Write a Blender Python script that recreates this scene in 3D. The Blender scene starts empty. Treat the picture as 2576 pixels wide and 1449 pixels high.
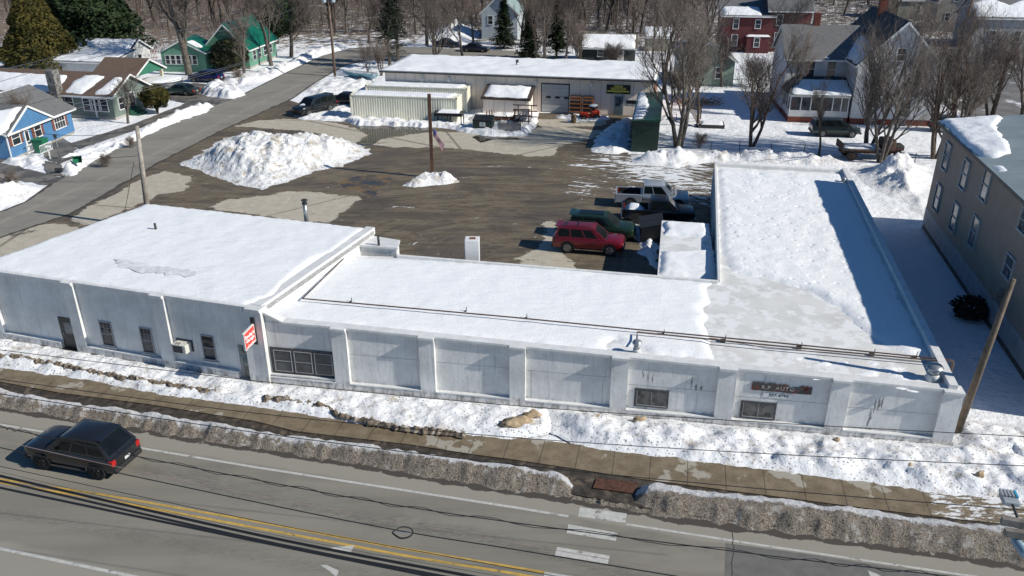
import bpy, bmesh, math, random
import numpy as np
from mathutils import Vector, Matrix, noise
from mathutils.geometry import delaunay_2d_cdt
R=math.radians
S=bpy.context.scene; COL=S.collection
# ---------------- camera, sky, sun, exposure ----------------
F=2080.0; TH=math.atan(955/F); CH=21.5
cd=bpy.data.cameras.new('camera'); cam=bpy.data.objects.new('camera',cd); COL.objects.link(cam)
cam.location=(0,0,CH); cam.rotation_euler=(math.pi/2-TH,0,0)
cd.sensor_width=36; cd.lens=F/2576*36; cd.clip_end=4000; S.camera=cam
SUN_AZ=-17.8; SUN_EL=34.0
W_=bpy.data.worlds.new('World'); S.world=W_; W_.use_nodes=True
nt=W_.node_tree; bgn=nt.nodes['Background']; sk=nt.nodes.new('ShaderNodeTexSky'); sk.sky_type='NISHITA'
sk.sun_disc=False; sk.sun_elevation=R(SUN_EL); sk.sun_rotation=R(90-SUN_AZ); sk.dust_density=.2; sk.air_density=1.0; sk.ozone_density=4.0
mx=nt.nodes.new('ShaderNodeMix'); mx.data_type='RGBA'; mx.blend_type='MULTIPLY'; mx.inputs[0].default_value=1; mx.inputs[7].default_value=(.60,.97,1.22,1)
nt.links.new(sk.outputs[0],mx.inputs[6]); nt.links.new(mx.outputs[2],bgn.inputs[0]); bgn.inputs[1].default_value=.064
sl=bpy.data.lights.new('sun','SUN'); so=bpy.data.objects.new('sun',sl); COL.objects.link(so)
sl.energy=5.0; sl.angle=R(.5); sl.color=(1,.955,.86)
sd=Vector((math.cos(R(SUN_EL))*math.cos(R(SUN_AZ)),math.cos(R(SUN_EL))*math.sin(R(SUN_AZ)),math.sin(R(SUN_EL))))
so.rotation_euler=(-sd).to_track_quat('-Z','Y').to_euler(); so.location=(60,-20,80)
S.view_settings.view_transform='Standard'; S.view_settings.look='None'; S.view_settings.exposure=0; S.view_settings.gamma=1
S.cycles.max_bounces=6; S.cycles.diffuse_bounces=3; S.cycles.glossy_bounces=3; S.cycles.transmission_bounces=3; S.cycles.caustics_reflective=False; S.cycles.caustics_refractive=False
# ---------------- measuring: photo sight line -> place ----------------
cT,sT=math.cos(TH),math.sin(TH)
def ray(x,y):
    u=x-1288; v=724.5-y
    return u, v*sT+F*cT, v*cT-F*sT
def g(x,y,z=0.0):
    d=ray(x,y); t=(z-CH)/d[2]; return Vector((d[0]*t,d[1]*t,z))
def gf(x,y,zf):
    z=3.0
    for _ in range(8):
        p=g(x,y,z); z=zf(p.x,p.y)
    return Vector((p.x,p.y,z))
def onwall(a,b,x,y):
    L=math.dist(a[:2],b[:2]); ex,ey=(b[0]-a[0])/L,(b[1]-a[1])/L; d=ray(x,y)
    det=d[0]*(-ey)+ex*d[1]; k=(a[0]*(-ey)+ex*a[1])/det
    return Vector((k*d[0],k*d[1],CH+k*d[2]))
# ---------------- helpers ----------------
def tag(o,label=None,cat=None,group=None,kind=None):
    if label: o['label']=label
    if cat: o['category']=cat
    if group: o['group']=group
    if kind: o['kind']=kind
    return o
def empty(name,loc=(0,0,0),rz=0,label=None,cat=None,group=None):
    o=bpy.data.objects.new(name,None); COL.objects.link(o); o.location=loc; o.rotation_euler=(0,0,rz); o.empty_display_size=.3
    return tag(o,label,cat,group)
def kids(o): return [c for c in COL.objects if c.parent==o]
def copy_tree(o,loc,rz,label=None,group=None,scale=None):
    r=o.copy(); COL.objects.link(r); r.location=loc; r.rotation_euler=(0,0,rz)
    if scale: r.scale=(scale,scale,scale)
    if label: r['label']=label
    if group: r['group']=group
    def rec(a,b):
        for ch in CH_.get(a.name,[]):
            c=ch.copy(); COL.objects.link(c); c.parent=b; CH_.setdefault(b.name,[]).append(c); rec(ch,c)
    rec(o,r); return r
CH_={}
class MB:
    def __init__(s): s.v=[]; s.f=[]; s.m=[]; s.cur=0
    def add(s,vs,fs,m=None):
        n=len(s.v); s.v+= [tuple(v) for v in vs]; s.f+=[tuple(i+n for i in f) for f in fs]; s.m+=[s.cur if m is None else m]*len(fs); return s
    def box(s,x0,x1,y0,y1,z0,z1,m=None):
        vs=[(x,y,z) for z in (z0,z1) for y in (y0,y1) for x in (x0,x1)]
        return s.add(vs,[(0,2,3,1),(4,5,7,6),(0,1,5,4),(2,6,7,3),(0,4,6,2),(1,3,7,5)],m)
    def obox(s,c,ax,ay,az,m=None):   # centre and three half-vectors
        c=Vector(c); ax=Vector(ax); ay=Vector(ay); az=Vector(az)
        vs=[c+ax*i+ay*j+az*k for k in (-1,1) for j in (-1,1) for i in (-1,1)]
        return s.add(vs,[(0,2,3,1),(4,5,7,6),(0,1,5,4),(2,6,7,3),(0,4,6,2),(1,3,7,5)],m)
    def bar(s,a,b,w,h=None,m=None):
        a=Vector(a); b=Vector(b); d=(b-a); L=d.length; d.normalize(); h=h or w
        up=Vector((0,0,1)) if abs(d.z)<.95 else Vector((1,0,0)); sx=d.cross(up).normalized(); uz=sx.cross(d).normalized()
        return s.obox((a+b)/2,d*L/2,sx*w/2,uz*h/2,m)
    def quad(s,a,b,c,d,m=None): return s.add([a,b,c,d],[(0,1,2,3)],m)
    def poly(s,pts,m=None): return s.add(pts,[tuple(range(len(pts)))],m)
    def prism(s,pts,z0,z1,m=None):   # pts ccw xy; z0,z1 numbers or functions
        n=len(pts); f0=z0 if callable(z0) else (lambda x,y:z0); f1=z1 if callable(z1) else (lambda x,y:z1)
        vs=[(p[0],p[1],f0(p[0],p[1])) for p in pts]+[(p[0],p[1],f1(p[0],p[1])) for p in pts]
        return s.add(vs,[tuple(range(n-1,-1,-1)),tuple(range(n,2*n))]+[(i,(i+1)%n,n+(i+1)%n,n+i) for i in range(n)],m)
    def tube(s,pts,r,n=6,m=None,cap=True):
        pts=[Vector(p) for p in pts]; k=len(pts); rs=r if isinstance(r,(list,tuple)) else [r]*k
        base=len(s.v); prev=None
        for i,p in enumerate(pts):
            d=(pts[min(i+1,k-1)]-pts[max(i-1,0)]).normalized()
            if prev is None: a=d.orthogonal().normalized()
            else: a=(prev-d*prev.dot(d)).normalized()
            prev=a; b=d.cross(a)
            for j in range(n):
                t=2*math.pi*j/n; s.v.append(tuple(p+(a*math.cos(t)+b*math.sin(t))*rs[i]))
        fs=[(base+i*n+j,base+i*n+(j+1)%n,base+(i+1)*n+(j+1)%n,base+(i+1)*n+j) for i in range(k-1) for j in range(n)]
        if cap: fs+=[tuple(base+j for j in range(n-1,-1,-1)),tuple(base+(k-1)*n+j for j in range(n))]
        s.f+=fs; s.m+=[s.cur if m is None else m]*len(fs); return s
    def cyl(s,c,r,h,n=14,m=None,r2=None): return s.tube([c,(c[0],c[1],c[2]+h)],[r,r2 if r2 is not None else r],n,m)
    def lathe(s,c,prof,n=16,m=None): return s.tube([(c[0],c[1],c[2]+z) for r,z in prof],[max(r,.001) for r,z in prof],n,m)
    def mesh(s,name,mats,smooth=False):
        me=bpy.data.meshes.new(name); me.from_pydata(s.v,[],s.f)
        for m in (mats if isinstance(mats,(list,tuple)) else [mats]): me.materials.append(m)
        if any(s.m): me.polygons.foreach_set('material_index',s.m)
        if smooth:
            me.polygons.foreach_set('use_smooth',[True]*len(s.f)); me.update()
            if smooth is not True: me.set_sharp_from_angle(angle=R(smooth))
        me.update(); return me
    def build(s,name,mats,parent=None,smooth=False,bevel=0,label=None,**kw):
        o=bpy.data.objects.new(name,s.mesh(name,mats,smooth)); COL.objects.link(o)
        if parent: o.parent=parent; CH_.setdefault(parent.name,[]).append(o)
        if bevel:
            b=o.modifiers.new('b','BEVEL'); b.width=bevel; b.segments=2; b.limit_method='ANGLE'
        if label: o['label']=label
        return tag(o,**kw) if kw else o
def part_empty(name,parent,loc=(0,0,0),rz=0):
    o=bpy.data.objects.new(name,None); COL.objects.link(o); o.location=loc; o.rotation_euler=(0,0,rz); o.parent=parent; CH_.setdefault(parent.name,[]).append(o); return o
# ---------------- materials ----------------
def base_mat(name):
    m=bpy.data.materials.new(name); m.use_nodes=True; t=m.node_tree; return m,t,t.nodes['Principled BSDF']
def N(t,typ,**kw):
    n=t.nodes.new('ShaderNode'+typ)
    for k,v in kw.items():
        if isinstance(v,(int,float,tuple)) and k in n.inputs: n.inputs[k].default_value=v
        else: setattr(n,k,v)
    return n
def mth(t,op,a,b=None,c=None,clamp=False):
    n=t.nodes.new('ShaderNodeMath'); n.operation=op; n.use_clamp=clamp
    for i,x in enumerate((a,b,c)):
        if x is None: continue
        if isinstance(x,(int,float)): n.inputs[i].default_value=x
        else: t.links.new(x,n.inputs[i])
    return n.outputs[0]
def ramp(t,x,a,b):
    n=t.nodes.new('ShaderNodeMapRange'); n.interpolation_type='SMOOTHSTEP'; t.links.new(x,n.inputs[0]); n.inputs[1].default_value=a; n.inputs[2].default_value=b; return n.outputs[0]
def mixc(t,f,a,b,blend='MIX'):
    n=t.nodes.new('ShaderNodeMix'); n.data_type='RGBA'; n.blend_type=blend
    for i,x in ((0,f),(6,a),(7,b)):
        if isinstance(x,(int,float)): n.inputs[i].default_value=x
        elif isinstance(x,tuple): n.inputs[i].default_value=(*x[:3],1)
        else: t.links.new(x,n.inputs[i])
    return n.outputs[2]
def noi(t,scale,detail=4,vec=None,rough=.55,dist=0):
    n=N(t,'TexNoise'); n.inputs['Scale'].default_value=scale; n.inputs['Detail'].default_value=detail; n.inputs['Roughness'].default_value=rough; n.inputs['Distortion'].default_value=dist
    if vec is not None: t.links.new(vec,n.inputs['Vector'])
    return n.outputs[0]
def coords(t,scale=(1,1,1),geo=False,rot=0):
    if geo: c=t.nodes.new('ShaderNodeNewGeometry').outputs['Position']
    else: c=t.nodes.new('ShaderNodeTexCoord').outputs['Object']
    if scale!=(1,1,1) or rot:
        mp=t.nodes.new('ShaderNodeMapping'); mp.inputs['Scale'].default_value=scale; mp.inputs['Rotation'].default_value=(0,0,rot); t.links.new(c,mp.inputs[0]); c=mp.outputs[0]
    return c
def bump(t,h,b,strength=.5,dist=.05,normal=None):
    n=t.nodes.new('ShaderNodeBump'); n.inputs['Strength'].default_value=strength; n.inputs['Distance'].default_value=dist; t.links.new(h,n.inputs['Height'])
    if normal is not None: t.links.new(normal,n.inputs['Normal'])
    if b is not None: t.links.new(n.outputs[0],b.inputs['Normal'])
    return n.outputs[0]
MC={}
def M(name,col,rough=.75,metal=0,var=.15,vs=1.5,bmp=.0,bs=20,lines=None,streak=0,streakcol=(.05,.05,.05),col2=None,c2s=.8,c2t=.5,coat=0):
    if name in MC: return MC[name]
    m,t,b=base_mat(name); c=coords(t)
    n=noi(t,vs,5,c); f=ramp(t,n,.3,.7)
    out=mixc(t,f,tuple(x*(1-var) for x in col),tuple(min(1,x*(1+var)) for x in col))
    if col2:
        n2=noi(t,c2s,6,c,.65); out=mixc(t,ramp(t,n2,c2t-.04,c2t+.04),out,col2)
    if streak:
        cs=coords(t,(3,3,.22)); n3=noi(t,1.6,5,cs,.6); out=mixc(t,mth(t,'MULTIPLY',ramp(t,n3,.5,.75),streak),out,streakcol)
    hgt=None
    if lines:
        ax,per,dark=lines; sp=t.nodes.new('ShaderNodeSeparateXYZ'); t.links.new(coords(t),sp.inputs[0])
        fr=mth(t,'FRACT',mth(t,'DIVIDE',sp.outputs[ax],per)); e=ramp(t,fr,0,.16); e=mth(t,'MAXIMUM',e,0)
        out=mixc(t,mth(t,'MULTIPLY',mth(t,'SUBTRACT',1.0,e),dark),out,tuple(x*.25 for x in col)); hgt=mth(t,'MULTIPLY',fr,-1)
    t.links.new(out,b.inputs['Base Color']); b.inputs['Roughness'].default_value=rough; b.inputs['Metallic'].default_value=metal
    if coat: b.inputs['Coat Weight'].default_value=coat; b.inputs['Coat Roughness'].default_value=.05
    nrm=None
    if hgt is not None: nrm=bump(t,hgt,b,.6,per*.15)
    if bmp: bump(t,noi(t,bs,5,c),b,1,bmp,nrm)
    MC[name]=m; return m
def snow_mat(name,col=(.86,.87,.89),amp=.06,scale=1.2,fine=.012,dirt=0,dcol=(.20,.16,.12),speck=0,pits=0,stretch=None,attr=False):
    m,t,b=base_mat(name); c=coords(t,geo=True); n1=noi(t,scale,6,coords(t,stretch or (1,1,1),geo=True,rot=R(20)),.6); n2=noi(t,9,5,c,.6)
    out=mixc(t,ramp(t,n2,.3,.7),tuple(x*.95 for x in col),tuple(min(1,x*1.03) for x in col))
    if dirt:
        d=ramp(t,noi(t,1.1,7,c,.72),1-dirt-.08,1-dirt+.10); out=mixc(t,mth(t,'MULTIPLY',d,.85),out,dcol)
    if speck:
        v=N(t,'TexVoronoi'); v.inputs['Scale'].default_value=5.5; t.links.new(c,v.inputs['Vector'])
        k=mth(t,'MULTIPLY',mth(t,'LESS_THAN',v.outputs['Distance'],.24),ramp(t,noi(t,.8,4,c),1-speck-.1,1-speck+.1)); out=mixc(t,mth(t,'MULTIPLY',k,.75),out,(.16,.14,.12))
    h=mth(t,'ADD',mth(t,'MULTIPLY',n1,amp),mth(t,'MULTIPLY',n2,fine))
    if pits:
        v=N(t,'TexVoronoi'); v.inputs['Scale'].default_value=1.7; t.links.new(c,v.inputs['Vector'])
        k=mth(t,'MULTIPLY',ramp(t,v.outputs['Distance'],.0,.34),pits); h=mth(t,'ADD',h,k)
    if attr:
        a=t.nodes.new('ShaderNodeAttribute'); a.attribute_name='clean'; cl=a.outputs['Fac']
        n4=noi(t,3.2,7,c,.75); n5=noi(t,28,4,c,.7)
        dc=mixc(t,ramp(t,n4,.35,.65),(.115,.085,.062),(.27,.225,.175)); dc=mixc(t,ramp(t,n5,.42,.62),dc,(.52,.46,.39)); dc=mixc(t,ramp(t,noi(t,11,6,c,.75),.54,.64),dc,(.05,.036,.026)); dc=mixc(t,mth(t,'MULTIPLY',ramp(t,noi(t,1.6,6,c,.7),.56,.68),.7),dc,(.66,.64,.62))
        out=mixc(t,ramp(t,mth(t,'ADD',cl,mth(t,'MULTIPLY',mth(t,'SUBTRACT',n4,.5),1.1)),.42,.6),dc,out)
        h=mth(t,'ADD',h,mth(t,'MULTIPLY',noi(t,5.5,7,c,.78),.22))
    t.links.new(out,b.inputs['Base Color']); b.inputs['Roughness'].default_value=.6; b.inputs['Specular IOR Level'].default_value=.25
    bump(t,h,b,1,1.0); return m
SNOW=snow_mat('snow',amp=.10,scale=.9,fine=.02)
SNOW_ROOF=snow_mat('roof_snow',(.87,.88,.89),amp=.05,scale=1.6,fine=.016,stretch=(.5,1.6,1))
SNOW_WALK=snow_mat('trodden_snow',(.87,.88,.89),amp=.05,scale=1.3,fine=.022,pits=.035)
SNOW_PILE=snow_mat('ploughed_snow',(.84,.845,.85),amp=.26,scale=1.9,fine=.09,dirt=.44,dcol=(.42,.34,.235),speck=.40)
SNOW_ROAD=snow_mat('roadside_snow',(.84,.845,.86),amp=.07,scale=1.7,fine=.035,dirt=.40,dcol=(.44,.38,.31),speck=.62)
SNOW_BANK=snow_mat('street_bank_snow',(.83,.83,.835),amp=.14,scale=1.7,fine=.05,dirt=.40,dcol=(.48,.42,.35))
GRIME=snow_mat('gritty_bank',(.80,.80,.81),amp=.08,scale=3,fine=.05,attr=True)
GLASS=M('window_glass',(.025,.032,.04),.08,var=.3,vs=.6); GLASS_CAR=M('car_glass',(.007,.010,.011),.06,var=.2); GLASS_CAR.node_tree.nodes['Principled BSDF'].inputs['Specular IOR Level'].default_value=.28
WHITE=M('white_trim',(.74,.74,.73),.6,var=.06); BLACK=M('black_rubber',(.018,.018,.018),.8); DARK=M('dark_metal',(.03,.03,.032),.5)
def inside(P,poly):
    x,y=P[:,0],P[:,1]; c=np.zeros(len(P),bool); n=len(poly)
    for i in range(n):
        x0,y0=poly[i]; x1,y1=poly[(i+1)%n]
        if y0==y1: continue
        k=((y0>y)!=(y1>y))&(x<(x1-x0)*(y-y0)/(y1-y0)+x0); c^=k
    return c
def pdist(P,poly):
    d=np.full(len(P),1e9); n=len(poly)
    for i in range(n):
        a=np.array(poly[i],float); b=np.array(poly[(i+1)%n],float); ab=b-a; L=max((ab**2).sum(),1e-9)
        t=np.clip(((P-a)@ab)/L,0,1); q=a+t[:,None]*ab; d=np.minimum(d,np.hypot(*(P-q).T))
    return d
def nz(x,y,s,o=0): return noise.fractal((x*s,y*s,o),.6,2.0,5)
def area(name,poly,mat,zf=0.0,th=0,edge=1,amp=0,freq=1,res=.5,jag=0,parent=None,attrs=None,smooth=True,jf=1.2,ridge=0,**kw):
    """a sheet or heap over the outline poly (plan), on zf, th thick inside, with a ragged border"""
    poly=[(p[0],p[1]) for p in poly]; zf_=zf if callable(zf) else (lambda x,y:zf)
    D=[]
    for i in range(len(poly)):
        a=poly[i]; b=poly[(i+1)%len(poly)]; L=math.dist(a,b); k=max(1,int(L/res))
        for j in range(k):
            u=j/k; x=a[0]+(b[0]-a[0])*u; y=a[1]+(b[1]-a[1])*u
            if jag: x+=jag*nz(x,y,jf,3.1); y+=jag*nz(x,y,jf,7.7)
            D.append((x,y))
    A=np.array(D); x0,y0=A.min(0); x1,y1=A.max(0)
    gx,gy=np.meshgrid(np.arange(x0+res/2,x1,res),np.arange(y0+res/2,y1,res)); P=np.stack([gx.ravel(),gy.ravel()],1)
    rng=np.random.default_rng(5); P=P+rng.uniform(-.18,.18,P.shape)*res
    P=P[inside(P,D)]; 
    if len(P): P=P[pdist(P,D)>res*.45]
    allp=D+[tuple(p) for p in P]
    vs,es,fs,*_=delaunay_2d_cdt([Vector(p) for p in allp],[],[list(range(len(D)))],1,1e-5)
    V=np.array([(v.x,v.y) for v in vs]); d=pdist(V,D); zz=[]
    for (x,y),dd in zip(V,d):
        k=min(1,dd/edge); s=k*k*(3-2*k); s=s if not ridge else math.sin(k*math.pi/2)**.8
        z=zf_(x,y)
        if th or amp: z+=th*s+amp*s*nz(x,y,freq,1.3)-(.03 if dd<1e-4 and th>.05 else 0)
        zz.append(z)
    me=bpy.data.meshes.new(name); me.from_pydata([(V[i][0],V[i][1],zz[i]) for i in range(len(V))],[],[tuple(f) for f in fs]); me.materials.append(mat)
    me.polygons.foreach_set('use_smooth',[bool(smooth)]*len(fs))
    if attrs:
        for an,fn in attrs.items():
            a=me.attributes.new(an,'FLOAT','POINT'); a.data.foreach_set('value',np.asarray(fn(V),float))
    me.update()
    if len(me.polygons) and me.polygons[0].normal.z<0: me.flip_normals()
    o=bpy.data.objects.new(name,me); COL.objects.link(o)
    if parent: o.parent=parent; CH_.setdefault(parent.name,[]).append(o)
    return tag(o,**kw) if kw else o
def G2(*pts,z=0): return [tuple(g(x,y,z))[:2] for x,y in pts]
def text(body,size,mat,parent,loc,xd,yd,name,depth=.004,align='CENTER',bold=0,slant=0,spacing=1):
    cu=bpy.data.curves.new('t','FONT'); cu.body=body; cu.size=size; cu.extrude=depth; cu.align_x=align; cu.align_y='CENTER'; cu.offset=bold; cu.shear=slant; cu.resolution_u=2; cu.space_character=spacing
    o=bpy.data.objects.new('t',cu); COL.objects.link(o); bpy.context.view_layer.update()
    me=bpy.data.meshes.new_from_object(o.evaluated_get(bpy.context.evaluated_depsgraph_get())); bpy.data.objects.remove(o)
    me.materials.clear(); me.materials.append(mat)
    xd=Vector(xd).normalized(); yd=Vector(yd).normalized(); zd=xd.cross(yd)
    Mx=Matrix(((xd.x,yd.x,zd.x,loc[0]),(xd.y,yd.y,zd.y,loc[1]),(xd.z,yd.z,zd.z,loc[2]),(0,0,0,1))); me.transform(Mx)
    q=bpy.data.objects.new(name,me); COL.objects.link(q); q.parent=parent; CH_.setdefault(parent.name,[]).append(q); return q
# ---------------- ground, roads, paths ----------------
def ground_mat():
    m,t,b=base_mat('snowy_ground'); c=coords(t,geo=True)
    n1=noi(t,.35,6,c,.6); n2=noi(t,3,6,c,.7); out=mixc(t,ramp(t,n2,.3,.7),(.83,.84,.87),(.88,.89,.90))
    sp=t.nodes.new('ShaderNodeSeparateXYZ'); t.links.new(c,sp.inputs[0])
    far=ramp(t,sp.outputs[1],118,165); thr=mth(t,'SUBTRACT',.68,mth(t,'MULTIPLY',far,.245)); k=mth(t,'SUBTRACT',noi(t,.55,8,c,.72),thr)
    out=mixc(t,ramp(t,k,-.02,.05),out,(.17,.14,.112))
    t.links.new(out,b.inputs['Base Color']); b.inputs['Roughness'].default_value=.65; b.inputs['Specular IOR Level'].default_value=.2
    bump(t,mth(t,'ADD',mth(t,'MULTIPLY',n1,.5),mth(t,'MULTIPLY',n2,.06)),b,1,1.0); return m
gm=MB(); gm.quad((-2500,-300,-.02),(2500,-300,-.02),(2500,3500,-.02),(-2500,3500,-.02))
gm.build('ground',ground_mat(),kind='structure')
def sdist(V,poly): return np.where(inside(V,poly),1,-1)*pdist(V,poly)
def soft(V,polys,w=1.0):
    r=np.zeros(len(V))
    for p in polys: r=np.maximum(r,np.clip(.5+sdist(V,p)/w,0,1))
    return r
def lot_mat():
    m,t,b=base_mat('wet_and_dry_pavement'); c=coords(t,geo=True)
    def A(n): a=t.nodes.new('ShaderNodeAttribute'); a.attribute_name=n; return a.outputs['Fac']
    w=noi(t,.9,8,c,.68); wob=mth(t,'MULTIPLY',mth(t,'SUBTRACT',w,.5),1.3)
    sq=t.nodes.new('ShaderNodeSeparateXYZ'); t.links.new(c,sq.inputs[0]); dry=ramp(t,mth(t,'ADD',A('dry'),wob),.46,.54); pud=ramp(t,mth(t,'ADD',A('puddle'),mth(t,'MULTIPLY',wob,.6)),.47,.53)
    st=noi(t,.5,7,coords(t,(.22,1.6,1),geo=True,rot=R(-12)),.7,2.0); st2=noi(t,2.4,6,coords(t,(.4,1.3,1),geo=True,rot=R(20)),.7,1.5)
    wet=mixc(t,ramp(t,st,.36,.62),(.105,.081,.056),(.19,.15,.102)); wet=mixc(t,ramp(t,st2,.4,.68),wet,(.21,.178,.125)); wet=mixc(t,ramp(t,noi(t,.13,3,c),.5,.7),wet,(.115,.095,.078))
    
    vd=t.nodes.new('ShaderNodeVectorMath'); vd.operation='SUBTRACT'; t.links.new(c,vd.inputs[0]); vd.inputs[1].default_value=(-1,52,0); sx=t.nodes.new('ShaderNodeSeparateXYZ'); t.links.new(vd.outputs[0],sx.inputs[0])
    rr=mth(t,'SQRT',mth(t,'ADD',mth(t,'MULTIPLY',sx.outputs[0],sx.outputs[0]),mth(t,'MULTIPLY',sx.outputs[1],sx.outputs[1]))); th_=mth(t,'ARCTAN2',sx.outputs[1],sx.outputs[0]); cb=t.nodes.new('ShaderNodeCombineXYZ'); t.links.new(mth(t,'MULTIPLY',rr,2.3),cb.inputs[0]); t.links.new(mth(t,'MULTIPLY',th_,1.6),cb.inputs[1])
    arc=noi(t,1.0,7,cb.outputs[0],.68,.6); wet=mixc(t,mth(t,'MULTIPLY',ramp(t,arc,.52,.68),.5),wet,(.20,.165,.118)); wet=mixc(t,mth(t,'MULTIPLY',ramp(t,arc,.50,.34),.45),wet,(.055,.043,.036))
    wet=mixc(t,mth(t,'MULTIPLY',ramp(t,noi(t,.33,6,coords(t,(.5,1.5,1),geo=True,rot=R(-25)),.7,1.2),.45,.62),.55),wet,(.052,.045,.038))
    dr=mixc(t,ramp(t,noi(t,1.3,7,c,.7),.3,.7),(.43,.385,.305),(.54,.49,.395)); dr=mixc(t,ramp(t,noi(t,.35,8,c,.75),.60,.66),dr,(.16,.14,.11))
    v=N(t,'TexVoronoi'); v.feature='DISTANCE_TO_EDGE'; v.inputs['Scale'].default_value=.09; nv=mixc(t,.55,c,N(t,'TexNoise',Scale=.8).outputs[1]); t.links.new(nv,v.inputs['Vector'])
    dr=mixc(t,mth(t,'MULTIPLY',mth(t,'LESS_THAN',v.outputs['Distance'],.0035),.6),dr,(.09,.08,.065))
    out=mixc(t,dry,wet,dr); out=mixc(t,pud,out,mixc(t,mth(t,'MULTIPLY',ramp(t,noi(t,.4,4,c),.42,.6),mth(t,'LESS_THAN',sq.outputs[1],78.0)),(.06,.052,.04),(.20,.125,.04)))
    sn=ramp(t,mth(t,'ADD',mth(t,'ADD',A('snowy'),mth(t,'MULTIPLY',mth(t,'SUBTRACT',arc,.5),1.5)),mth(t,'MULTIPLY',mth(t,'SUBTRACT',noi(t,1.0,8,coords(t,(.55,1.7,1),geo=True,rot=R(-8)),.72,.8),.5),2.4)),.54,.62)
    out=mixc(t,sn,out,(.80,.81,.83))
    t.links.new(out,b.inputs['Base Color'])
    rg=mth(t,'SUBTRACT',.62,mth(t,'MULTIPLY',pud,.6)); t.links.new(mth(t,'MAXIMUM',rg,mth(t,'MULTIPLY',sn,.7)),b.inputs['Roughness'])
    keep=mth(t,'SUBTRACT',1.0,pud); h=mth(t,'MULTIPLY',mth(t,'ADD',mth(t,'MULTIPLY',noi(t,16,5,c,.7),.02),mth(t,'ADD',mth(t,'MULTIPLY',sn,.05),mth(t,'MULTIPLY',st2,.05))),keep); bump(t,h,b,1,1.0)
    sp=mth(t,'SUBTRACT',.25,mth(t,'MULTIPLY',pud,.08)); t.links.new(sp,b.inputs['Specular IOR Level']); return m
DRY=[G2((215,522),(275,497),(350,452),(420,430),(482,444),(467,479),(400,490),(372,502),(360,512),(275,545),(217,566),(180,555)),
 G2((-60,700),(-60,600),(0,592),(100,568),(132,562),(200,572),(205,590),(120,618),(40,650)),
 G2((520,522),(560,505),(640,496),(730,482),(800,484),(835,490),(912,494),(890,512),(831,558),(780,560),(700,550),(600,535)),
 G2((585,318),(650,303),(715,299),(800,303),(860,313),(905,325),(926,340),(900,356),(890,366),(820,340),(770,330),(700,325)),
 G2((930,362),(960,350),(1040,338),(1090,330),(1180,335),(1340,326),(1380,316),(1440,322),(1520,330),(1480,352),(1405,368),(1392,392),(1330,393),(1240,384),(1130,372),(1000,371),(945,366)),
 G2((1345,300),(1480,302),(1530,300),(1520,318),(1440,318),(1360,322)),
 G2((1300,650),(1345,628),(1370,600),(1368,560),(1395,556),(1400,600),(1420,640),(1440,655),(1400,664)),G2((1530,630),(1555,600),(1562,628),(1550,645)),G2((1260,690),(1340,650),(1450,660),(1440,690))]
PUD=[G2((885,316),(960,318),(1085,322),(1086,333),(1030,337),(985,343),(955,352),(935,366),(895,366),(915,350),(930,338),(905,328)),
 G2((850,458),(880,447),(930,440),(985,441),(982,462),(950,480),(945,494),(925,498),(905,480),(862,476)),
 G2((1185,345),(1215,336),(1300,346),(1310,352),(1240,352),(1210,360))]
SNY=[G2((1500,392),(1600,390),(1800,410),(1800,520),(1745,515),(1640,470),(1560,445),(1480,420)),
 G2((1400,450),(1560,430),(1560,470),(1500,500),(1420,490))]
lot=G2((-260,980),(-260,690),(0,600),(178,538),(352,440),(402,408),(562,325),(720,250),(760,262),(880,296),(1060,315),(1190,333),(1345,322),(1352,284),(1600,288),(1590,350),(1580,388),(1660,390),(1800,402),(1860,560),(1860,720),(1500,760),(900,690),(700,760),(300,900))
def snowy(V):
    a=soft(V,[SNY[0]],9)*.80; b=soft(V,[SNY[1]],5)*.50; return np.maximum(np.maximum(a,b),.09)
area('parking_lot',lot,lot_mat(),zf=.012,res=.4,attrs={'dry':lambda V:soft(V,DRY,1.6),'puddle':lambda V:soft(V,PUD,1.2),'snowy':snowy},kind='structure')
def road_mat(name,col,col2,rotd,wetc=None):
    m,t,b=base_mat(name); c=coords(t,geo=True)
    n=noi(t,.6,7,coords(t,(.12,1.2,1),geo=True,rot=R(rotd)),.65,.4); n2=noi(t,60,3,c,.8); n3=noi(t,.22,6,c,.6)
    out=mixc(t,ramp(t,n,.3,.68),col,col2); out=mixc(t,mth(t,'MULTIPLY',ramp(t,n2,.30,.72),.5),out,tuple(x*1.3 for x in col2)); out=mixc(t,mth(t,'MULTIPLY',ramp(t,n3,.5,.7),.35),out,tuple(x*.72 for x in col))
    a=t.nodes.new('ShaderNodeAttribute'); a.attribute_name='salt'; out=mixc(t,mth(t,'MULTIPLY',ramp(t,mth(t,'ADD',a.outputs['Fac'],mth(t,'MULTIPLY',mth(t,'SUBTRACT',noi(t,.8,6,coords(t,(.3,1.5,1),geo=True,rot=R(rotd)),.6),.5),.8)),.35,.7),.8),out,(.32,.295,.25))
    a2=t.nodes.new('ShaderNodeAttribute'); a2.attribute_name='damp'; out=mixc(t,ramp(t,mth(t,'ADD',a2.outputs['Fac'],mth(t,'MULTIPLY',mth(t,'SUBTRACT',noi(t,1.2,6,c,.6),.5),.9)),.47,.55),out,(.075,.066,.058))
    a3=t.nodes.new('ShaderNodeAttribute'); a3.attribute_name='tyre'; tk=noi(t,6,7,coords(t,(.45,2.0,1),geo=True,rot=R(rotd)),.8); out=mixc(t,mth(t,'MULTIPLY',mth(t,'MULTIPLY',a3.outputs['Fac'],ramp(t,tk,.38,.62)),.6),out,(.06,.055,.05))
    t.links.new(out,b.inputs['Base Color']); b.inputs['Roughness'].default_value=.8; b.inputs['Specular IOR Level'].default_value=.25; bump(t,n2,b,.5,.015); return m
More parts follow.
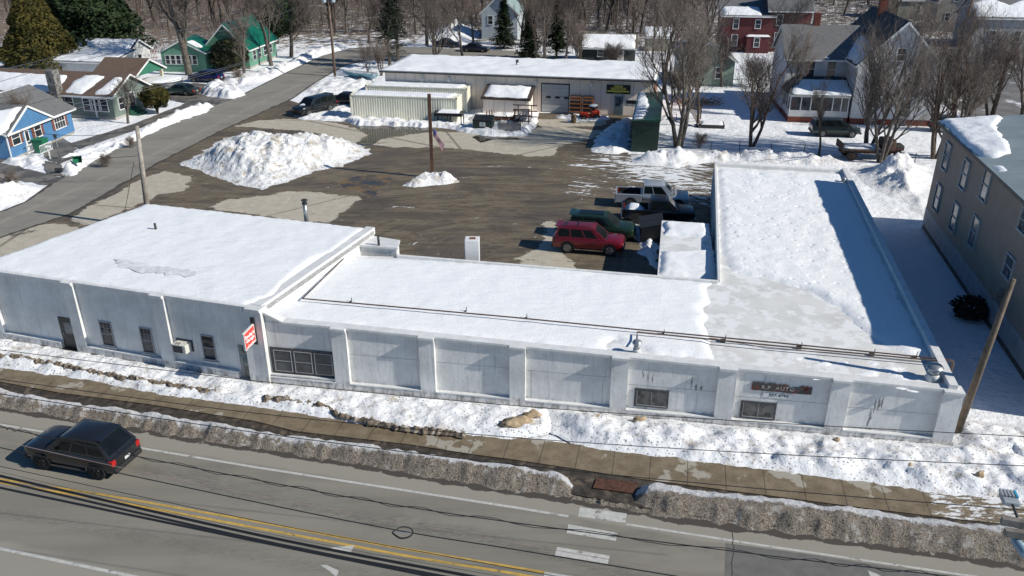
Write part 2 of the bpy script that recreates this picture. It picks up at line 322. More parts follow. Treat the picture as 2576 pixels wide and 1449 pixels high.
RM=road_mat('road_asphalt',(.178,.166,.138),(.245,.228,.19),12.3)
RS=road_mat('street_asphalt',(.19,.178,.155),(.26,.245,.215),-81)
bankB_low=[(-400,965),(0,1027),(212,1061),(375,1087),(550,1116),(644,1131),(849,1162),(1119,1209),(1288,1237),(1438,1257),(1588,1287),(1713,1309),(1932,1338),(2182,1369),(2576,1427),(2900,1475)]
wl=[(0,1068),(353,1127),(644,1175.5),(1288,1275.5),(1575,1318.5),(1932,1374),(2257,1422),(2407,1444),(2800,1500)]
rp=G2(*[(x,y-16) for x,y in bankB_low])+[(60,5),(-60,5)]
def strip(V,pts,w):
    P=G2(*pts); d=np.full(len(V),1e9)
    for a,b in zip(P[:-1],P[1:]):
        a=np.array(a); b=np.array(b); ab=b-a; t=np.clip(((V-a)@ab)/(ab**2).sum(),0,1); q=a+t[:,None]*ab; d=np.minimum(d,np.hypot(*(V-q).T))
    return np.clip(1-d/w,0,1)
def road_salt(V):
    up=strip(V,[(x,y+14) for x,y in bankB_low],.95); lo=strip(V,[(-300,1380),(0,1450),(333,1530)],2.2); return np.clip(np.maximum(up,lo)*1.5,0,1)
def road_tyre(V):
    L1=strip(V,[(350,1180),(644,1250),(1000,1322),(1288,1372),(1500,1420),(1800,1500)],.45); L2=strip(V,[(0,1130),(644,1215),(1288,1312),(1932,1410),(2400,1480)],.3); L3=strip(V,[(0,1290),(644,1400),(1288,1500)],.5)
    L4=strip(V,[(980,1300),(1200,1345),(1420,1400),(1560,1449)],.35)
    return np.maximum.reduce([L1,L2*.7,L3*.7,L4])
area('main_road',rp,RM,zf=0.0,res=.35,attrs={'salt':road_salt,'damp':lambda V:strip(V,[(x,y-2) for x,y in bankB_low],.55),'tyre':road_tyre},kind='structure')
stl=[(-300,620),(0,532),(62,508),(120,466),(150,448),(232,398),(345,342),(440,300),(545,262),(612,236),(640,222),(704,190),(766,160),(812,140),(880,122),(960,116),(1080,120),(1290,128)]
strt=[(1650,170),(1290,160),(1140,158),(1010,155),(925,152),(868,165),(800,205),(735,250),(562,328),(402,410),(352,441),(215,520),(178,540),(0,600),(-260,690)]
area('side_street',G2(*(stl+strt)),RS,zf=.02,res=.5,attrs={'salt':lambda V:strip(V,[(0,560),(300,430),(600,285),(760,210)],.9)*.7,'damp':lambda V:np.maximum(strip(V,stl,.5),strip(V,strt,.5)),'tyre':lambda V:strip(V,[(0,590),(300,450),(600,300)],.5)*.4},kind='structure')
DW=M('driveway_asphalt',(.10,.095,.088),.6,var=.25,vs=.8,col2=(.19,.175,.155),c2s=.5)
for zz_,pts in zip((.03,.036,.042,.048),([(20,395),(60,425),(165,448),(120,466),(40,452),(-10,430),(-10,395)],[(150,340),(190,372),(180,400),(150,412),(110,395),(105,370)],[(425,250),(500,268),(545,262),(612,236),(560,216),(495,210),(430,215)],[(105,405),(150,412),(160,445),(118,440)])):
    area('driveway',G2(*pts),DW,zf=zz_,res=.6,jag=.25,kind='structure')
area('garden_path',G2((175,362),(330,315),(520,240),(528,246),(345,326),(200,376)),DW,zf=.054,res=.6,jag=.15,kind='structure')
area('back_yard_road',G2((2160,95),(2300,100),(2600,125),(2600,350),(2450,300),(2330,240),(2200,190)),M('far_road',(.16,.15,.14),.7,var=.3,vs=.4,col2=(.7,.71,.73),c2s=.25,c2t=.62),zf=.01,res=2,jag=1,jf=.3,kind='structure')
# sidewalk slabs
def walk_mat():
    m,t,b=base_mat('wet_sidewalk'); c=coords(t,geo=True); n=noi(t,1.5,7,c,.65); out=mixc(t,ramp(t,n,.3,.7),(.155,.118,.072),(.245,.195,.128)); out=mixc(t,ramp(t,noi(t,7,5,c,.7),.52,.75),out,(.11,.088,.058))
    out=mixc(t,ramp(t,noi(t,.45,6,c,.6),.60,.62),out,(.36,.33,.27))
    mp=t.nodes.new('ShaderNodeMapping'); mp.inputs['Rotation'].default_value=(0,0,R(11.5)); t.links.new(c,mp.inputs[0]); sp=t.nodes.new('ShaderNodeSeparateXYZ'); t.links.new(mp.outputs[0],sp.inputs[0])
    fr=mth(t,'FRACT',mth(t,'DIVIDE',sp.outputs[0],1.55)); j=mth(t,'LESS_THAN',fr,.022); out=mixc(t,mth(t,'MULTIPLY',j,.8),out,(.05,.04,.03))
    a=t.nodes.new('ShaderNodeAttribute'); a.attribute_name='slush'; sn=ramp(t,mth(t,'ADD',a.outputs['Fac'],mth(t,'MULTIPLY',mth(t,'SUBTRACT',noi(t,3,7,coords(t,(.5,1.6,1),geo=True,rot=R(11)),.75),.5),1.6)),.6,.68); out=mixc(t,sn,out,(.78,.79,.8))
    t.links.new(out,b.inputs['Base Color']); b.inputs['Roughness'].default_value=.55; bump(t,mth(t,'ADD',mth(t,'MULTIPLY',n,.02),mth(t,'MULTIPLY',j,-.02)),b,1,1); return m
walk_up=[(-400,880),(0,932),(225,965),(400,1000),(644,1031),(969,1083),(1288,1114),(1468,1137),(1675,1162),(1932,1194),(2094,1214),(2219,1231),(2432,1262),(2576,1280),(2900,1320)]
walk_lo=[(-400,900),(0,962),(150,990),(375,1019),(644,1062),(744,1087),(1034,1121),(1194,1146),(1288,1158),(1460,1184),(1608,1207),(1845,1238),(1932,1249),(2169,1280),(2419,1310),(2576,1325),(2900,1370)]
area('sidewalk',G2(*[(x,y-12) for x,y in walk_up])+G2(*[(x,y+2) for x,y in walk_lo[::-1]]),walk_mat(),zf=.10,res=.35,attrs={'slush':lambda V:np.clip((V[:,0]-14.5)/4,0,.62)},kind='structure')
VERGE=M('muddy_verge',(.052,.042,.032),.7,var=.5,vs=3,bmp=.02,bs=9,col2=(.13,.10,.07),c2s=1.5,c2t=.6)
area('verge',G2(*[(x,y-3) for x,y in walk_lo])+G2(*[(x,y-12) for x,y in bankB_low[::-1]]),VERGE,zf=.06,res=.35,kind='structure')
gr=MB(); q=[g(*p) for p in ((1503,1208),(1604,1219),(1590,1246),(1493,1233))]
for p in q: p.z=.085
gr.quad(*[q[0],q[3],q[2],q[1]])
for i in range(26):
    u=i/25; a=q[0].lerp(q[1],u); b=q[3].lerp(q[2],u); gr.bar(a+Vector((0,0,.02)),b+Vector((0,0,.02)),.05,.025)
RUST=M('rusty_iron',(.10,.045,.028),.8,var=.4,vs=6)
gr.build('tactile_plate',RUST,label='rust red ribbed curb ramp plate in the gap of the gritty snowbank',cat='ramp plate')
# painted lines
PW=M('white_road_paint',(.50,.49,.46),.7,var=.12,vs=5,col2=(.22,.21,.19),c2s=2.2,c2t=.60); PY=M('yellow_road_paint',(.52,.33,.07),.7,var=.15,vs=4,col2=(.22,.17,.09),c2s=2.5,c2t=.62)
def line(pts,w,mat,z=.004):
    P=[Vector((*p,z)) for p in G2(*pts)]; mb=MB(); Lf=[];Rt=[]
    for i,p in enumerate(P):
        d=(P[min(i+1,len(P)-1)]-P[max(i-1,0)]).normalized(); n=Vector((-d.y,d.x,0))*w/2; Lf.append(p+n); Rt.append(p-n)
    mb.v=[tuple(v) for v in Lf+Rt]; k=len(P); mb.f=[(k+i,k+i+1,i+1,i) for i in range(k-1)]; mb.m=[0]*(k-1)
    return mb.build('lane_marking',mat,kind='structure')
line([(-200,1035)]+wl[:4]+[(1430,1299)],.13,PW); line(wl[4:],.11,PW)
line([(-200,1180),(0,1205.5),(275,1247),(644,1312),(994,1377),(1288,1426),(1420,1449),(1700,1500)],.11,PY); line([(-200,1186),(0,1214),(275,1259),(644,1328),(1044,1402.5),(1288,1442),(1600,1496)],.12,PY)
line([(-250,1335),(0,1380),(167,1415),(333,1450),(600,1505)],.14,PW)
for qd in ([(1458,1276),(1577,1292),(1573,1316),(1454,1299)],[(1430,1319),(1554,1341),(1549,1361),(1425,1341)],[(1402,1376),(1534,1398),(1529,1419),(1395,1397)],[(1370,1438),(1508,1460),(1504,1484),(1366,1462)]):
    mb=MB(); P=[(*p,.005) for p in G2(*qd)]; mb.poly([P[0],P[3],P[2],P[1]]); mb.build('crosswalk_bar',PW,kind='structure')
for qd in ([(830,1378),(891,1372),(881,1393),(868,1391)],[(806,1422),(820,1421),(853,1436),(846,1452),(828,1436)],[(2183,1435),(2216,1448),(2190,1452)]):
    mb=MB(); mb.poly([(*p,.005) for p in G2(*qd[::-1])]); mb.build('arrow_marking',PW,kind='structure')
CR=M('road_crack',(.035,.033,.03),.9)
def crack(pts,w=.03,z=.004):
    P=[]
    for a,b in zip(pts[:-1],pts[1:]):
        for i in range(8): u=i/8; P.append((a[0]+(b[0]-a[0])*u+random.uniform(-2,2),a[1]+(b[1]-a[1])*u))
    P.append(pts[-1]); o=line(P,w,CR,z); o.name='road_crack'
random.seed(3); crack([(1842,1336),(1846,1380),(1840,1420),(1843,1460)])
mb=MB(); mb.poly([(*p,.002) for p in G2((1825,1366),(1822,1470),(2700,1600),(2700,1510),(2300,1437),(2060,1398))][::-1]); mb.build('road_patch',M('newer_asphalt',(.145,.14,.13),.8,var=.12,vs=2),kind='structure')
# ---------------- snow banks by the main road ----------------
def clean_att(V): # white along the side away from the road
    d=strip(V,[(x,y) for x,y in bankB_top1],1.25); return np.clip(d*1.5,0,1)
bankB_top1=[(-300,930),(0,981),(150,1006),(300,1028),(500,1059),(644,1082),(706,1092),(894,1117),(1119,1150),(1288,1172),(1400,1190),(1440,1200)]
low1=[(1452,1232),(1440,1253),(1288,1237),(1119,1209),(849,1162),(644,1131),(550,1116),(375,1087),(212,1061),(0,1027),(-300,980)]
area('snow_bank',G2(*(bankB_top1+low1)),GRIME,zf=.0,th=.50,edge=.7,amp=.12,freq=.45,res=.085,jag=.16,jf=1.6,attrs={'clean':clean_att},label='long gritty brown snowbank between road and sidewalk, ending at the ramp plate',cat='snowbank')
bankB_top2=[(1612,1218),(1650,1219),(1845,1242),(1932,1253),(2169,1285),(2300,1300),(2419,1314),(2576,1332),(2900,1378)]
low2=[(2900,1475),(2576,1425),(2182,1368),(1932,1336),(1713,1306),(1640,1294),(1588,1270),(1592,1235)]
def clean2(V): return np.clip(strip(V,[(x,y+1) for x,y in bankB_top2],1.35)*1.6,0,1)
area('snow_bank',G2(*(bankB_top2+low2)),GRIME,zf=.0,th=.52,edge=.7,amp=.13,freq=.45,res=.085,jag=.16,jf=1.6,attrs={'clean':clean2},label='gritty brown snowbank with a white crest running from the ramp plate past the crossarm pole',cat='snowbank')
area('snow_bank',G2((1425,1246),(1500,1256),(1600,1276),(1680,1292),(1680,1304),(1588,1287),(1438,1257)),GRIME,zf=0,th=.16,edge=.2,amp=.12,freq=3,res=.07,jag=.12,jf=2,attrs={'clean':lambda V:V[:,0]*0},label='low gritty ridge of old snow along the curb in front of the ramp plate',cat='snowbank')
# white snow between facade and sidewalk
FLa=Vector((-27.74,40.01)); FLb=Vector((-12.7,35.54)); FRa=FLb; FRb=Vector((19.28,30.16))
base_line=[(-34,41.9),(-27.74,40.05),(-12.7,35.58),(19.28,30.2),(26,29.0)]
wu=G2(*walk_up)
def bankA_z(x,y): # higher towards the right end
    return .07
def bankA_dirt(V): return V[:,0]*0
pa=[(-34,41.9)]+[(-27.74,40.1),(-12.7,35.63),(19.28,30.25)]
def rough(x0,x1): return lambda x,y:.07
A1=[(-34,41.85),(-27.74,40.0),(-12.7,35.5),(1.8,33.06)]; lowL=[p for p in wu if p[0]<1.8]
area('snow_strip',A1+[(1.8,31.2)]+lowL[::-1]+[],SNOW_ROAD,zf=.07,th=.20,edge=.5,amp=.12,freq=1.1,res=.13,jag=.10,jf=1.8,label='white speckled snow strip under the windows of the white garage',cat='snow strip')
hump=[(1.7,33.1),(19.4,30.1),(19.8,32.5),(26,31),(26,24.5)]+[p for p in wu if 1.7<p[0]<24][::-1]+[(1.7,31.2)]
area('snow_strip',hump,SNOW_ROAD,zf=.07,th=.32,edge=1.0,amp=.24,freq=.62,res=.13,jag=.10,jf=1.8,label='lumpy chunky snow heap along the wall under the red sign board',cat='snow heap')
# brown crust line through the strip
CRUST=M('old_crust',(.16,.125,.09),.9,var=.5,vs=6,bmp=.03,bs=12,col2=(.40,.36,.31),c2s=3,c2t=.58)
cl=[(-20,893),(40,897),(110,910),(220,932),(320,948),(420,965),(540,985),(560,992),(660,997),(760,1011),(820,1020),(850,1040),(900,1053),(1000,1070),(1100,1083),(1170,1090)]
for seg in ((0,5),(4,8),(8,12),(11,16)):
    c_=cl[seg[0]:seg[1]]; up=[(x,y-6) for x,y in c_]; dn=[(x,y+6) for x,y in c_][::-1]
    area('crust_ridge',G2(*(up+dn),z=.3),CRUST,zf=.22,th=.14,edge=.12,amp=.14,freq=4,res=.06,jag=.14,jf=2.5,label=['brown dirt crust in the snow below the black entrance door','brown dirt crust in the snow below the window air conditioner','brown dirt crust in the snow below the triple shop window','brown dirt crust in the snow beside the tan concrete chunks'][(0,4,8,11).index(seg[0])],cat='dirt crust')
ROCK=M('frozen_dirt',(.33,.25,.16),.9,var=.4,vs=2.5,bmp=.05,bs=5)
def lump(c,sx,sy,sz,mat,seed,rz=0):
    bm=bmesh.new(); bmesh.ops.create_icosphere(bm,subdivisions=3,radius=1)
    for v in bm.verts:
        k=1+.45*noise.fractal(v.co*1.1+Vector((seed,0,0)),.6,2,4); v.co=Vector((v.co.x*sx*k,v.co.y*sy*k,v.co.z*sz*k))
    bmesh.ops.rotate(bm,verts=bm.verts,cent=(0,0,0),matrix=Matrix.Rotation(rz,3,'Z')); bmesh.ops.translate(bm,verts=bm.verts,vec=c)
    me=bpy.data.meshes.new('chunk'); bm.to_mesh(me); bm.free(); me.materials.append(mat); me.polygons.foreach_set('use_smooth',[True]*len(me.polygons))
    o=bpy.data.objects.new('frozen_chunk',me); COL.objects.link(o); return o
for i,(x,y,sx,sy,sz,lb) in enumerate([(1300,1062,.75,.28,.22,'long tan frozen dirt chunk, first of the pair on the snow below the blank wall'),(1338,1043,.42,.2,.2,'smaller tan frozen dirt chunk, second of the pair on the snow below the blank wall'),(1498,1052,.35,.17,.16,'tan frozen lump at the wall foot before the first boarded window'),(1608,1055,.3,.14,.13,'tan streak of frozen dirt under the first boarded window'),(2105,1107,.16,.12,.12,'small grey rock on the snow beneath the black wall stain'),(2290,1170,.13,.1,.1,'lone small brown lump on the snow below the corner pilaster'),(2465,1196,.22,.13,.16,'tan ice chunk on the snow near the leaning pole foot')]):
    p=g(x,y,.35); tag(lump(p,sx,sy,sz,ROCK,i*3.1,R(20)),lb,'frozen chunk')
# ---------------- heap and banks further back ----------------
pile=[(437,412),(480,398),(540,360),(560,345),(640,338),(720,340),(800,345),(880,352),(938,374),(930,392),(912,398),(868,418),(800,432),(740,455),(660,479),(610,470),(560,458),(500,430)]
pc=[g(650,400),g(700,405),g(600,405),g(800,392)]
def pile_add(x,y):
    z=.01
    for (px,py),h,w in (((590,410),0.85,5.5),((680,405),1.15,5.5),((770,395),.8,5.0),((850,385),.35,4.0)):
        c_=g(px,py); z+=h*math.exp(-((x-c_.x)**2+((y-c_.y)*1.15)**2)/(w*w*.5))
    return z+.0
PP=G2(*pile)
def pile_z(x,y): return .0
o=area('snow_pile',PP,SNOW_PILE,zf=.0,th=.5,edge=3.0,amp=.45,freq=.55,res=.16,jag=.5,jf=.8,label='huge ploughed white and tan snow heap in the middle of the lot',cat='snow heap')
Vx=o.data.vertices; co=np.array([v.co for v in Vx]); dd=pdist(co[:,:2],PP); 
for v,d_ in zip(Vx,dd):
    k=min(1,d_/3.2); v.co.z+=pile_add(v.co.x,v.co.y)*k*k*(3-2*k)*1.0+.22*k*abs(nz(v.co.x,v.co.y,1.6,9))
o.data.update()
def bank(pts,mat,th,edge,label,amp=.3,freq=.9,res=.2,jag=.35,cat='snowbank',zf=0.0,name='snow_bank'):
    return area(name,G2(*pts),mat,zf=zf,th=th,edge=edge,amp=amp,freq=freq,res=res,jag=jag,jf=1.0,label=label,cat=cat)
bank([(1012,468),(1030,455),(1060,446),(1090,444),(1120,443),(1150,450),(1158,460),(1100,468),(1040,474)],SNOW_PILE,.55,.8,'small white snow mound around the foot of the flag pole',amp=.3,res=.12,jag=.2)
bank([(-80,560),(-80,450),(0,448),(30,452),(60,460),(110,468),(100,478),(62,505),(0,527)],SNOW_BANK,.8,1.8,'broad white snowbank at the corner beyond the driveway mouth',amp=.4)
bank([(150,430),(175,412),(250,385),(340,340),(430,295),(520,262),(540,268),(520,283),(440,310),(352,350),(250,400),(220,420),(182,443),(160,443)],SNOW_BANK,.75,1.0,'long rounded snowbank along the street holding the tipped green bin',amp=.35)
bank([(140,405),(235,380),(320,345),(320,338),(230,372),(160,392)],SNOW_BANK,.3,.8,'thin snow ridge along the front walk of the blue house',amp=.2)
bank([(20,405),(60,398),(100,398),(118,408),(95,420),(40,418),(0,410)],SNOW_BANK,.5,.8,'snow mound at the white porch rail of the blue house',amp=.25)
bank([(505,232),(515,216),(550,212),(600,222),(620,238),(590,250),(550,248),(515,243)],SNOW_BANK,.8,1.0,'lumpy snowbank between the two driveways beside the green sedan',amp=.4)
bank([(550,200),(620,190),(700,165),(780,130),(860,112),(880,120),(810,140),(760,162),(700,192),(640,212),(600,215),(555,210)],SNOW_BANK,.5,1.2,'roadside snowbank in front of the big bare maples',amp=.35,res=.3)
bank([(735,290),(760,270),(790,262),(880,262),(885,300),(860,308),(800,305),(750,300)],SNOW_BANK,.2,.8,'trampled snow patch under the snow capped dark truck',amp=.2)
bank([(762,232),(800,205),(880,190),(960,180),(930,215),(905,232),(850,235),(800,240)],SNOW_BANK,.25,1.0,'snow patch around the blue boat and the utility pole foot',amp=.3,res=.3)
bank([(862,305),(890,298),(1160,312),(1165,322),(1090,322),(980,318),(900,318)],SNOW_BANK,.40,.5,'low snow ridge along the foot of the cream containers',amp=.2,res=.15)
bank([(1120,322),(1170,312),(1200,275),(1235,280),(1355,285),(1352,318),(1330,342),(1240,345),(1190,338)],SNOW_BANK,.32,.6,'snow patch under the dark dumpster and scrap racks',amp=.2,res=.2)
bank([(1395,292),(1440,290),(1480,292),(1535,292),(1532,302),(1480,305),(1440,310),(1405,300)],SNOW_BANK,.2,.6,'thin snow patch under the red mower',amp=.2,res=.2)
bank([(1480,382),(1500,340),(1530,315),(1570,295),(1592,295),(1585,385),(1540,392)],SNOW_BANK,.25,1,'shaded drift of snow along the flank of the long green shed',amp=.25,res=.25)
bank([(1585,412),(1590,390),(1660,385),(1800,385),(1960,390),(2120,398),(2135,420),(2050,418),(1800,408),(1700,425),(1640,420)],SNOW_BANK,.9,2.2,'long dirty snow ridge behind the garage wing along the fence',amp=.7,freq=.6,res=.25)
bank([(2140,425),(2180,415),(2345,412),(2360,450),(2335,560),(2260,500),(2200,480),(2160,450)],SNOW_BANK,1.5,4,'chunky snow heap between the garage wing and the grey apartment house',amp=1.2,freq=.45,res=.2)
bank([(1560,560),(1600,562),(1620,570),(1665,600),(1655,692),(1605,640),(1600,600),(1575,590)],SNOW_BANK,.5,1.0,'shaded snow drift against the low white annex',amp=.3,res=.15)
bank([(2410,1090),(2470,1085),(2576,1100),(2650,1200),(2560,1180),(2480,1140)],SNOW_ROAD,.5,1.5,'smooth snow mound beyond the leaning utility pole',amp=.4,res=.15)
bank([(1040,110),(1100,70),(1180,62),(1210,80),(1195,110),(1120,118)],SNOW_BANK,2.2,6,'tall far snow heap beside the pale house in the trees',amp=1,freq=.3,res=.7,jag=1)
# ---------------- the white garage ----------------
def xf(mb,Mx): mb.v=[tuple(Mx@Vector(v)) for v in mb.v]; return mb
def frame(a,b):
    a=Vector((a[0],a[1],0)); b=Vector((b[0],b[1],0)); return Matrix.Translation(a)@Matrix.Rotation(math.atan2(b.y-a.y,b.x-a.x),4,'Z')
ML=frame(FLa,FLb); MR=frame(FRa,FRb)
def stucco():
    m,t,b=base_mat('white_painted_stucco'); c=coords(t); n=noi(t,.8,6,c,.65); n2=noi(t,5,5,c,.7)
    out=mixc(t,ramp(t,n,.3,.7),(.62,.615,.60),(.79,.785,.765)); out=mixc(t,mth(t,'MULTIPLY',ramp(t,n2,.5,.8),.35),out,(.44,.445,.445))
    cs=coords(t,(4,4,.25)); s1=ramp(t,noi(t,1.5,6,cs,.7),.5,.78); out=mixc(t,mth(t,'MULTIPLY',s1,.55),out,(.27,.275,.28))
    sp=t.nodes.new('ShaderNodeSeparateXYZ'); t.links.new(c,sp.inputs[0]); lo=mth(t,'SUBTRACT',1.0,ramp(t,sp.outputs[2],.30,.62)); k=mth(t,'MULTIPLY',lo,ramp(t,noi(t,1.6,6,coords(t,(2.2,2.2,.9)),.75),.42,.66))
    out=mixc(t,mth(t,'MULTIPLY',k,.75),out,(.13,.125,.115)); t.links.new(out,b.inputs['Base Color']); b.inputs['Roughness'].default_value=.8
    bump(t,mth(t,'ADD',mth(t,'MULTIPLY',n2,.015),mth(t,'MULTIPLY',noi(t,30,3,c),.004)),b,1,1); return m
STU=stucco(); CAP=M('white_coping',(.70,.70,.69),.55,var=.08,vs=2,streak=.25,streakcol=(.3,.3,.29))
MEMB=M('roof_membrane',(.66,.655,.635),.6,var=.08,vs=.6,bmp=.012,bs=3,col2=(.80,.80,.80),c2s=.9,c2t=.51)
STAIN=M('black_stain',(.25,.245,.24),.8,var=.4,vs=6)
def rt(x,y): # distance along the front
    v=MR.inverted()@Vector((x,y,0)); return v.x
def rz_(x,y): return 3.54-.0243*rt(x,y)
def roofz(x,y): return rz_(x,y)-.16
def WR(x,y): return gf(x,y,roofz)
G_=empty('garage_building',(0,0,0),0,'long white painted commercial garage with pilasters and snow on its flat roofs','garage')
PR=.20
Rp=[tuple(FRa)[:2],tuple(FRb)[:2]]
ne=gf(2130,430,rz_); nw=gf(1797,412,rz_); no=gf(1805,705,rz_); bl=gf(1000,640,rz_); bl2=gf(866,636,rz_)
ne.x+=.0
foot=[(MR@Vector((.2,PR,0))),(MR@Vector((32.3,PR,0))),ne,nw,no,bl,bl2]
wb=MB(); wb.prism([(p.x,p.y) for p in foot],0,roofz)
wb.build('low_block_wall',STU,G_)
rf=MB(); rf.poly([(p.x,p.y,roofz(p.x,p.y)+.01) for p in foot]); rf.build('low_block_roof',MEMB,G_)
# parapet rims
def rim(a,b,w,z0,z1,name='parapet',inn=1,mat=None):
    mb=MB(); a=Vector((a.x,a.y,0)); b=Vector((b.x,b.y,0)); d=(b-a).normalized(); n=Vector((-d.y,d.x,0))*inn*w
    pts=[a,b,b+n,a+n]; 
    if inn<0: pts=pts[::-1]
    mb.prism([(p.x,p.y) for p in pts],lambda x,y:rz_(x,y)+z0,lambda x,y:rz_(x,y)+z1); return mb.build(name,mat or CAP,G_,bevel=.015)
rim(MR@Vector((32.2,.15,0)),ne,.38,-.45,.22)                # right side parapet
rim(ne,nw,.35,-.3,.10); rim(nw,no,.16,-.3,.06); rim(no,bl,.2,-.25,.02); 
# front: pilasters, plinth, cornice
pil=[(4.12,4.87),(8.43,9.17),(12.76,13.5),(17.47,18.23),(22.22,23.01),(27.06,27.86),(31.63,32.46)]
for t0,t1 in [(-.35,.55)]+pil:
    zt=3.5-.0243*t0-.1 if t0>0 else 3.98; mb=MB(); mb.box(t0,t1,0,PR+.05,0,zt); xf(mb,MR).build('pilaster',STU,G_)
edges=[.55]+[e for p in pil for e in p]
for i in range(0,len(edges)-1,2):
    t0,t1=edges[i],edges[i+1]; mb=MB(); mb.box(t0,t1,.01,PR+.03,0,.36-.006*t0/2); xf(mb,MR).build('plinth',STU,G_)
    mb=MB(); mb.box(t0,t1,-.01,PR+.03,.36-.003*t0,.42-.003*t0); xf(mb,MR).build('ledge',CAP,G_)
def cornice(t0,t1,z0,z1,y0,name='cornice'):
    mb=MB()
    for k,(dy,za,zb) in enumerate(((0,-.10,.0),(.05,-.17,-.103),(.09,-.22,-.173))):
        f=lambda t,z:z+(z0+(z1-z0)*(t-t0)/(t1-t0))
        vs=[(t0,y0+dy,f(t0,za)),(t1,y0+dy,f(t1,za)),(t1,.55,f(t1,za)),(t0,.55,f(t0,za)),(t0,y0+dy,f(t0,zb)),(t1,y0+dy,f(t1,zb)),(t1,.55,f(t1,zb)),(t0,.55,f(t0,zb))]
        mb.add(vs,[(3,2,1,0),(4,5,6,7),(0,1,5,4),(1,2,6,5),(2,3,7,6),(3,0,4,7)])
    return xf(mb,MR).build(name,CAP,G_)
zc=lambda t:3.54-.0243*t
for i in range(2,len(edges)-1,2): cornice(edges[i],edges[i+1],zc(edges[i]),zc(edges[i+1]),PR-.12)
for t0,t1 in pil: cornice(t0,t1,zc(t0)+.002,zc(t1)+.002,-.12)
cornice(1.7,4.12,3.47,zc(4.12),PR-.12); cornice(.55,1.7,4.02,3.47,PR-.12)
mb=MB(); mb.add([(.5,PR+.02,3.2),(1.7,PR+.02,3.2),(1.7,PR+.02,3.4),(.5,PR+.02,3.93),(.5,.5,3.2),(1.7,.5,3.2),(1.7,.5,3.4),(.5,.5,3.93)],[(0,1,2,3),(7,6,5,4),(1,5,6,2),(3,2,6,7),(0,3,7,4)]); xf(mb,MR).build('raked_parapet',STU,G_)
# horizontal scored joints
J=M('dark_joint_line',(.16,.16,.155),.9)  # even dark tone for the thin strips along the scored joints
mb=MB()
for i,(zz) in zip(range(2,len(edges)-1,2),(1.95,1.93,1.9,1.62,1.48,1.42)): 
    mb.box(edges[i]+.02,edges[i+1]-.02,PR-.003,PR+.01,zz-.006-.0,zz+.006)
for t in (13.75,17.1): mb.box(t,t+.015,PR-.003,PR+.01,.42,1.92)
xf(mb,MR).build('wall_joints',J,G_)
# tall blotchy stains
random.seed(4)
mb=MB()
def streak(t,z0,z1,w):
    n=7; L=[];Q=[]
    for i in range(n+1):
        u=i/n; ww=w*math.sin(math.pi*min(.98,max(.06,u)))*random.uniform(.5,1.2); c=t+random.uniform(-.03,.03)
        L.append((c-ww/2,PR-.004,z0+(z1-z0)*u)); Q.append((c+ww/2,PR-.004,z0+(z1-z0)*u))
    b=len(mb.v); mb.v+=L+Q; mb.f+=[(b+i,b+n+1+i,b+n+2+i,b+i+1) for i in range(n)]; mb.m+=[0]*n
for t,z0,z1,w in [(28.95,.55,1.5,.10),(29.05,1.2,2.0,.07),(29.2,1.35,2.1,.10),(29.33,1.45,2.15,.07),(28.9,.4,1.0,.08),(18.9,2.0,2.5,.05),(19.15,1.8,2.35,.05),(19.35,1.75,2.3,.05),(21.1,1.6,2.3,.08),(21.3,1.55,1.95,.12),(21.55,1.6,1.9,.10),(24.2,1.6,1.9,.05)]: mb=MB(); streak(t,z0,z1,w); xf(mb,MR).build('wall_stain',STAIN,G_)
ALU=M('window_alu',(.34,.34,.35),.4,var=.1); WD=M('weathered_frame',(.07,.07,.072),.8,var=.3,vs=5)
def sash(Mx,t0,t1,z0,z1,y,parent,frame=WHITE,cols=3,rows=2,upper=True,fw=.05,jam=.0,glass=GLASS,single=False,name='window'):
    f=MB(); f.box(t0-fw,t0,y-.05,y,z0-fw,z1+fw); f.box(t1,t1+fw,y-.05,y,z0-fw,z1+fw); f.box(t0,t1,y-.05,y,z1,z1+fw); f.box(t0-fw,t1+fw,y-.08,y,z0-fw,z0)
    zm=(z0+z1)/2
    if not single: f.box(t0,t1,y-.04,y,zm-.02,zm+.02)
    if upper:
        for i in range(1,cols): x=t0+(t1-t0)*i/cols; f.box(x-.008,x+.008,y-.03,y,zm+.02,z1)
        for j in range(1,rows): z=zm+(z1-zm)*j/rows; f.box(t0,t1,y-.028,y,z-.008,z+.008)
    w=xf(f,Mx).build(name,frame,parent)
    p=MB(); p.box(t0,t1,y-.015,y+.0,z0,z1); xf(p,Mx).build('pane',glass,w); return w
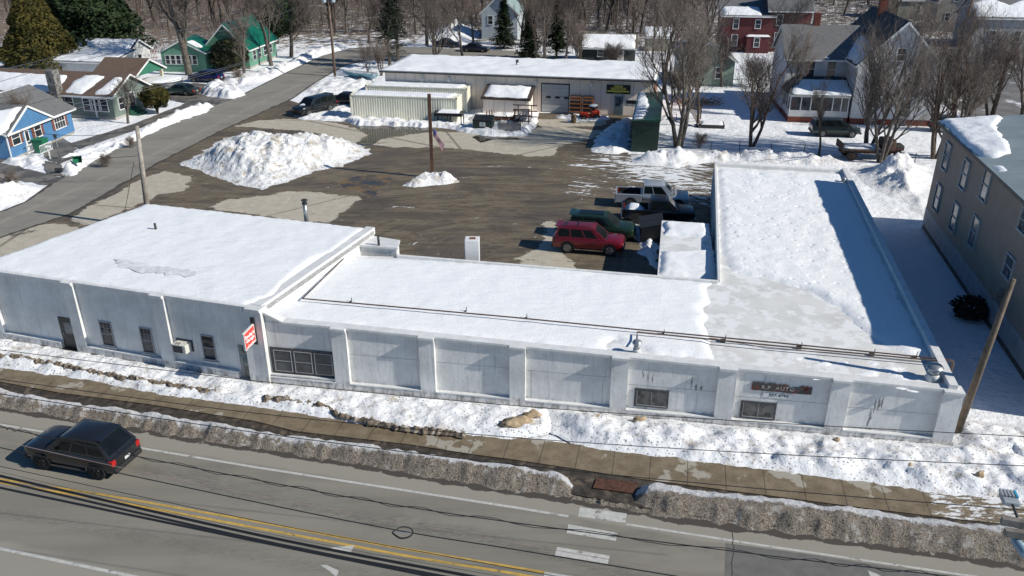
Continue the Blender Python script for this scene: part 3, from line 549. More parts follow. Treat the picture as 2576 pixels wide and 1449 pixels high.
# triple shop window
INT=M('drawn_blinds',(.075,.078,.08),.4,var=.35,vs=1.2,lines=(2,.23,.5))
f=MB(); f.box(.80,4.10,PR-.03,PR+.02,.55,2.0); w=xf(f,MR).build('shop_window',WD,G_)
for k in range(3):
    a=.98+k*1.05; b=a+.92; f=MB()
    for bb in ((a,a+.035,.68,1.86),(b-.035,b,.68,1.86)): f.box(bb[0],bb[1],PR-.06,PR-.03,bb[2],bb[3])
    for zz in (.68,1.26,1.83): f.box(a+.035,b-.035,PR-.06,PR-.03,zz,zz+.03)
    xf(f,MR).build('sash',ALU,w); p=MB(); p.box(a+.035,b-.035,PR-.045,PR-.032,.71,1.83); xf(p,MR).build('pane',INT,w)
mb=MB(); mb.box(.7,4.12,PR-.16,PR+.02,.47,.545); xf(mb,MR).build('window_sill',CAP,G_)
for t0,t1,z0,z1 in ((18.58,20.14,.50,1.46),(23.36,24.92,.40,1.30)):
    f=MB(); f.box(t0,t1,PR-.04,PR+.02,z0,z1); w=xf(f,MR).build('boarded_window',WD,G_); p=MB(); p.box(t0+.14,t1-.1,PR-.05,PR-.035,z0+.13,z1-.12); xf(p,MR).build('pane',M('dusty_pane',(.055,.055,.055),.25,var=.6,vs=2,col2=(.11,.11,.105),c2s=3),w)
    f=MB(); f.box(t0+.12,t1-.08,PR-.07,PR-.052,z0+.08,z0+.12); f.box(t0+.10,t0+.125,PR-.07,PR-.052,z0+.08,z1-.1); f.box((t0+t1)/2-.01,(t0+t1)/2+.01,PR-.066,PR-.052,z0+.13,z1-.12); xf(f,MR).build('sash',ALU,w)
# red weathered board: R.P. AUTO
RED=M('faded_red_board',(.14,.030,.026),.8,var=.5,vs=3,col2=(.07,.062,.06),c2s=2.2,c2t=.46); WT=M('white_lettering',(.75,.74,.72),.6,var=.05)
def ragged(x0,x1,z0,z1,seed,am):
    random.seed(seed); n=26; top=[(x0+(x1-x0)*i/n,z1+random.uniform(-am,am*.6)) for i in range(n+1)]; bot=[(x0+(x1-x0)*i/n,z0+random.uniform(-am*.3,am*.3)) for i in range(n+1)]; return top,bot
top,bot=ragged(23.72,26.30,1.90,2.30,5,.045)
for i in range(len(top)):
    if 17<=i<=20: top[i]=(top[i][0],top[i][1]-.12)
mb=MB(); n=len(top)
for i in range(n-1):
    mb.add([(bot[i][0],PR-.05,bot[i][1]),(bot[i+1][0],PR-.05,bot[i+1][1]),(top[i+1][0],PR-.05,top[i+1][1]),(top[i][0],PR-.05,top[i][1]),(bot[i][0],PR,bot[i][1]),(bot[i+1][0],PR,bot[i+1][1]),(top[i+1][0],PR,top[i+1][1]),(top[i][0],PR,top[i][1])],[(0,1,2,3),(3,2,6,7),(1,0,4,5)])
sg=empty('sign_board',(0,0,0),0,'weathered red board lettered RP AUTO above the right boarded window','sign')
xf(mb,MR).build('board',RED,sg)
ex=MR.to_3x3()@Vector((1,0,0)); 
p=MR@Vector((24.85,PR-.056,2.085)); text('R.P  AUTO',.27,M('faded_lettering',(.48,.45,.43),.7,var=.3,vs=9),sg,p,ex,(0,0,1),'lettering',.003,spacing=1.15)
mb=MB(); mb.box(24.28,25.55,PR-.02,PR+.0,1.58,1.82); sg2=empty('phone_panel',(0,0,0),0,'narrow white strip with the painted number 357-4794 under the red board','sign'); xf(mb,MR).build('panel',WT,sg2)
BLK=M('black_lettering',(.02,.022,.05),.6); p=MR@Vector((24.92,PR-.026,1.70)); text('357-4794',.20,BLK,sg2,p,ex,(0,0,1),'lettering',.003,bold=.004,slant=.2,spacing=1.1)
# ---------------- taller left block ----------------
ZL=4.12
nwL=g(370,510,ZL); neL=g(940,575,ZL); seL=ML@Vector((16.25,PR,0)); swL=ML@Vector((-1.3,PR,0))
nwL2=swL+(nwL-g(0,668,ZL)).normalized()*0
fp=[swL,seL,neL,nwL]; wl_=MB(); wl_.prism([(p.x,p.y) for p in fp],0,ZL-.12); wl_.build('tall_block_wall',STU,G_)
rf=MB(); rf.poly([(p.x,p.y,ZL-.11) for p in fp]); rf.build('tall_block_roof',MEMB,G_)
def rimL(a,b,w,z0,z1):
    mb=MB(); d=(b-a); d.z=0; d.normalize(); n=Vector((-d.y,d.x,0))*w; mb.prism([((p.x),(p.y)) for p in (a,b,b+n,a+n)],z0,z1); mb.build('parapet',CAP,G_,bevel=.015)
dv=(neL-seL); dv.z=0
rimL(seL+(dv.normalized()*.2),neL+dv.normalized()*.15,.55,ZL-.4,ZL+.03)
pilL=[(-1.3,.02),(4.80,5.45),(10.17,10.92),(15.57,16.4)]
for t0,t1 in pilL:
    mb=MB(); mb.box(t0,t1,0,PR+.05,0,ZL-.1); xf(mb,ML).build('pilaster',STU,G_)
eL=[.02,4.80,5.45,10.17,10.92,15.57]
for i in (0,2,4):
    a,b_=eL[i],eL[i+1]
    for t0,t1 in ([(a,3.75)] if i==0 else [(a,b_)] if i==2 else [(a,14.66)]):
        mb=MB(); mb.box(t0,t1,.01,PR+.03,0,.36); xf(mb,ML).build('plinth',STU,G_); mb=MB(); mb.box(t0,t1,-.01,PR+.03,.36,.43); xf(mb,ML).build('ledge',CAP,G_)
def corL(t0,t1,y0):
    mb=MB()
    for dy,za,zb in ((0,-.09,.0),(.05,-.16,-.093),(.09,-.21,-.163)): mb.box(t0,t1,y0+dy,.6,ZL+za,ZL+zb)
    xf(mb,ML).build('cornice',CAP,G_)
for i in (0,2,4): corL(eL[i],eL[i+1],PR-.12)
for t0,t1 in pilL: corL(t0+.001,t1-.001,-.10)
for t0,t1,z0,z1 in ((6.50,7.16,.66,1.98),(9.0,9.62,.62,1.98)): sash(ML,t0,t1,z0,z1,PR,G_,frame=ALU)
sash(ML,12.68,13.33,.80,2.1,PR,G_,frame=ALU,upper=False)
for t0,t1,z0 in ((6.36,7.3,.56),(8.86,9.76,.52),(12.54,13.47,.70)): mb=MB(); mb.box(t0,t1,PR-.10,PR+.01,z0-.06,z0); xf(mb,ML).build('window_sill',STU,G_)
# dark entrance door
f=MB(); f.box(3.80,4.74,PR-.02,PR+.02,-.05,1.90); d=xf(f,ML).build('entrance_door',M('black_door_paint',(.018,.02,.022),.4),G_); p=MB(); p.box(4.10,4.62,PR-.03,PR-.021,.95,1.62); xf(p,ML).build('pane',M('door_pane',(.16,.17,.18),.15,var=.3),d); p=MB(); p.box(4.10,4.62,PR-.028,PR-.021,.25,.8); xf(p,ML).build('door_panel',DARK,d); p=MB(); p.box(3.98,4.01,PR-.07,PR-.02,.85,.97); xf(p,ML).build('handle',ALU,d)
# glazed shop door
f=MB(); f.box(14.72,15.56,PR-.02,PR+.02,-.05,1.9); d=xf(f,ML).build('shop_door',M('door_alu_frame',(.22,.23,.24),.4),G_); p=MB(); p.box(14.90,15.52,PR-.03,PR-.021,.05,1.85); xf(p,ML).build('pane',M('shop_door_glass',(.07,.085,.08),.1,var=.5,vs=1.5,col2=(.22,.25,.21),c2s=1.2,c2t=.5),d)
TEAL=M('faded_teal_lettering',(.05,.20,.26),.6)
exl=ML.to_3x3()@Vector((1,0,0))
text('BOULAY\'S',.17,TEAL,d,ML@Vector((15.21,PR-.034,1.28)),exl,(0,0,1),'lettering',.002,bold=.004); text('GARAGE',.13,TEAL,d,ML@Vector((15.21,PR-.034,1.08)),exl,(0,0,1),'lettering',.002,bold=.003)
# window air conditioner
ac=part_empty('air_conditioner',G_); ACW=M('cream_metal',(.60,.59,.53),.5,var=.05)
mb=MB(); mb.box(11.2,11.98,PR-.5,PR+.02,1.15,1.62); xf(mb,ML).build('case',ACW,ac,bevel=.02); mb=MB(); mb.box(11.24,11.80,PR-.515,PR-.501,1.19,1.56); xf(mb,ML).build('grille',M('dark_grille',(.05,.05,.05),.7,lines=(2,.04,.6)),ac)
mb=MB(); mb.box(11.12,12.08,PR-.03,PR+.01,1.08,1.72); xf(mb,ML).build('surround',WD,ac)
mb=MB(); mb.box(11.35,11.41,PR-.45,PR-.25,1.621,1.635); mb.box(11.5,11.56,PR-.45,PR-.25,1.621,1.635); xf(mb,ML).build('vents',DARK,ac)
# blade sign
SR=M('red_sign_face',(.72,.075,.06),.35,var=.05); sgn=empty('blade_sign',(0,0,0),0,'red and white diamond cut blade sign reading Boulay\'s Garage on the corner pilaster','sign')
tS=15.95; 
def SP(d,z,o=0): return ML@Vector((tS+o,-d,z))
mb=MB(); pts=[(.98,2.34),(.06,2.52),(.06,3.30),(.98,3.22)]
A=[SP(d,z,.05) for d,z in pts]; B=[SP(d,z,-.05) for d,z in pts]
A=[SP(.95,2.32,.05),SP(.05,2.42,.05),SP(.05,3.34,.05),SP(.95,3.22,.05)]; B=[SP(.95,2.32,-.05),SP(.05,2.42,-.05),SP(.05,3.34,-.05),SP(.95,3.22,-.05)]
mb.add(A+B,[(0,1,2,3),(7,6,5,4),(0,4,5,1),(1,5,6,2),(2,6,7,3),(3,7,4,0)]); mb.build('case',WT,sgn)
C=[SP(.91,2.36,.055),SP(.09,2.455,.055),SP(.09,3.30,.055),SP(.91,3.185,.055)]; mb=MB(); mb.add(C,[(0,1,2,3)]); mb.build('face',SR,sgn)
wd=(SP(.05,3)-SP(.95,2.97)).normalized(); 
text("Boulay's",.235,WT,sgn,SP(.50,2.98,.06),wd,(0,0,1),'lettering',.003,bold=.012); text('Garage',.235,WT,sgn,SP(.50,2.76,.06),wd,(0,0,1),'lettering',.003,bold=.012)
mb=MB(); c0=SP(.52,2.57,.059)
for i in range(9):
    u=math.pi*i/8; p0=c0+wd*(math.cos(u)*.2)+Vector((0,0,-math.sin(u)*.09)); u2=math.pi*min(i+1,8)/8; p1=c0+wd*(math.cos(u2)*.2)+Vector((0,0,-math.sin(u2)*.09)); 
    if i<8: mb.bar(p0,p1,.02,.02)
for a,b_ in ((.86,.14),): mb.bar(SP(a,2.425,.059),SP(b_,2.505,.059),.012,.045)
mb.build('emblem',WT,sgn)
mb=MB(); mb.v=[]; mb.box(tS-.13,tS+.10,-.05,.02,2.22,3.66); xf(mb,ML).build('bracket',DARK,sgn)
# ---------------- roof snow ----------------
def RV(pts,zf=roofz): return [tuple(gf(x,y,zf))[:2] for x,y in pts]
s1=[(668,783),(720,745),(795,700),(868,648),(1000,650),(1200,662),(1500,684),(1800,712),(1778,725),(1790,762),(1768,775),(1786,800),(1774,822),(1790,850),(1794,884),(1802,908),(1700,900),(1640,893),(1610,880),(1570,872),(1545,858),(1530,868),(1528,886),(1400,874),(1100,845),(860,824),(715,808)]
area('roof_snow',RV(s1),SNOW_ROOF,zf=lambda x,y:roofz(x,y)+.012,th=.12,edge=.5,amp=.02,freq=.9,res=.2,jag=.12,jf=1.4,parent=G_)
s2=[(1802,424),(2124,437),(2180,560),(2260,740),(2325,870),(2340,905),(2290,895),(2240,878),(2150,820),(2105,770),(2030,735),(1960,712),(1900,698),(1848,690),(1828,668),(1810,640),(1805,560),(1801,470)]
area('roof_snow',RV(s2),SNOW_WALK,zf=lambda x,y:roofz(x,y)+.012,th=.14,edge=.6,amp=.045,freq=.8,res=.2,jag=.25,jf=1.0,parent=G_)
random.seed(8)
for i in range(16):
    x=random.uniform(2000,2320); y=905+ (x-2000)*.12+random.uniform(-15,60)*(1 if i%2 else .4)
    p=gf(x,y,roofz); w=random.uniform(.15,.4); a=random.uniform(0,3)
    ang=[j*.785 for j in range(8)]; area('roof_snow',[(p.x+math.cos(q)*w*1.6*random.uniform(.6,1.1),p.y+math.sin(q)*w*.7*random.uniform(.6,1.1)) for q in ang],SNOW_WALK,zf=lambda x,y:roofz(x,y)+.012,th=.05,edge=.12,res=.12,jag=.08,jf=3,parent=G_)
sL=[(-60,672),(20,655),(200,578),(365,514),(380,513),(700,543),(925,572),(880,605),(840,635),(800,640),(760,672),(735,700),(700,735),(665,768),(645,776),(560,768),(300,728),(100,697),(-60,677)]
SLp=[tuple(g(x,y,ZL))[:2] for x,y in sL]
SLp=[swL.to_2d()+Vector((.05,-.05)),(ML@Vector((15.5,.12,0))).to_2d()]+[Vector(tuple(g(x,y,ZL))[:2]) for x,y in ((690,748),(728,708),(752,682),(790,655),(838,638),(880,608),(928,573))]+[Vector((nwL.x+.05,nwL.y-.05))]
area('roof_snow',[tuple(p) for p in SLp],SNOW_ROOF,zf=ZL-.10,th=.17,edge=.30,amp=.025,freq=.8,res=.2,jag=.05,jf=1.4,parent=G_)
ICE=M('slushy_ice',(.76,.765,.765),.35,var=.15,vs=3,bmp=.02,bs=4)
area('roof_slush',G2((285,652),(330,655),(400,672),(470,680),(500,690),(480,697),(400,688),(340,680),(300,668),z=ZL+.1),ICE,zf=ZL+.10,th=.02,edge=.3,res=.2,amp=.02,jag=.25,jf=1.5,parent=G_)
# small rear annex and chimney
sa=[g(902,618,3.75),g(1000,640,3.75)]; 
q=[gf(905,632,roofz),gf(998,641,roofz),g(1003,606,3.7),g(939,596,3.7)]
mb=MB(); mb.prism([(p.x,p.y) for p in q],0,3.62); mb.build('rear_stub_wall',STU,G_); mb=MB(); cx=sum(p.x for p in q)/4; cy=sum(p.y for p in q)/4; mb.prism([(cx+(p.x-cx)*1.08,cy+(p.y-cy)*1.1) for p in q],3.625,3.74); mb.build('rear_stub_roof',CAP,G_)
c0=gf(1188,648,roofz); mb=MB(); mb.box(c0.x-.42,c0.x+.42,c0.y-.1,c0.y+.65,2.8,4.25); mb.build('chimney',M('white_chimney',(.68,.68,.67),.7,var=.06),G_,bevel=.04); mb=MB(); mb.box(c0.x-.14,c0.x+.2,c0.y+.12,c0.y+.42,4.252,4.27); mb.build('flue',M('flue_brick',(.2,.07,.04)),G_)
# white annex in the corner
an=[g(1665,554,2.45),g(1783,562,2.45),g(1803,704,2.45),g(1654,692,2.45)]
mb=MB(); mb.prism([(p.x,p.y) for p in an][::-1],0,2.35); mb.build('annex_wall',STU,G_); mb=MB(); mb.prism([(p.x,p.y) for p in an][::-1],2.352,2.44); mb.build('annex_roof',MEMB,G_)
area('roof_snow',[tuple(p)[:2] for p in [g(1668,556,2.5),g(1780,563,2.5),g(1786,598,2.5),g(1672,590,2.5)]],SNOW_ROOF,zf=2.445,th=.2,edge=.3,amp=.03,res=.15,jag=.1,parent=G_)
area('roof_snow',[tuple(p)[:2] for p in [g(1663,628,2.5),g(1700,632,2.5),g(1750,628,2.5),g(1795,625,2.5),g(1800,700,2.5),g(1657,690,2.5)]],SNOW_ROOF,zf=2.445,th=.18,edge=.4,amp=.035,res=.15,jag=.1,parent=G_)
WL=MB(); a=nw.copy(); b=no.copy(); 
dn=(b-a); dn.z=0; dn.normalize(); pr_=Vector((dn.y,-dn.x,0))
for k in range(26):
    p=a.lerp(b,k/26.0+.01)+pr_*.02; WL.box(p.x-.02,p.x+.02,p.y-.03,p.y+.03,.1,2.6)
WL.build('wall_ribs',STU,G_)
# pipes, vents
PIP=M('rusty_gas_pipe',(.09,.055,.045),.6,var=.3,vs=8); ZN=M('galvanised',(.42,.44,.45),.35,metal=.6,var=.15)
pz=lambda x,y:roofz(x,y)+.32
def PPt(*pts): return [gf(x,y,pz) for x,y in pts]
def pipe(name,pts,r,label,cat='pipe'):
    mb=MB(); P=[]
    for a,b in zip(pts[:-1],pts[1:]):
        n=max(2,int((b-a).length/2)); P+=[a.lerp(b,i/n) for i in range(n)]
    P.append(pts[-1]); mb.tube(P,r,6); o=mb.build('pipe',PIP,None,True); o.name=name; return tag(o,label,cat)
e=gf(2379,905,pz); pipe('gas_pipe',PPt((864,651),(761,751),(1288,798),(1603,829),(1932,860),(2379,904))+[e+Vector((.3,-.05,0)),e+Vector((.35,-.06,-2.2))],.035,'long rusty gas pipe that turns a corner and crosses the whole snowy roof')
pipe('gas_pipe',PPt((1602,862),(1603,835),(1932,868),(2376,909))+[gf(2376,909,pz)+Vector((.4,-.05,-.0)),gf(2376,909,pz)+Vector((.42,-.06,-2.1))],.04,'shorter rusty gas pipe starting at the mushroom vent and following the long one')
pipe('cable',[gf(x,y,lambda a,b:roofz(a,b)+.05) for x,y in ((1660,838),(1800,852),(1932,876),(2100,888),(2345,912))],.015,'thin black cable lying on the bare roof below the gas pipes','cable')
for i,(x,y,lb) in enumerate([(883,765,'first'),(1171,789,'second'),(1323,806,'third'),(1667,846,'fourth'),(1818,861,'fifth'),(2009,878,'sixth'),(2192,895,'seventh'),(2298,903,'eighth')]):
    p=gf(x,y,roofz); h=.33; s=.05 if i<4 else .11; mb=MB(); mb.box(p.x-s,p.x+s,p.y-.06,p.y+.06,p.z,p.z+.16); mb.tube([(p.x+s,p.y,p.z),(p.x+s,p.y,p.z+h+.03)],.02,5); tag(mb.build('pipe_support',DARK),lb+' black pipe support from the left along the roof gas pipe','pipe support','black blocks under the roof gas pipe')
def turret(x,y,r,h,lb):
    p=gf(x,y,roofz); e=empty('roof_vent',p,0,lb,'roof vent'); mb=MB(); mb.lathe((0,0,0),[(r*1.05,0),(r*.8,h*.30),(r*.8,h*.36)],18); mb.build('base',CAP,e,True)
    mb=MB(); mb.lathe((0,0,h*.36),[(r*.72,0),(r*.72,h*.3)],18); mb.build('neck',ZN,e,True); mb=MB(); mb.lathe((0,0,h*.66),[(r*.8,0),(r*1.05,.03),(r*1.1,h*.10),(r*.9,h*.2),(r*.3,h*.27),(.01,h*.28)],18); mb.build('cap',ZN,e,40); return e
turret(1601,890,.21,.78,'galvanised mushroom vent on the bare oval of roof beside the snow'); turret(2344,955,.33,.85,'large galvanised mushroom vent at the corner parapet'); turret(2120,462,.2,.55,'small dark turbine vent in the shaded snow at the far end of the wing')
def stub(p,r,h,lb,cap=False):
    e=empty('vent_pipe',p,0,lb,'vent pipe'); mb=MB(); mb.tube([(0,0,-.1),(0,0,h)],r,12); mb.build('pipe',ZN if cap else DARK,e,True)
    if cap: mb=MB(); mb.lathe((0,0,h),[(r*1.25,0),(r*1.25,.12),(r*.8,.14),(r*.8,.2),(r*1.6,.24),(r*1.6,.28),(.02,.36)],14); mb.build('cap',DARK,e,40)
stub(g(392,577,ZL+.05),.07,.38,'short black vent pipe standing alone in the snow of the tall roof'); stub(gf(953,617,lambda x,y:3.74),.07,.55,'thin black vent pipe on the little white rear roof')
stub(g(771,556,ZL-.3),.13,1.1,'tall metal flue with a black cap rising behind the tall roof',True)
# ---------------- neighbouring houses ----------------
def shingle(name,col): return M(name,col,.85,var=.18,vs=5,bmp=.01,bs=25,lines=(2,.10,.35))
def clap(name,col,per=.13,d=.45): return M(name,col,.7,var=.08,vs=1,lines=(2,per,d))
SH_G=shingle('grey_shingles',(.15,.15,.15)); SH_D=shingle('dark_shingles',(.055,.058,.062)); SH_B=shingle('brown_shingles',(.14,.095,.07)); BRK=M('red_brick',(.19,.055,.035),.85,var=.3,vs=7,bmp=.01,bs=20)
def prep(o,ang):
    return Matrix.Translation((o[0],o[1],0))@Matrix.Rotation(ang,4,'Z')
I4=Matrix.Identity(4)
def win(par,face,L,D,t,z,w,h,frame=WHITE,shut=None,grid=(2,1),pane=GLASS,name='window',fw=.08,y0=0.0):
    """window on face F/B/L/R of an L x D plan"""
    Mx={'F':Matrix.Translation((0,y0,0)),'B':Matrix.Translation((L,D,0))@Matrix.Rotation(math.pi,4,'Z'),'R':Matrix.Translation((L,0,0))@Matrix.Rotation(math.pi/2,4,'Z'),'L':Matrix.Translation((0,D,0))@Matrix.Rotation(-math.pi/2,4,'Z')}[face]
    f=MB(); a,b,c,d=t-w/2,t+w/2,z,z+h
    f.box(a-fw,a,-.07,.01,c-fw,d+fw); f.box(b,b+fw,-.07,.01,c-fw,d+fw); f.box(a,b,-.07,.01,d,d+fw); f.box(a-fw-.02,b+fw+.02,-.11,.01,c-fw,c)
    for i in range(1,grid[0]): zz=c+h*i/grid[0]; f.box(a,b,-.055,.01,zz-.025,zz+.025)
    for j in range(1,grid[1]): x=a+w*j/grid[1]; f.box(x-.02,x+.02,-.05,.01,c,d)
    o=xf(f,Mx).build(name,frame,par); p=MB(); p.box(a,b,-.03,.01,c,d); xf(p,Mx).build('pane',pane,o)
    if shut:
        for s in (-1,1):
            q=MB(); cx=t+s*(w/2+fw+.2); q.box(cx-.17,cx+.17,-.05,.01,c-.05,d+.05); xf(q,Mx).build('shutter',shut,o)
    return o
def house(name,label,o,ang,L,D,h,rise,wall,roof,ridge='x',oh=.35,snow=(),wins=(),found=None,fh=.5,trim=WHITE,cat='house',group=None,parent=None,z0=0,hip=0,th=.14):
    e=parent or empty(name,(o[0],o[1],0),ang,label,cat,group)
    mb=MB(); a=[(0,0),(L,0),(L,D),(0,D)]; zf=fh if found else z0
    if found: q=MB(); q.box(.04,L-.04,.04,D-.04,0,fh); q.build('foundation',found,e)
    if ridge=='x': vs=[(x,y,zf) for x,y in a]+[(x,y,h) for x,y in a]+[(0,D/2,h+rise),(L,D/2,h+rise)]; fs=[(0,1,5,4),(1,2,6,9,5),(2,3,7,6),(3,0,4,8,7)]
    elif ridge=='y': vs=[(x,y,zf) for x,y in a]+[(x,y,h) for x,y in a]+[(L/2,0,h+rise),(L/2,D,h+rise)]; fs=[(0,1,5,8,4),(1,2,6,5),(2,3,7,9,6),(3,0,4,7)]
    elif ridge=='shed': vs=[(x,y,zf) for x,y in a]+[(0,0,h),(L,0,h),(L,D,h+rise),(0,D,h+rise)]; fs=[(0,1,5,4),(1,2,6,5),(2,3,7,6),(3,0,4,7)]
    mb.add(vs,fs); mb.build('wall',wall,e)
    # roof slopes
    mb=MB(); S_=[]
    def slope(p0,p1,p2,p3):  # eave0 eave1 ridge1 ridge0
        P=[Vector(p) for p in (p0,p1,p2,p3)]; n=(P[1]-P[0]).cross(P[3]-P[0]).normalized()
        T=[p+Vector((0,0,th)) for p in P]; mb.add(P+T,[(3,2,1,0),(4,5,6,7),(0,1,5,4),(1,2,6,5),(2,3,7,6),(3,0,4,7)]); return P
    if ridge=='x':
        k=rise/(D/2); zr=h+rise; ze=h-k*oh
        sl=[slope((-oh,-oh,ze),(L+oh,-oh,ze),(L+oh,D/2,zr),(-oh,D/2,zr)),slope((L+oh,D+oh,ze),(-oh,D+oh,ze),(-oh,D/2,zr),(L+oh,D/2,zr))]
        zfun=lambda x,y: zr-k*abs(y-D/2)+th+.01
    elif ridge=='y':
        k=rise/(L/2); zr=h+rise; ze=h-k*oh
        sl=[slope((L+oh,-oh,ze),(L+oh,D+oh,ze),(L/2,D+oh,zr),(L/2,-oh,zr)),slope((-oh,D+oh,ze),(-oh,-oh,ze),(L/2,-oh,zr),(L/2,D+oh,zr))]
        zfun=lambda x,y: zr-k*abs(x-L/2)+th+.01
    else:
        k=rise/D; sl=[slope((-oh,-oh,h-k*oh),(L+oh,-oh,h-k*oh),(L+oh,D+oh,h+rise+k*oh),(-oh,D+oh,h+rise+k*oh))]; zfun=lambda x,y: h+k*y+th+.01
    mb.build('roof',roof,e)
    # trim boards along rakes and eaves
    tb=MB()
    for P in sl:
        for a_,b_ in ((P[0],P[1]),(P[1],P[2]),(P[3],P[0])):
            d=Vector((0,0,.02)); tb.bar(a_-d,b_-d,.05,.2)
    tb.build('trim',trim,e)
    for si,pts in snow:
        P=sl[si]; Q=[tuple((P[0].lerp(P[1],u)).lerp(P[3].lerp(P[2],u),v))[:2] for u,v in pts]
        area('roof_snow',Q,SNOW_BANK if False else SNOW,zf=zfun,th=.22,edge=.35,amp=.06,res=.3,jag=.12,jf=1,parent=e)
    for w in wins: win(e,w[0],L,D,*w[1:5],**(w[5] if len(w)>5 else {}))
    return e
FULL=[(.02,.03),(.98,.03),(.98,.97),(.02,.97)]
# blue house
BLUE=clap('blue_siding',(.07,.19,.36),.22,.25); SHUT=M('brown_shutter',(.17,.06,.035),.6)
a=Vector((-46.8,75.2)); b=Vector((-45.95,85.8)); dr=(b-a).normalized(); ang=math.atan2(dr.y,dr.x); CON=M('concrete',(.36,.34,.31),.85,var=.15,vs=1)
bh=house('blue_house','bright blue clapboard house with white trim and brown shutters',(a.x,a.y),ang,10.7,8.2,2.72,2.1,BLUE,SH_G,oh=.4,found=CON,fh=.25,snow=[(0,[(-.3,.04),(.08,.04),(.14,.55),(.0,.62)]),(1,[(.02,.80),(.98,.80),(.98,.97),(.02,.97)])],
 wins=[('F',8.45,1.15,1.7,1.25,{'shut':SHUT,'grid':(2,4)}),('F',4.75,1.2,.95,1.25,{'shut':SHUT}),('F',1.35,1.3,1.1,1.15,{'shut':SHUT})])
mb=MB(); mb.add([(.15,-.42,2.62),(6.6,-.42,2.62),(3.35,-.42,4.3)],[(0,1,2)]); mb.build('gable_wall',BLUE,bh)
mb=MB(); 
for p0,p1 in (((-.35,-.5,2.45),(3.35,-.5,4.42)),((7.0,-.5,2.5),(3.35,-.5,4.42))):
    p0=Vector(p0); p1=Vector(p1); q0=p0+Vector((0,3.6,0)); q1=p1+Vector((0,3.6,0)); up=Vector((0,0,.14)); mb.add([p0,p1,q1,q0,p0+up,p1+up,q1+up,q0+up],[(0,1,2,3),(7,6,5,4),(0,1,5,4),(1,2,6,5),(2,3,7,6),(3,0,4,7)])
mb.build('cross_gable_roof',SH_G,bh)
mb=MB(); mb.bar((-.35,-.53,2.47),(3.35,-.53,4.44),.05,.2); mb.bar((7.0,-.53,2.52),(3.35,-.53,4.44),.05,.2); mb.build('rake_board',WHITE,bh)
area('roof_snow',[(-.1,-.3),(2.9,-.3),(2.2,2.6),(-.1,2.6)],SNOW,zf=lambda x,y:2.62+.53*(x+.35)+.14,th=.2,edge=.3,res=.3,jag=.15,parent=bh)
mb=MB(); mb.box(-.02,.08,-.12,-.02,.1,2.5); mb.build('downspout',WHITE,bh)
mb=MB(); mb.box(2.6,3.35,-.06,.01,.3,2.3); d=mb.build('front_door',WHITE,bh); mb=MB(); mb.box(2.75,3.2,-.075,-.06,1.2,2.1); mb.build('pane',GLASS,d)
rl=empty('porch_railing',g(72,392),ang,'white picket porch railing at the front steps of the blue house','railing'); 
for s in (0,1.3):
    mb=MB(); mb.bar((0,-s,.25),(1.9,-s,.25),.05,.06); mb.bar((0,-s,.95),(1.9,-s,.95),.06,.07)
    for i in range(10): mb.bar((i*.21,-s,.1),(i*.21,-s,.95),.03)
    mb.build('rail',WHITE,rl)
# grey-green bungalow with stone chimney
GG=clap('grey_green_siding',(.15,.19,.165),.16,.4)
p0=g(195,292); p1=g(292,302); ang2=R(-12); o=g(292,302); u=Vector((math.cos(ang2),math.sin(ang2),0)); o2=o-u*17.5
bg=house('bungalow','low grey green bungalow with patchy snow on its brown roof and a stone chimney',(o2.x,o2.y),ang2,17.5,6.6,2.75,1.7,GG,SH_B,oh=.4,found=CON,fh=.3,snow=[(0,[(0,.05),(.60,.05),(.60,.80),(0,.85)]),(0,[(.66,.05),(.79,.05),(.86,.85),(.72,.85),(.66,.5)]),(0,[(.86,.05),(.97,.05),(.99,.8),(.92,.8)])],
 wins=[('F',12.0,1.0,.95,1.5),('F',14.2,.95,.8,1.3),('F',15.3,.95,.8,1.3),('F',16.4,.95,.8,1.3),('R',1.4,.95,.9,1.25),('R',3.3,.4,1.0,2.0),('R',5.3,.95,.9,1.25),('F',5.0,1.1,.9,1.2)])
STN=M('field_stone',(.13,.125,.115),.9,var=.55,vs=3.5,bmp=.06,bs=4,col2=(.24,.23,.21),c2s=3,c2t=.55)
mb=MB(); mb.prism([(10.2,-.9),(11.5,-.9),(11.5,.3),(10.2,.3)],0,2.6); mb.prism([(10.3,-.75),(11.3,-.75),(11.3,.3),(10.3,.3)],2.6,5.3); mb.build('stone_chimney',STN,bg,bevel=.06)
mb=MB(); mb.box(15.2,15.35,-.15,-.02,.2,2.6); mb.build('corner_post',WHITE,bg)
mb=MB(); 
for i in range(4): mb.box(17.55+i*.3,17.85+i*.3,2.4,4.0,0,.75-.18*i)
mb.build('front_steps',M('green_paint',(.03,.14,.08),.6),bg)
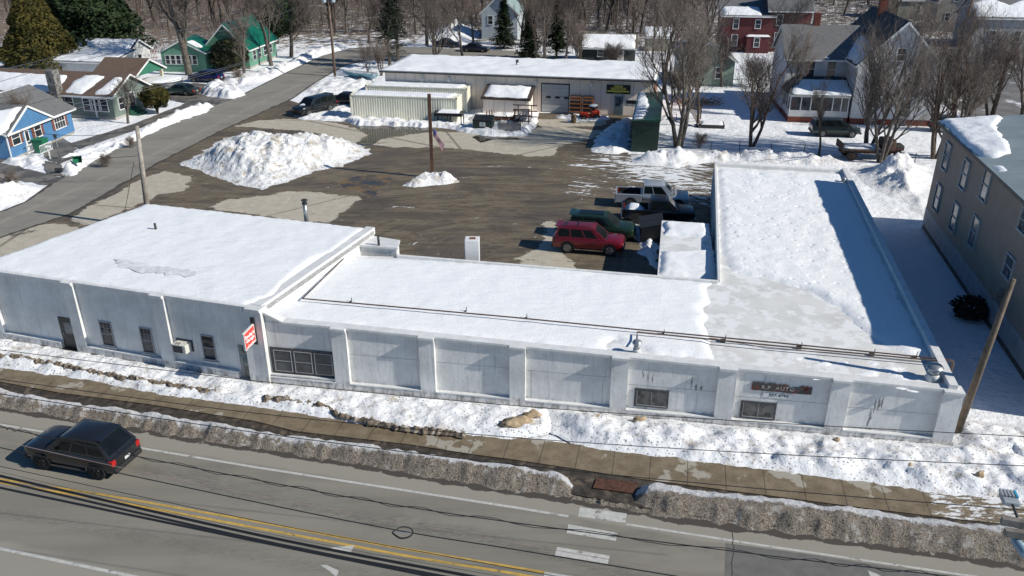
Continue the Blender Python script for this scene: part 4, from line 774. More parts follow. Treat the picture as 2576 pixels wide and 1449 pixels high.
# green carport, white garages
GRN=clap('green_gable',(.03,.16,.10),.15,.3)
o=g(352,236); cp=house('carport','green gabled carport with cream posts beside the bungalow',(o.x-5.2,o.y-.3),R(-10),5.6,6.5,2.5,1.5,GRN,SH_B,ridge='x',oh=.3,z0=2.3,snow=[],cat='carport')
mb=MB(); CRM=M('cream_post',(.55,.5,.38),.7)
for x,y in ((5.4,.2),(5.4,6.2),(.2,.2),(.2,6.2)): mb.box(x-.18,x+.18,y-.18,y+.18,0,2.35)
mb.build('post',CRM,cp)
WC=clap('white_siding',(.62,.62,.60),.16,.3)
o=g(300,190); house('white_garage_shed','low white garage with a full blanket of snow behind the bungalow',(o.x-9,o.y-1.5),R(-10),9.5,6,2.3,.7,WC,SH_D,ridge='shed',snow=[(0,FULL)],cat='garage')
o=g(355,178); house('white_gabled_garage','white gabled garage with thick snow on its roof beside the wood fence',(o.x-11,o.y+1),R(-10),10,5.5,2.6,1.5,WC,SH_D,snow=[(0,[(.12,.03),(.97,.03),(.97,.97),(.16,.97)])],wins=[('R',2.7,1,.8,1)],cat='garage')
# mint green house with emerald roof
MT=clap('mint_siding',(.12,.28,.195),.15,.5); EM=M('emerald_metal_roof',(.003,.11,.065),.4,var=.12,vs=1)
o=g(522,172); gh=house('mint_house','mint green house with a bright emerald roof and dark shutters behind the big maple',(o.x,o.y),R(-6),6.6,11,3.0,3.3,MT,EM,ridge='y',oh=.35,found=CON,fh=.3,snow=[],wins=[('F',2.2,1.2,1.7,1.5,{'shut':M('dark_shutter',(.02,.04,.04),.6),'grid':(1,3)}),('R',2,1.1,1.1,1.3),('R',4,1.1,1.1,1.3),('R',6.2,1.1,1.1,1.3),('R',8.5,1.1,1.1,1.3)])
o=g(412,180); house('mint_house_porch','mint green enclosed porch with a row of tall windows joined to the emerald roofed house',(o.x,o.y),R(-4),6.5,5,2.8,1.6,MT,EM,ridge='y',oh=.3,snow=[(0,[(.1,.3),(.4,.3),(.4,.8),(.1,.8)])],wins=[('F',.9+i*.8,1.1,.6,1.2,{'fw':.06}) for i in range(6)],cat='house')
PL=empty('covered_pool',g(410,222),0,'round dark walled garden pool with a snow covered lid by the driveway','pool'); mb=MB(); mb.lathe((0,0,0),[(2.6,0),(2.6,1.1)],20); mb.build('pool_wall',M('dark_pool_wall',(.04,.05,.06),.5),PL,True); mb=MB(); mb.lathe((0,0,1.1),[(2.62,0),(2.45,.14),(1.8,.26),(.01,.3)],20); mb.build('snow_lid',SNOW,PL,True)
# far pale house, shed, pale green house
o=g(1212,98); house('pale_house','pale blue gabled house standing among the trees behind the snow heap',(o.x,o.y),R(-8),6.5,10,4.6,3.0,clap('pale_blue',(.42,.47,.50),.2,.2),shingle('pale_teal_roof',(.25,.33,.33)),ridge='y',wins=[('F',1.6,2.6,.8,1.4),('F',4.8,2.6,.8,1.4),('R',2,1.2,.9,1.3),('R',5,1.2,.9,1.3)])
o=g(1455,156); DG=clap('dark_green_siding',(.045,.055,.05),.15,.3)
sh=house('dark_shed','dark green cottage shed with a white door and rounded snow on its roof',(o.x,o.y),R(-6),8.6,5.0,2.3,1.5,DG,shingle('shed_roof',(.17,.13,.10)),snow=[(0,[(.04,.0),(.95,.0),(.97,.98),(.04,.98)])],wins=[('F',3.3,.9,.8,1.0)])
mb=MB(); mb.box(5.9,6.9,-.06,.01,.1,2.15); d=mb.build('door',WHITE,sh); mb=MB(); mb.box(6.15,6.65,-.075,-.06,1.2,1.95); mb.build('pane',GLASS,d)
o=g(1705,214); house('pale_green_house','pale green gabled outbuilding seen through the bare branches',(o.x,o.y),R(-6),7.2,8,3.3,2.3,clap('pale_green_siding',(.27,.36,.29),.15,.35),shingle('olive_roof',(.14,.14,.115)),ridge='y',wins=[('F',5.2,1.0,.7,1.4),('F',2.2,1.0,.7,1.4)])
o=g(1650,165); house('small_tan_shed','small tan shed by the picket fence behind the warehouse',(o.x+.5,o.y+14),R(-6),4,4,2.4,1.2,M('tan_siding',(.33,.30,.24),.8),SH_B,snow=[(0,FULL)])
# dark red house
RR=clap('dark_red_siding',(.10,.018,.02),.16,.35); o=g(1810,128)
rh=house('red_house','dark red two storey house with white window trim and a snow capped porch roof',(o.x,o.y),R(-8),8.2,8,5.6,1.6,RR,SH_G,ridge='shed',found=None,snow=[(0,[(.05,.03),(.75,.03),(.72,.5),(.05,.5)])],wins=[('F',2.2,3.6,.8,1.5),('F',5.7,3.7,.8,1.3),('F',2.2,.9,.9,1.7)])
mb=MB(); mb.box(4.0,7.6,-1.6,0,0,2.6); mb.build('entry_bay',RR,rh); win(rh,'F',8.2,8,5.6,1.0,.8,1.4,y0=-1.6); area('roof_snow',[(3.9,-1.7),(7.7,-1.7),(7.7,-.1),(3.9,-.1)],SNOW,zf=2.62,th=.15,edge=.3,res=.3,parent=rh)
o3=g(1930,132); r2=house('red_house_wing','tall dark red wing with grey shingles rising behind the white house',(o3.x,o3.y+1),R(-8),6.5,9,6.6,3.2,RR,SH_G,ridge='x',wins=[('F',1.6,1.2,.9,1.8),('F',1.6,4.2,.9,1.6)])
mb=MB(); mb.box(2.5,3.3,4.2,5,8,11.5); mb.build('chimney',BRK,r2)
# big white house
BHa=Vector(g(2135,312)[:2]); BHb=Vector(g(2335,318)[:2]); angB=math.atan2(BHb.y-BHa.y,BHb.x-BHa.x); WCL=clap('weathered_white_clapboard',(.60,.60,.60),.17,.85)
bh2=house('white_house','large white clapboard house with a tall gable, brick base and dark shingle roof',(BHa.x,BHa.y),angB,8.4,14,6.5,4.3,WCL,SH_D,ridge='y',oh=.35,found=BRK,fh=.65,snow=[(1,[(.02,.02),(.98,.02),(.98,.42),(.02,.50)])],
 wins=[('F',2.45,3.15,.95,1.75,{'fw':.12}),('F',6.1,3.1,.95,1.75,{'fw':.12}),('F',1.9,1.0,.95,1.55,{'fw':.12}),('F',5.6,1.0,.95,1.55,{'fw':.12}),('F',4.1,6.9,.8,1.2,{'fw':.12})])
mb=MB(); mb.box(3.6,4.4,9,9.8,9.5,12.4); mb.build('chimney',BRK,bh2); mb=MB(); mb.box(3.5,4.5,8.9,9.9,12.401,12.55); mb.build('chimney_cap',SH_D,bh2)
LAT=MB()
for x0 in (1.6,4.9):
    for i in range(7): LAT.bar((x0+i*.15,-.02,.08),(x0+.25+i*.15,-.02,.6),.03,.02); LAT.bar((x0+.25+i*.15,-.03,.08),(x0+i*.15,-.03,.6),.03,.02)
LAT.build('lattice_vent',WHITE,bh2)
o=BHa+Vector((math.cos(angB+math.pi/2),math.sin(angB+math.pi/2)))*4.5-Vector((math.cos(angB),math.sin(angB)))*6.6
wg=house('white_house_wing','grey shingled side wing of the white clapboard house with a glazed porch below',(o.x,o.y),angB,9.5,9,6.3,2.9,WCL,SH_G,ridge='x',oh=.35,found=BRK,fh=.6,snow=[(0,[(.06,.02),(.72,.02),(.72,.10),(.3,.07),(.06,.09)])],wins=[('F',2.6,4.2,.95,1.7),('F',4.9,4.2,.95,1.7)])
mb=MB(); mb.box(3.2,3.9,4.3,5,8.8,10.6); mb.build('chimney',BRK,wg)
mb=MB(); mb.box(.1,6.4,-4.3,-.02,.62,1.3); mb.build('porch_base',WCL,wg); mb=MB(); mb.box(.1,6.4,-4.3,-.02,0,.6); mb.build('porch_foundation',BRK,wg)
mb=MB(); mb.box(.1,6.4,-4.3,-.02,2.75,3.05)
for x in (.1,1.25,2.3,3.35,4.6,5.5,6.25): mb.box(x,x+(.3 if x==3.35 else .1),-4.3,-4.15,1.3,2.75)
for y in (-3,-1.6): mb.box(.1,.2,y,y+.1,1.3,2.75); mb.box(6.3,6.4,y,y+.1,1.3,2.75)
mb.build('porch_frame',WHITE,wg); mb=MB(); mb.box(.25,6.25,-4.2,-.1,1.3,2.74); mb.build('porch_glazing',M('porch_glass',(.09,.09,.10),.15,var=.6,vs=1.2,col2=(.20,.07,.05),c2s=.8,c2t=.6),wg)
mb=MB(); mb.add([(-.3,-4.7,3.06),(6.6,-4.7,3.06),(6.6,-.05,4.3),(1.2,-.05,4.3),(-.3,-.05,3.06)],[(0,1,2,3),(0,3,4)]); mb.build('porch_roof',SH_D,wg)
area('roof_snow',[(.1,-4.6),(6.5,-4.6),(6.5,-.9),(1.0,-.9)],SNOW,zf=lambda x,y:3.08+(y+4.7)*.267,th=.14,edge=.3,res=.3,jag=.1,parent=wg)
# houses at the upper right edge
o=g(2440,120); e=house('grey_house','grey sided house with thick snow on the near roof slope beyond the back road',(o.x,o.y),R(-8),14,9,5.0,3.2,clap('light_grey_siding',(.38,.38,.38),.2,.2),SH_G,snow=[(0,[(.02,.05),(.98,.05),(.98,.8),(.7,.95),(.4,.55),(.2,.85),(.02,.6)])],wins=[('F',3,1.2,1,1.6),('F',7,1.2,1,1.6),('F',11,1.2,1,1.6)])
o=g(2385,90); house('tan_house','narrow tan gabled house behind the leaning street pole',(o.x,o.y+6),R(-8),6,8,5.6,3.6,M('tan_wall',(.33,.30,.25),.8),SH_D,ridge='y',wins=[('F',3,5.6,.8,1.2),('F',2,2,.8,1.4)])
o=g(2330,70); house('long_grey_house','long low grey house with a snowy roof at the far corner of the woods',(o.x,o.y+14),R(-4),22,9,4.0,2.6,M('olive_wall',(.22,.22,.18),.8),SH_G,snow=[(0,[(.3,.1),(.98,.1),(.98,.95),(.3,.95)])],wins=[('F',4,1.2,1,1.6),('F',9,1.2,1,1.6)])
# grey apartment house on the right
GBa=Vector((30.36,57.6)); GBb=Vector((26.81,41.19)); GS=clap('taupe_siding',(.27,.215,.175),.14,.30); FW=M('foundation_white',(.30,.31,.33),.7)
angG=math.atan2(GBb.y-GBa.y,GBb.x-GBa.x)  # local x runs toward the viewer along the side wall, local y points away from the garage? 
gb=empty('apartment_house',(GBa.x,GBa.y,0),angG,'taupe sided three level apartment house with a pale metal roof and snow at its edge','building')
LL=26; DD=17; ze=7.75
mb=MB(); mb.box(.03,LL,.03,DD,0,.35); mb.build('stone_base',M('dark_base',(.09,.08,.07),.9),gb); mb=MB(); mb.box(0,LL,0,DD,.35,1.6); mb.build('foundation',FW,gb); mb=MB(); mb.box(.02,LL,.02,DD,1.6,ze); mb.build('wall',GS,gb)
mb=MB(); rsl=.13
mb.add([(-.35,-.35,ze-.02),(LL,-.35,ze-.02),(LL,DD,ze+DD*rsl),(-.35,DD,ze+DD*rsl),(-.35,-.35,ze+.12),(LL,-.35,ze+.12),(LL,DD,ze+.14+DD*rsl),(-.35,DD,ze+.14+DD*rsl)],[(0,1,2,3),(7,6,5,4),(0,4,5,1),(1,5,6,2),(2,6,7,3),(3,7,4,0)])
mb.build('roof',M('pale_blue_grey_roof',(.25,.30,.31),.5,var=.1,vs=.5,lines=(0,2.6,.15)),gb)
mb=MB(); mb.box(-.36,LL,-.4,-.351,ze-.06,ze+.10); mb.build('gutter',DARK,gb)
area('roof_snow',[(-.35,-.3),(9.4,-.3),(9.8,.5),(8.8,1.7),(6.3,2.2),(3.2,2.5),(1.3,3.0),(.4,3.6),(-.3,3.6)],SNOW,zf=lambda x,y:ze+.13+y*rsl,th=.25,edge=.35,amp=.06,res=.2,jag=.15,parent=gb)
area('roof_snow',[(11.2,-.2),(12.6,-.2),(12.5,.5),(11.3,.5)],SNOW,zf=lambda x,y:ze+.13+y*rsl,th=.12,edge=.3,res=.15,jag=.1,parent=gb)
for t,z in ((1.72,5.15),(6.24,5.2),(10.3,5.75),(1.72,2.2),(6.17,2.3),(10.3,2.8),(16.6,3.45),(17.0,6.2)):
    f=MB(); w=1.12; h=1.72 if t<16 else 1.1
    f.box(t-.09,t,-.10,.03,z-.09,z+h+.09); f.box(t+w,t+w+.09,-.10,.03,z-.09,z+h+.09); f.box(t,t+w,-.10,.03,z+h,z+h+.09); f.box(t-.11,t+w+.11,-.14,.03,z-.09,z); f.box(t,t+w,-.08,.03,z+h/2-.03,z+h/2+.03)
    wv=f.build('window',M('blue_grey_trim',(.33,.37,.40),.6),gb); p=MB(); p.box(t,t+w,-.04,.03,z,z+h); p.build('pane',M('curtained_pane',(.05,.06,.07),.15,var=.6,vs=2,col2=(.33,.29,.30),c2s=.9,c2t=.6),wv)
    if t not in (1.72,10.3,16.6): continue
# ---------------- warehouse with yard things ----------------
u=Vector((8.1,-1.63,0)).normalized(); WHo=Vector((3.56,95.99,0)); angW=math.atan2(u.y,u.x); o=WHo-u*19.0
TP=M('beige_panel_wall',(.78,.685,.60),.7,var=.06,vs=.7,lines=(0,1.22,.35),streak=.18,streakcol=(.40,.27,.14))
wh=empty('warehouse',(o.x,o.y,0),angW,'long beige panel warehouse with a flat snowy roof and a roll up door','warehouse'); LW=31.6; DWh=10.5; HW=3.95
mb=MB(); mb.box(0,LW,0,DWh,0,HW); mb.build('wall',TP,wh)
mb=MB(); mb.box(LW+.003,LW+.05,.0,DWh,0,HW); mb.build('end_cladding',M('orange_brown_cladding',(.30,.12,.06),.7,lines=(0,.3,.3)),wh)
mb=MB(); mb.box(-.5,LW+.35,-.55,DWh+.3,HW,HW+.22); mb.build('roof',M('roof_edge_metal',(.30,.30,.31),.5),wh); mb=MB(); mb.box(-.52,LW+.37,-.57,-.552,HW-.03,HW+.1); mb.build('gutter',DARK,wh)
area('roof_snow',[(-.3,-.45),(LW+.2,-.45),(LW+.2,DWh+.2),(-.3,DWh+.2)],SNOW_ROOF,zf=HW+.22,th=.22,edge=.4,amp=.10,freq=.4,res=.4,jag=.1,parent=wh)
dx=19.0-.1
mb=MB(); mb.box(dx-.12,dx+3.22,-.03,.02,0,3.32); mb.build('door_surround',DARK,wh)
mb=MB(); mb.box(dx,dx+3.08,-.06,-.031,.06,3.18); rd=mb.build('roll_up_door',M('grey_door_panel',(.40,.42,.43),.5,var=.06,lines=(2,.46,.5)),wh)
for i in range(3):
    mb=MB(); x=dx+.45+i*1.05; mb.prism([(x+.3+math.cos(q)*.33*(1 if abs(math.cos(q))>.3 else 1),-.075) for q in (0,)] or [],0,0) if False else mb.tube([(x,-.068,1.72),(x+.1,-.068,1.72),(x+.5,-.068,1.72),(x+.6,-.068,1.72)],[.06,.13,.13,.06],8); mb.build('pane',GLASS,rd)
mb=MB(); mb.box(27.15,28.35,-.05,.02,0,2.28); pd=mb.build('entry_door',M('white_door_frame',(.5,.5,.48),.6),wh); mb=MB(); mb.box(27.28,28.22,-.08,-.051,.05,2.15); mb.build('door_leaf',M('blue_grey_door',(.12,.17,.19),.5),pd); mb=MB(); mb.box(27.45,28.0,-.09,-.081,1.05,2.0); mb.build('pane',M('postered_pane',(.05,.06,.07),.2,col2=(.5,.5,.48),c2s=4,c2t=.58),pd)
mb=MB(); mb.box(28.6,31.2,-.05,.02,1.35,1.75); mb.build('dark_window_band',GLASS,wh)
sg3=empty('shop_sign',(o.x,o.y,0),angW,'black sign board with yellow lettering KEENE DRIVELINE over the entry door','sign')
SX0,SX1,SZ0,SZ1=26.3,28.98,2.42,3.42
mb=MB(); mb.box(SX0,SX1,-.12,-.03,SZ0,SZ1); mb.build('board',M('black_board',(.012,.012,.012),.5),sg3); YL=M('yellow_lettering',(.72,.62,.10),.6,var=.05); sx=(SX0+SX1)/2
text('KEENE',.34,YL,sg3,(sx,-.126,3.24),(1,0,0),(0,0,1),'lettering',.003,bold=.012); text('DRIVELINE',.36,YL,sg3,(sx,-.126,2.96),(1,0,0),(0,0,1),'lettering',.003,bold=.012)
mb=MB(); mb.box(SX0+.1,SX1-.1,-.128,-.121,2.63,2.79); mb.build('yellow_strip',YL,sg3); text('SALES & SERVICE',.10,M('olive_lettering',(.12,.12,.02),.6),sg3,(sx,-.131,2.71),(1,0,0),(0,0,1),'lettering',.001) if False else None
mb=MB(); 
for i in range(6): mb.box(sx-.45+i*.15,sx-.36+i*.15,-.128,-.121,2.49,2.55)
mb.build('small_print',YL,sg3)
for x,lb in ((24.6,'first'),(18.2,'second'),(7.9,'third'),(4.6,'fourth')):
    q=wh.matrix_world; p=Matrix.Translation(o)@Matrix.Rotation(angW,4,'Z')@Vector((x,-.2,3.45)); e=empty('flood_light',p,angW,lb+' small white flood light from the right under the warehouse eave','flood light'); mb=MB(); mb.box(-.1,.1,-.15,.2,-.06,.1); mb.build('bracket',WHITE,e); mb=MB(); mb.lathe((0,-.12,-.32),[(.11,0),(.14,.1),(.05,.27)],10); mb.build('lamp_head',WHITE,e,True)
def wpt(x,y,z=0): return Matrix.Translation(o)@Matrix.Rotation(angW,4,'Z')@Vector((x,y,z))
p=wpt(15,5,HW+.4); stub(p,.14,.3,'small dark roof vent on the snowy warehouse roof',True)
# lean-to shed
p=wpt(12.6,-3.0); ls=house('lean_to_shed','beige lean-to shed with a snow filled brown roof against the warehouse',(p.x,p.y),angW,5.3,2.7,2.0,.75,TP,M('brown_edge',(.07,.05,.04),.7),ridge='shed',oh=.2,snow=[(0,[(.04,.03),(.93,.03),(.93,.95),(.06,.95)])],trim=M('brown_trim',(.06,.045,.04),.6),cat='shed')
# long green shed
a=g(1587,381); b=g(1652,381); GRM=M('green_ribbed_metal',(.006,.026,.016),.45,var=.2,vs=2,lines=(0,.45,.6)); GRR=M('green_metal_roof',(.014,.065,.038),.4,var=.25,vs=1.2,lines=(1,.6,.2))
gs=empty('green_shed',(a.x,a.y,0),R(-10.5),'long dark green metal storage shed with snow on half its roof','shed'); GLn=13.2; GWd=2.55
mb=MB(); mb.box(0,GWd,0,GLn,0,3.0); mb.build('wall',GRM,gs); mb=MB(); mb.add([(-.1,-.1,3.0),(GWd+.1,-.1,3.0),(GWd+.1,GLn+.1,3.0),(-.1,GLn+.1,3.0),(-.1,-.1,3.02),(GWd+.1,-.1,3.3),(GWd+.1,GLn+.1,3.3),(-.1,GLn+.1,3.02)],[(0,3,2,1),(4,5,6,7),(0,1,5,4),(1,2,6,5),(2,3,7,6),(3,0,4,7)]); mb.build('roof',GRR,gs)
area('roof_snow',[(0,.6),(1.0,.7),(1.25,3.2),(1.3,6.5),(1.15,9),(.8,12),(.6,GLn),(0,GLn)],SNOW,zf=lambda x,y:3.03+.1*x,th=.13,edge=.25,amp=.05,res=.2,jag=.15,jf=2,parent=gs)
# containers
CC=M('cream_container',(.88,.85,.70),.5,var=.06,vs=.6,streak=.2,streakcol=(.40,.30,.18))
def container(pt,ang,label,rx=0):
    e=empty('shipping_container',(pt.x,pt.y,0),ang,label,'container','cream shipping containers'); L=12.19; W=2.44; H=2.75
    mb=MB(); n=42; x0=.15; x1=L-.15; st=(x1-x0)/n
    for y,s in ((0.03,1),(W-.03,-1)):
        P=[]
        for i in range(n):
            a_=x0+i*st
            P+=[(a_,y+s*0),(a_+st*.35,y),(a_+st*.5,y+s*.07),(a_+st*.85,y+s*.07)]
        P.append((x1,y)); b0=len(mb.v); mb.v+=[(x,yy,.16) for x,yy in P]+[(x,yy,H-.12) for x,yy in P]; k=len(P); mb.f+=[((b0+i,b0+i+1,b0+k+i+1,b0+k+i) if s>0 else (b0+i+1,b0+i,b0+k+i,b0+k+i+1)) for i in range(k-1)]; mb.m+=[0]*(k-1)
    mb.build('side_wall',CC,e)
    mb=MB()
    for x in (0,L-.15):
        for y in (0,W-.12): mb.box(x,x+.15,y,y+.12,0,H)
    for y in (0,W-.1): mb.box(.15,L-.15,y,y+.1,0,.16); mb.box(.15,L-.15,y,y+.1,H-.12,H)
    for z in (0,H-.12): mb.box(.001,.149,.12,W-.12,z,z+.12); mb.box(L-.149,L-.001,.12,W-.12,z,z+.12)
    mb.build('frame',CC,e)
    mb=MB(); mb.box(.05,.1,.12,W-.12,.12,H-.12); mb.build('end_wall',CC,e)
    for s in (0,1):
        mb=MB(); y0=.13+s*(W/2-.12); y1=y0+W/2-.14; mb.box(L-.1,L-.05,y0,y1,.13,H-.13)
        for q in (.3,.75): yy=y0+(y1-y0)*q; mb.tube([(L-.02,yy,.15),(L-.02,yy,H-.15)],.02,5)
        for z in (.7,1.4,2.1): mb.box(L-.05,L-.03,y0,y1,z,z+.05)
        mb.build('door',CC,e)
    mb=MB(); mb.box(.05,L-.05,.05,W-.05,H-.06,H-.02); mb.build('top',CC,e)
    area('top_snow',[(.25,.05),(L-.9,.05),(L-.35,W-.1),(.25,W-.1)],SNOW,zf=H-.02,th=.14,edge=.2,amp=.03,res=.25,jag=.05,parent=e)
    mb=MB()
    for x in (L*.42,L*.58): mb.box(x-.25,x+.25,-.003,.02,.17,.24,); 
    mb.build('yellow_mark',M('yellow_mark',(.6,.45,.05),.6),e); mb=MB()
    for x in (L*.42,L*.58): mb.box(x-.18,x+.18,-.004,.02,.02,.13)
    mb.build('fork_pocket',DARK,e)
    mb=MB()
    for x in (0,L-.16): mb.box(x-.003,x+.163,-.003,.12,H-.11,H+.003)
    mb.build('corner_casting',RUST,e); return e
c1=g(884,300); container(c1,R(-9.3),'front cream shipping container with snow along its top, nearer the parking lot'); c2=g(1156,244,2.7)
q=g(1175,224,2.7); L12=Vector((math.cos(R(-9.5)),math.sin(R(-9.5)),0))*12.19; container(q-L12,R(-9.5),'rear cream shipping container standing close to the warehouse wall')
# ---------------- vehicles ----------------
TYRE=M('tyre',(.016,.016,.017),.85); RIM=M('alloy_rim',(.42,.42,.43),.3,metal=.7); RIMD=M('dark_rim',(.04,.04,.042),.35,metal=.4)
LAMP=M('headlight_glass',(.55,.57,.58),.15); TAIL=M('tail_light_red',(.42,.015,.012),.25); CHR=M('chrome',(.5,.5,.5),.2,metal=.9); PLATE=M('licence_plate',(.6,.62,.6),.5); TRIM=M('black_plastic',(.02,.02,.021),.6)
def paint(name,col,rough=.28,metal=.2): return M(name,col,rough,metal=metal,var=.04,coat=.6)
def section(w,zb,zt,cr,n=0):
    h=zt-zb; return [(-w*.90,zb),(-w*.985,zb+.18*h),(-w,zb+.5*h),(-w*.985,zb+.80*h),(-w*.93,zb+.95*h),(-w*.82,zt),(0,zt+cr),(w*.82,zt),(w*.93,zb+.95*h),(w*.985,zb+.80*h),(w,zb+.5*h),(w*.985,zb+.18*h),(w*.90,zb)]
def loft(mb,st,m=None):
    n=len(section(1,0,1,0)); b0=len(mb.v)
    for x,w,zb,zt,cr in st: mb.v+=[(x,y,z) for y,z in section(w,zb,zt,cr)]
    k=len(st); fs=[(b0+i*n+j,b0+i*n+(j+1)%n,b0+(i+1)*n+(j+1)%n,b0+(i+1)*n+j) for i in range(k-1) for j in range(n)]
    fs+=[tuple(b0+j for j in range(n-1,-1,-1)),tuple(b0+(k-1)*n+j for j in range(n))]; mb.f+=fs; mb.m+=[0]*len(fs)
def bil(Q,u,v): return (Q[0].lerp(Q[1],u)).lerp(Q[3].lerp(Q[2],u),v)
def pane_on(par,Q,u0,u1,v0,v1,name='window',mat=None,off=.008):
    n=(Q[1]-Q[0]).cross(Q[3]-Q[0]).normalized()*off; P=[bil(Q,u0,v0)+n,bil(Q,u1,v0)+n,bil(Q,u1,v1)+n,bil(Q,u0,v1)+n]; mb=MB(); mb.add(P,[(0,1,2,3)]); return mb.build(name,mat or GLASS_CAR,par)
def wheel(e,x,y,r,w,s,rim=RIM,arch=None):
    a=part_empty('wheel',e,(x,y,r)); mb=MB(); mb.tube([(0,-w/2,0),(0,-w/2+.03,0),(0,w/2-.03,0),(0,w/2,0)],[r*.94,r,r,r*.94],22); mb.build('tyre',TYRE,a,40)
    mb=MB(); yy=s*(w/2+.004); mb.tube([(0,yy-s*.02,0),(0,yy,0)],[r*.62,r*.60],20)
    for i in range(5):
        q=i*2*math.pi/5; c=Vector((math.cos(q),0,math.sin(q))); t=Vector((-math.sin(q),0,math.cos(q)))
        for d in (-.10,.10): mb.bar(Vector((0,yy+s*.012,0))+c*r*.12+t*r*d*.4,Vector((0,yy+s*.012,0))+c*r*.58+t*r*d,.035,.02)
    m2=mb.build('rim',rim,a)
    mb=MB(); mb.tube([(0,s*(w/2+.001)-s*.01,0),(0,s*(w/2+.006),0)],[r*.52,r*.52],16); mb.build('rim_gap',TYRE,a)
    ar=MB(); R1=r*1.24; R0=r*1.10; n=12; yo=s*(w/2-.018)
    for i in range(n):
        q0=math.pi*i/n; q1=math.pi*(i+1)/n
        ar.add([(x+math.cos(q0)*R0,y+yo,r+math.sin(q0)*R0*1.0),(x+math.cos(q1)*R0,y+yo,r+math.sin(q1)*R0),(x+math.cos(q1)*R1,y+yo+s*.03,r+math.sin(q1)*R1),(x+math.cos(q0)*R1,y+yo+s*.03,r+math.sin(q0)*R1)],[(0,1,2,3) if s<0 else (3,2,1,0)])
    ar.build('wheel_arch',arch or TRIM,e)
    wl=MB(); wl.tube([(x,y+s*(w/2-.10),r*1.04),(x,y+s*(w/2-.022),r*1.04)],[r*1.12,r*1.12],24); wl.build('wheel_well',BLACK,e)
def car(label,pos,ang,col,kind='suv',L=4.75,W=1.86,H=1.75,wb=2.8,r=.37,rim=RIM,rails=False,name='parked_car',cat=None,group=None,snowhood=False,roofmat=None,archm=None,rake=.38):
    e=empty(name,(pos[0],pos[1],.014),ang,label,cat or {'suv':'SUV','sedan':'car','pickup':'pickup truck','van':'minivan'}[kind],group); w=W/2; f=L/2; fx=f-.92; rx=fx-wb
    zb=.26 if kind=='sedan' else .36
    if kind=='suv': bt=H*.60; hood=[(f-.0,w*.76,zb+.14,bt*.78),(f-.07,w*.87,zb+.04,bt*.88),(f-.25,w*.95,zb,bt*.945),(f-.6,w*.98,zb,bt*.98),(f-1.25,w,zb,bt)]; tail=[(-f+.35,w,zb,bt),(-f+.10,w*.96,zb,bt*.97),(-f,w*.90,zb+.1,bt*.90)]; G=[-f+.12,-f+rake,f-2.0,f-1.18]
    elif kind=='van': bt=H*.58; hood=[(f-.02,w*.75,zb+.1,bt*.62),(f-.15,w*.92,zb,bt*.78),(f-.6,w*.98,zb,bt*.92),(f-1.0,w,zb,bt)]; tail=[(-f+.3,w,zb,bt),(-f+.08,w*.97,zb,bt),(-f,w*.92,zb+.1,bt*.95)]; G=[-f+.06,-f+.25,f-1.95,f-.95]
    elif kind=='sedan': bt=H*.62; hood=[(f-.02,w*.72,zb+.08,bt*.66),(f-.15,w*.90,zb,bt*.78),(f-.6,w*.97,zb,bt*.90),(f-1.3,w,zb,bt)]; tail=[(-f+.9,w,zb,bt*1.02),(-f+.15,w*.93,zb,bt*1.02),(-f,w*.85,zb+.1,bt*.9)]; G=[-f+.65,-f+1.45,f-2.15,f-1.3]
    else: bt=H*.60; hood=[(f-.02,w*.86,zb+.2,bt*.78),(f-.10,w*.95,zb+.12,bt*.92),(f-.5,w*.98,zb+.1,bt*.97),(f-1.35,w,zb+.1,bt)]; tail=[]; G=None
    up=H-bt
    if kind!='pickup':
        st=tail[::-1]+[(0,w,zb,bt)]+hood[::-1]; st=[(*s,.02 if abs(s[0])>f-1.5 else 0) for s in st]
        mb=MB(); loft(mb,st); mb.build('body',col,e,35)
        wt=w*.74; wbm=w*.92
        Pb=[Vector((G[0],-wbm,bt-.02)),Vector((G[3],-wbm,bt-.02)),Vector((G[3],wbm,bt-.02)),Vector((G[0],wbm,bt-.02))]; Pt=[Vector((G[1],-wt,H-.05)),Vector((G[2],-wt,H-.05)),Vector((G[2],wt,H-.05)),Vector((G[1],wt,H-.05))]
    else:
        cb=-f+2.05  # back of cab
        st=[(cb,w*.97,zb+.1,bt,0),(cb+.1,w,zb+.1,bt,0)]+[(*s,.03) for s in hood[::-1]]
        mb=MB(); loft(mb,st); mb.build('body',col,e,35)
        mb=MB(); bz=bt-.02
        mb.box(-f,cb-.02,-w*.98,-w*.86,.45,bz); mb.box(-f,cb-.02,w*.86,w*.98,.45,bz); mb.box(-f-.02,-f+.1,-w*.86,w*.86,.5,bz); mb.box(-f+.1,cb-.02,-w*.86,w*.86,.45,.72); mb.box(cb-.1,cb-.02,-w*.86,w*.86,.72,bz)
        mb.build('cargo_bed',col,e,bevel=.03)
        mb=MB(); mb.box(-f+.101,cb-.101,-w*.855,w*.855,.721,.745); 
        mb.box(-f+.101,cb-.101,-w*.858,-w*.845,.74,bz-.02); mb.box(-f+.101,cb-.101,w*.845,w*.858,.74,bz-.02); mb.box(-f+.101,-f+.115,-w*.84,w*.84,.74,bz-.02); mb.build('bed_liner',BLACK,e)
        wt=w*.80; wbm=w*.93; G=[cb+.02,cb+.10,f-2.0,f-1.22]
        Pb=[Vector((G[0],-wbm,bt-.02)),Vector((G[3],-wbm,bt-.02)),Vector((G[3],wbm,bt-.02)),Vector((G[0],wbm,bt-.02))]; Pt=[Vector((G[1],-wt,H-.05)),Vector((G[2],-wt,H-.05)),Vector((G[2],wt,H-.05)),Vector((G[1],wt,H-.05))]
    mb=MB(); Pc=[Vector((p.x*.97+(G[1]+G[2])*.015,p.y*.88,H)) for p in Pt]
    nG=7; GP=[]
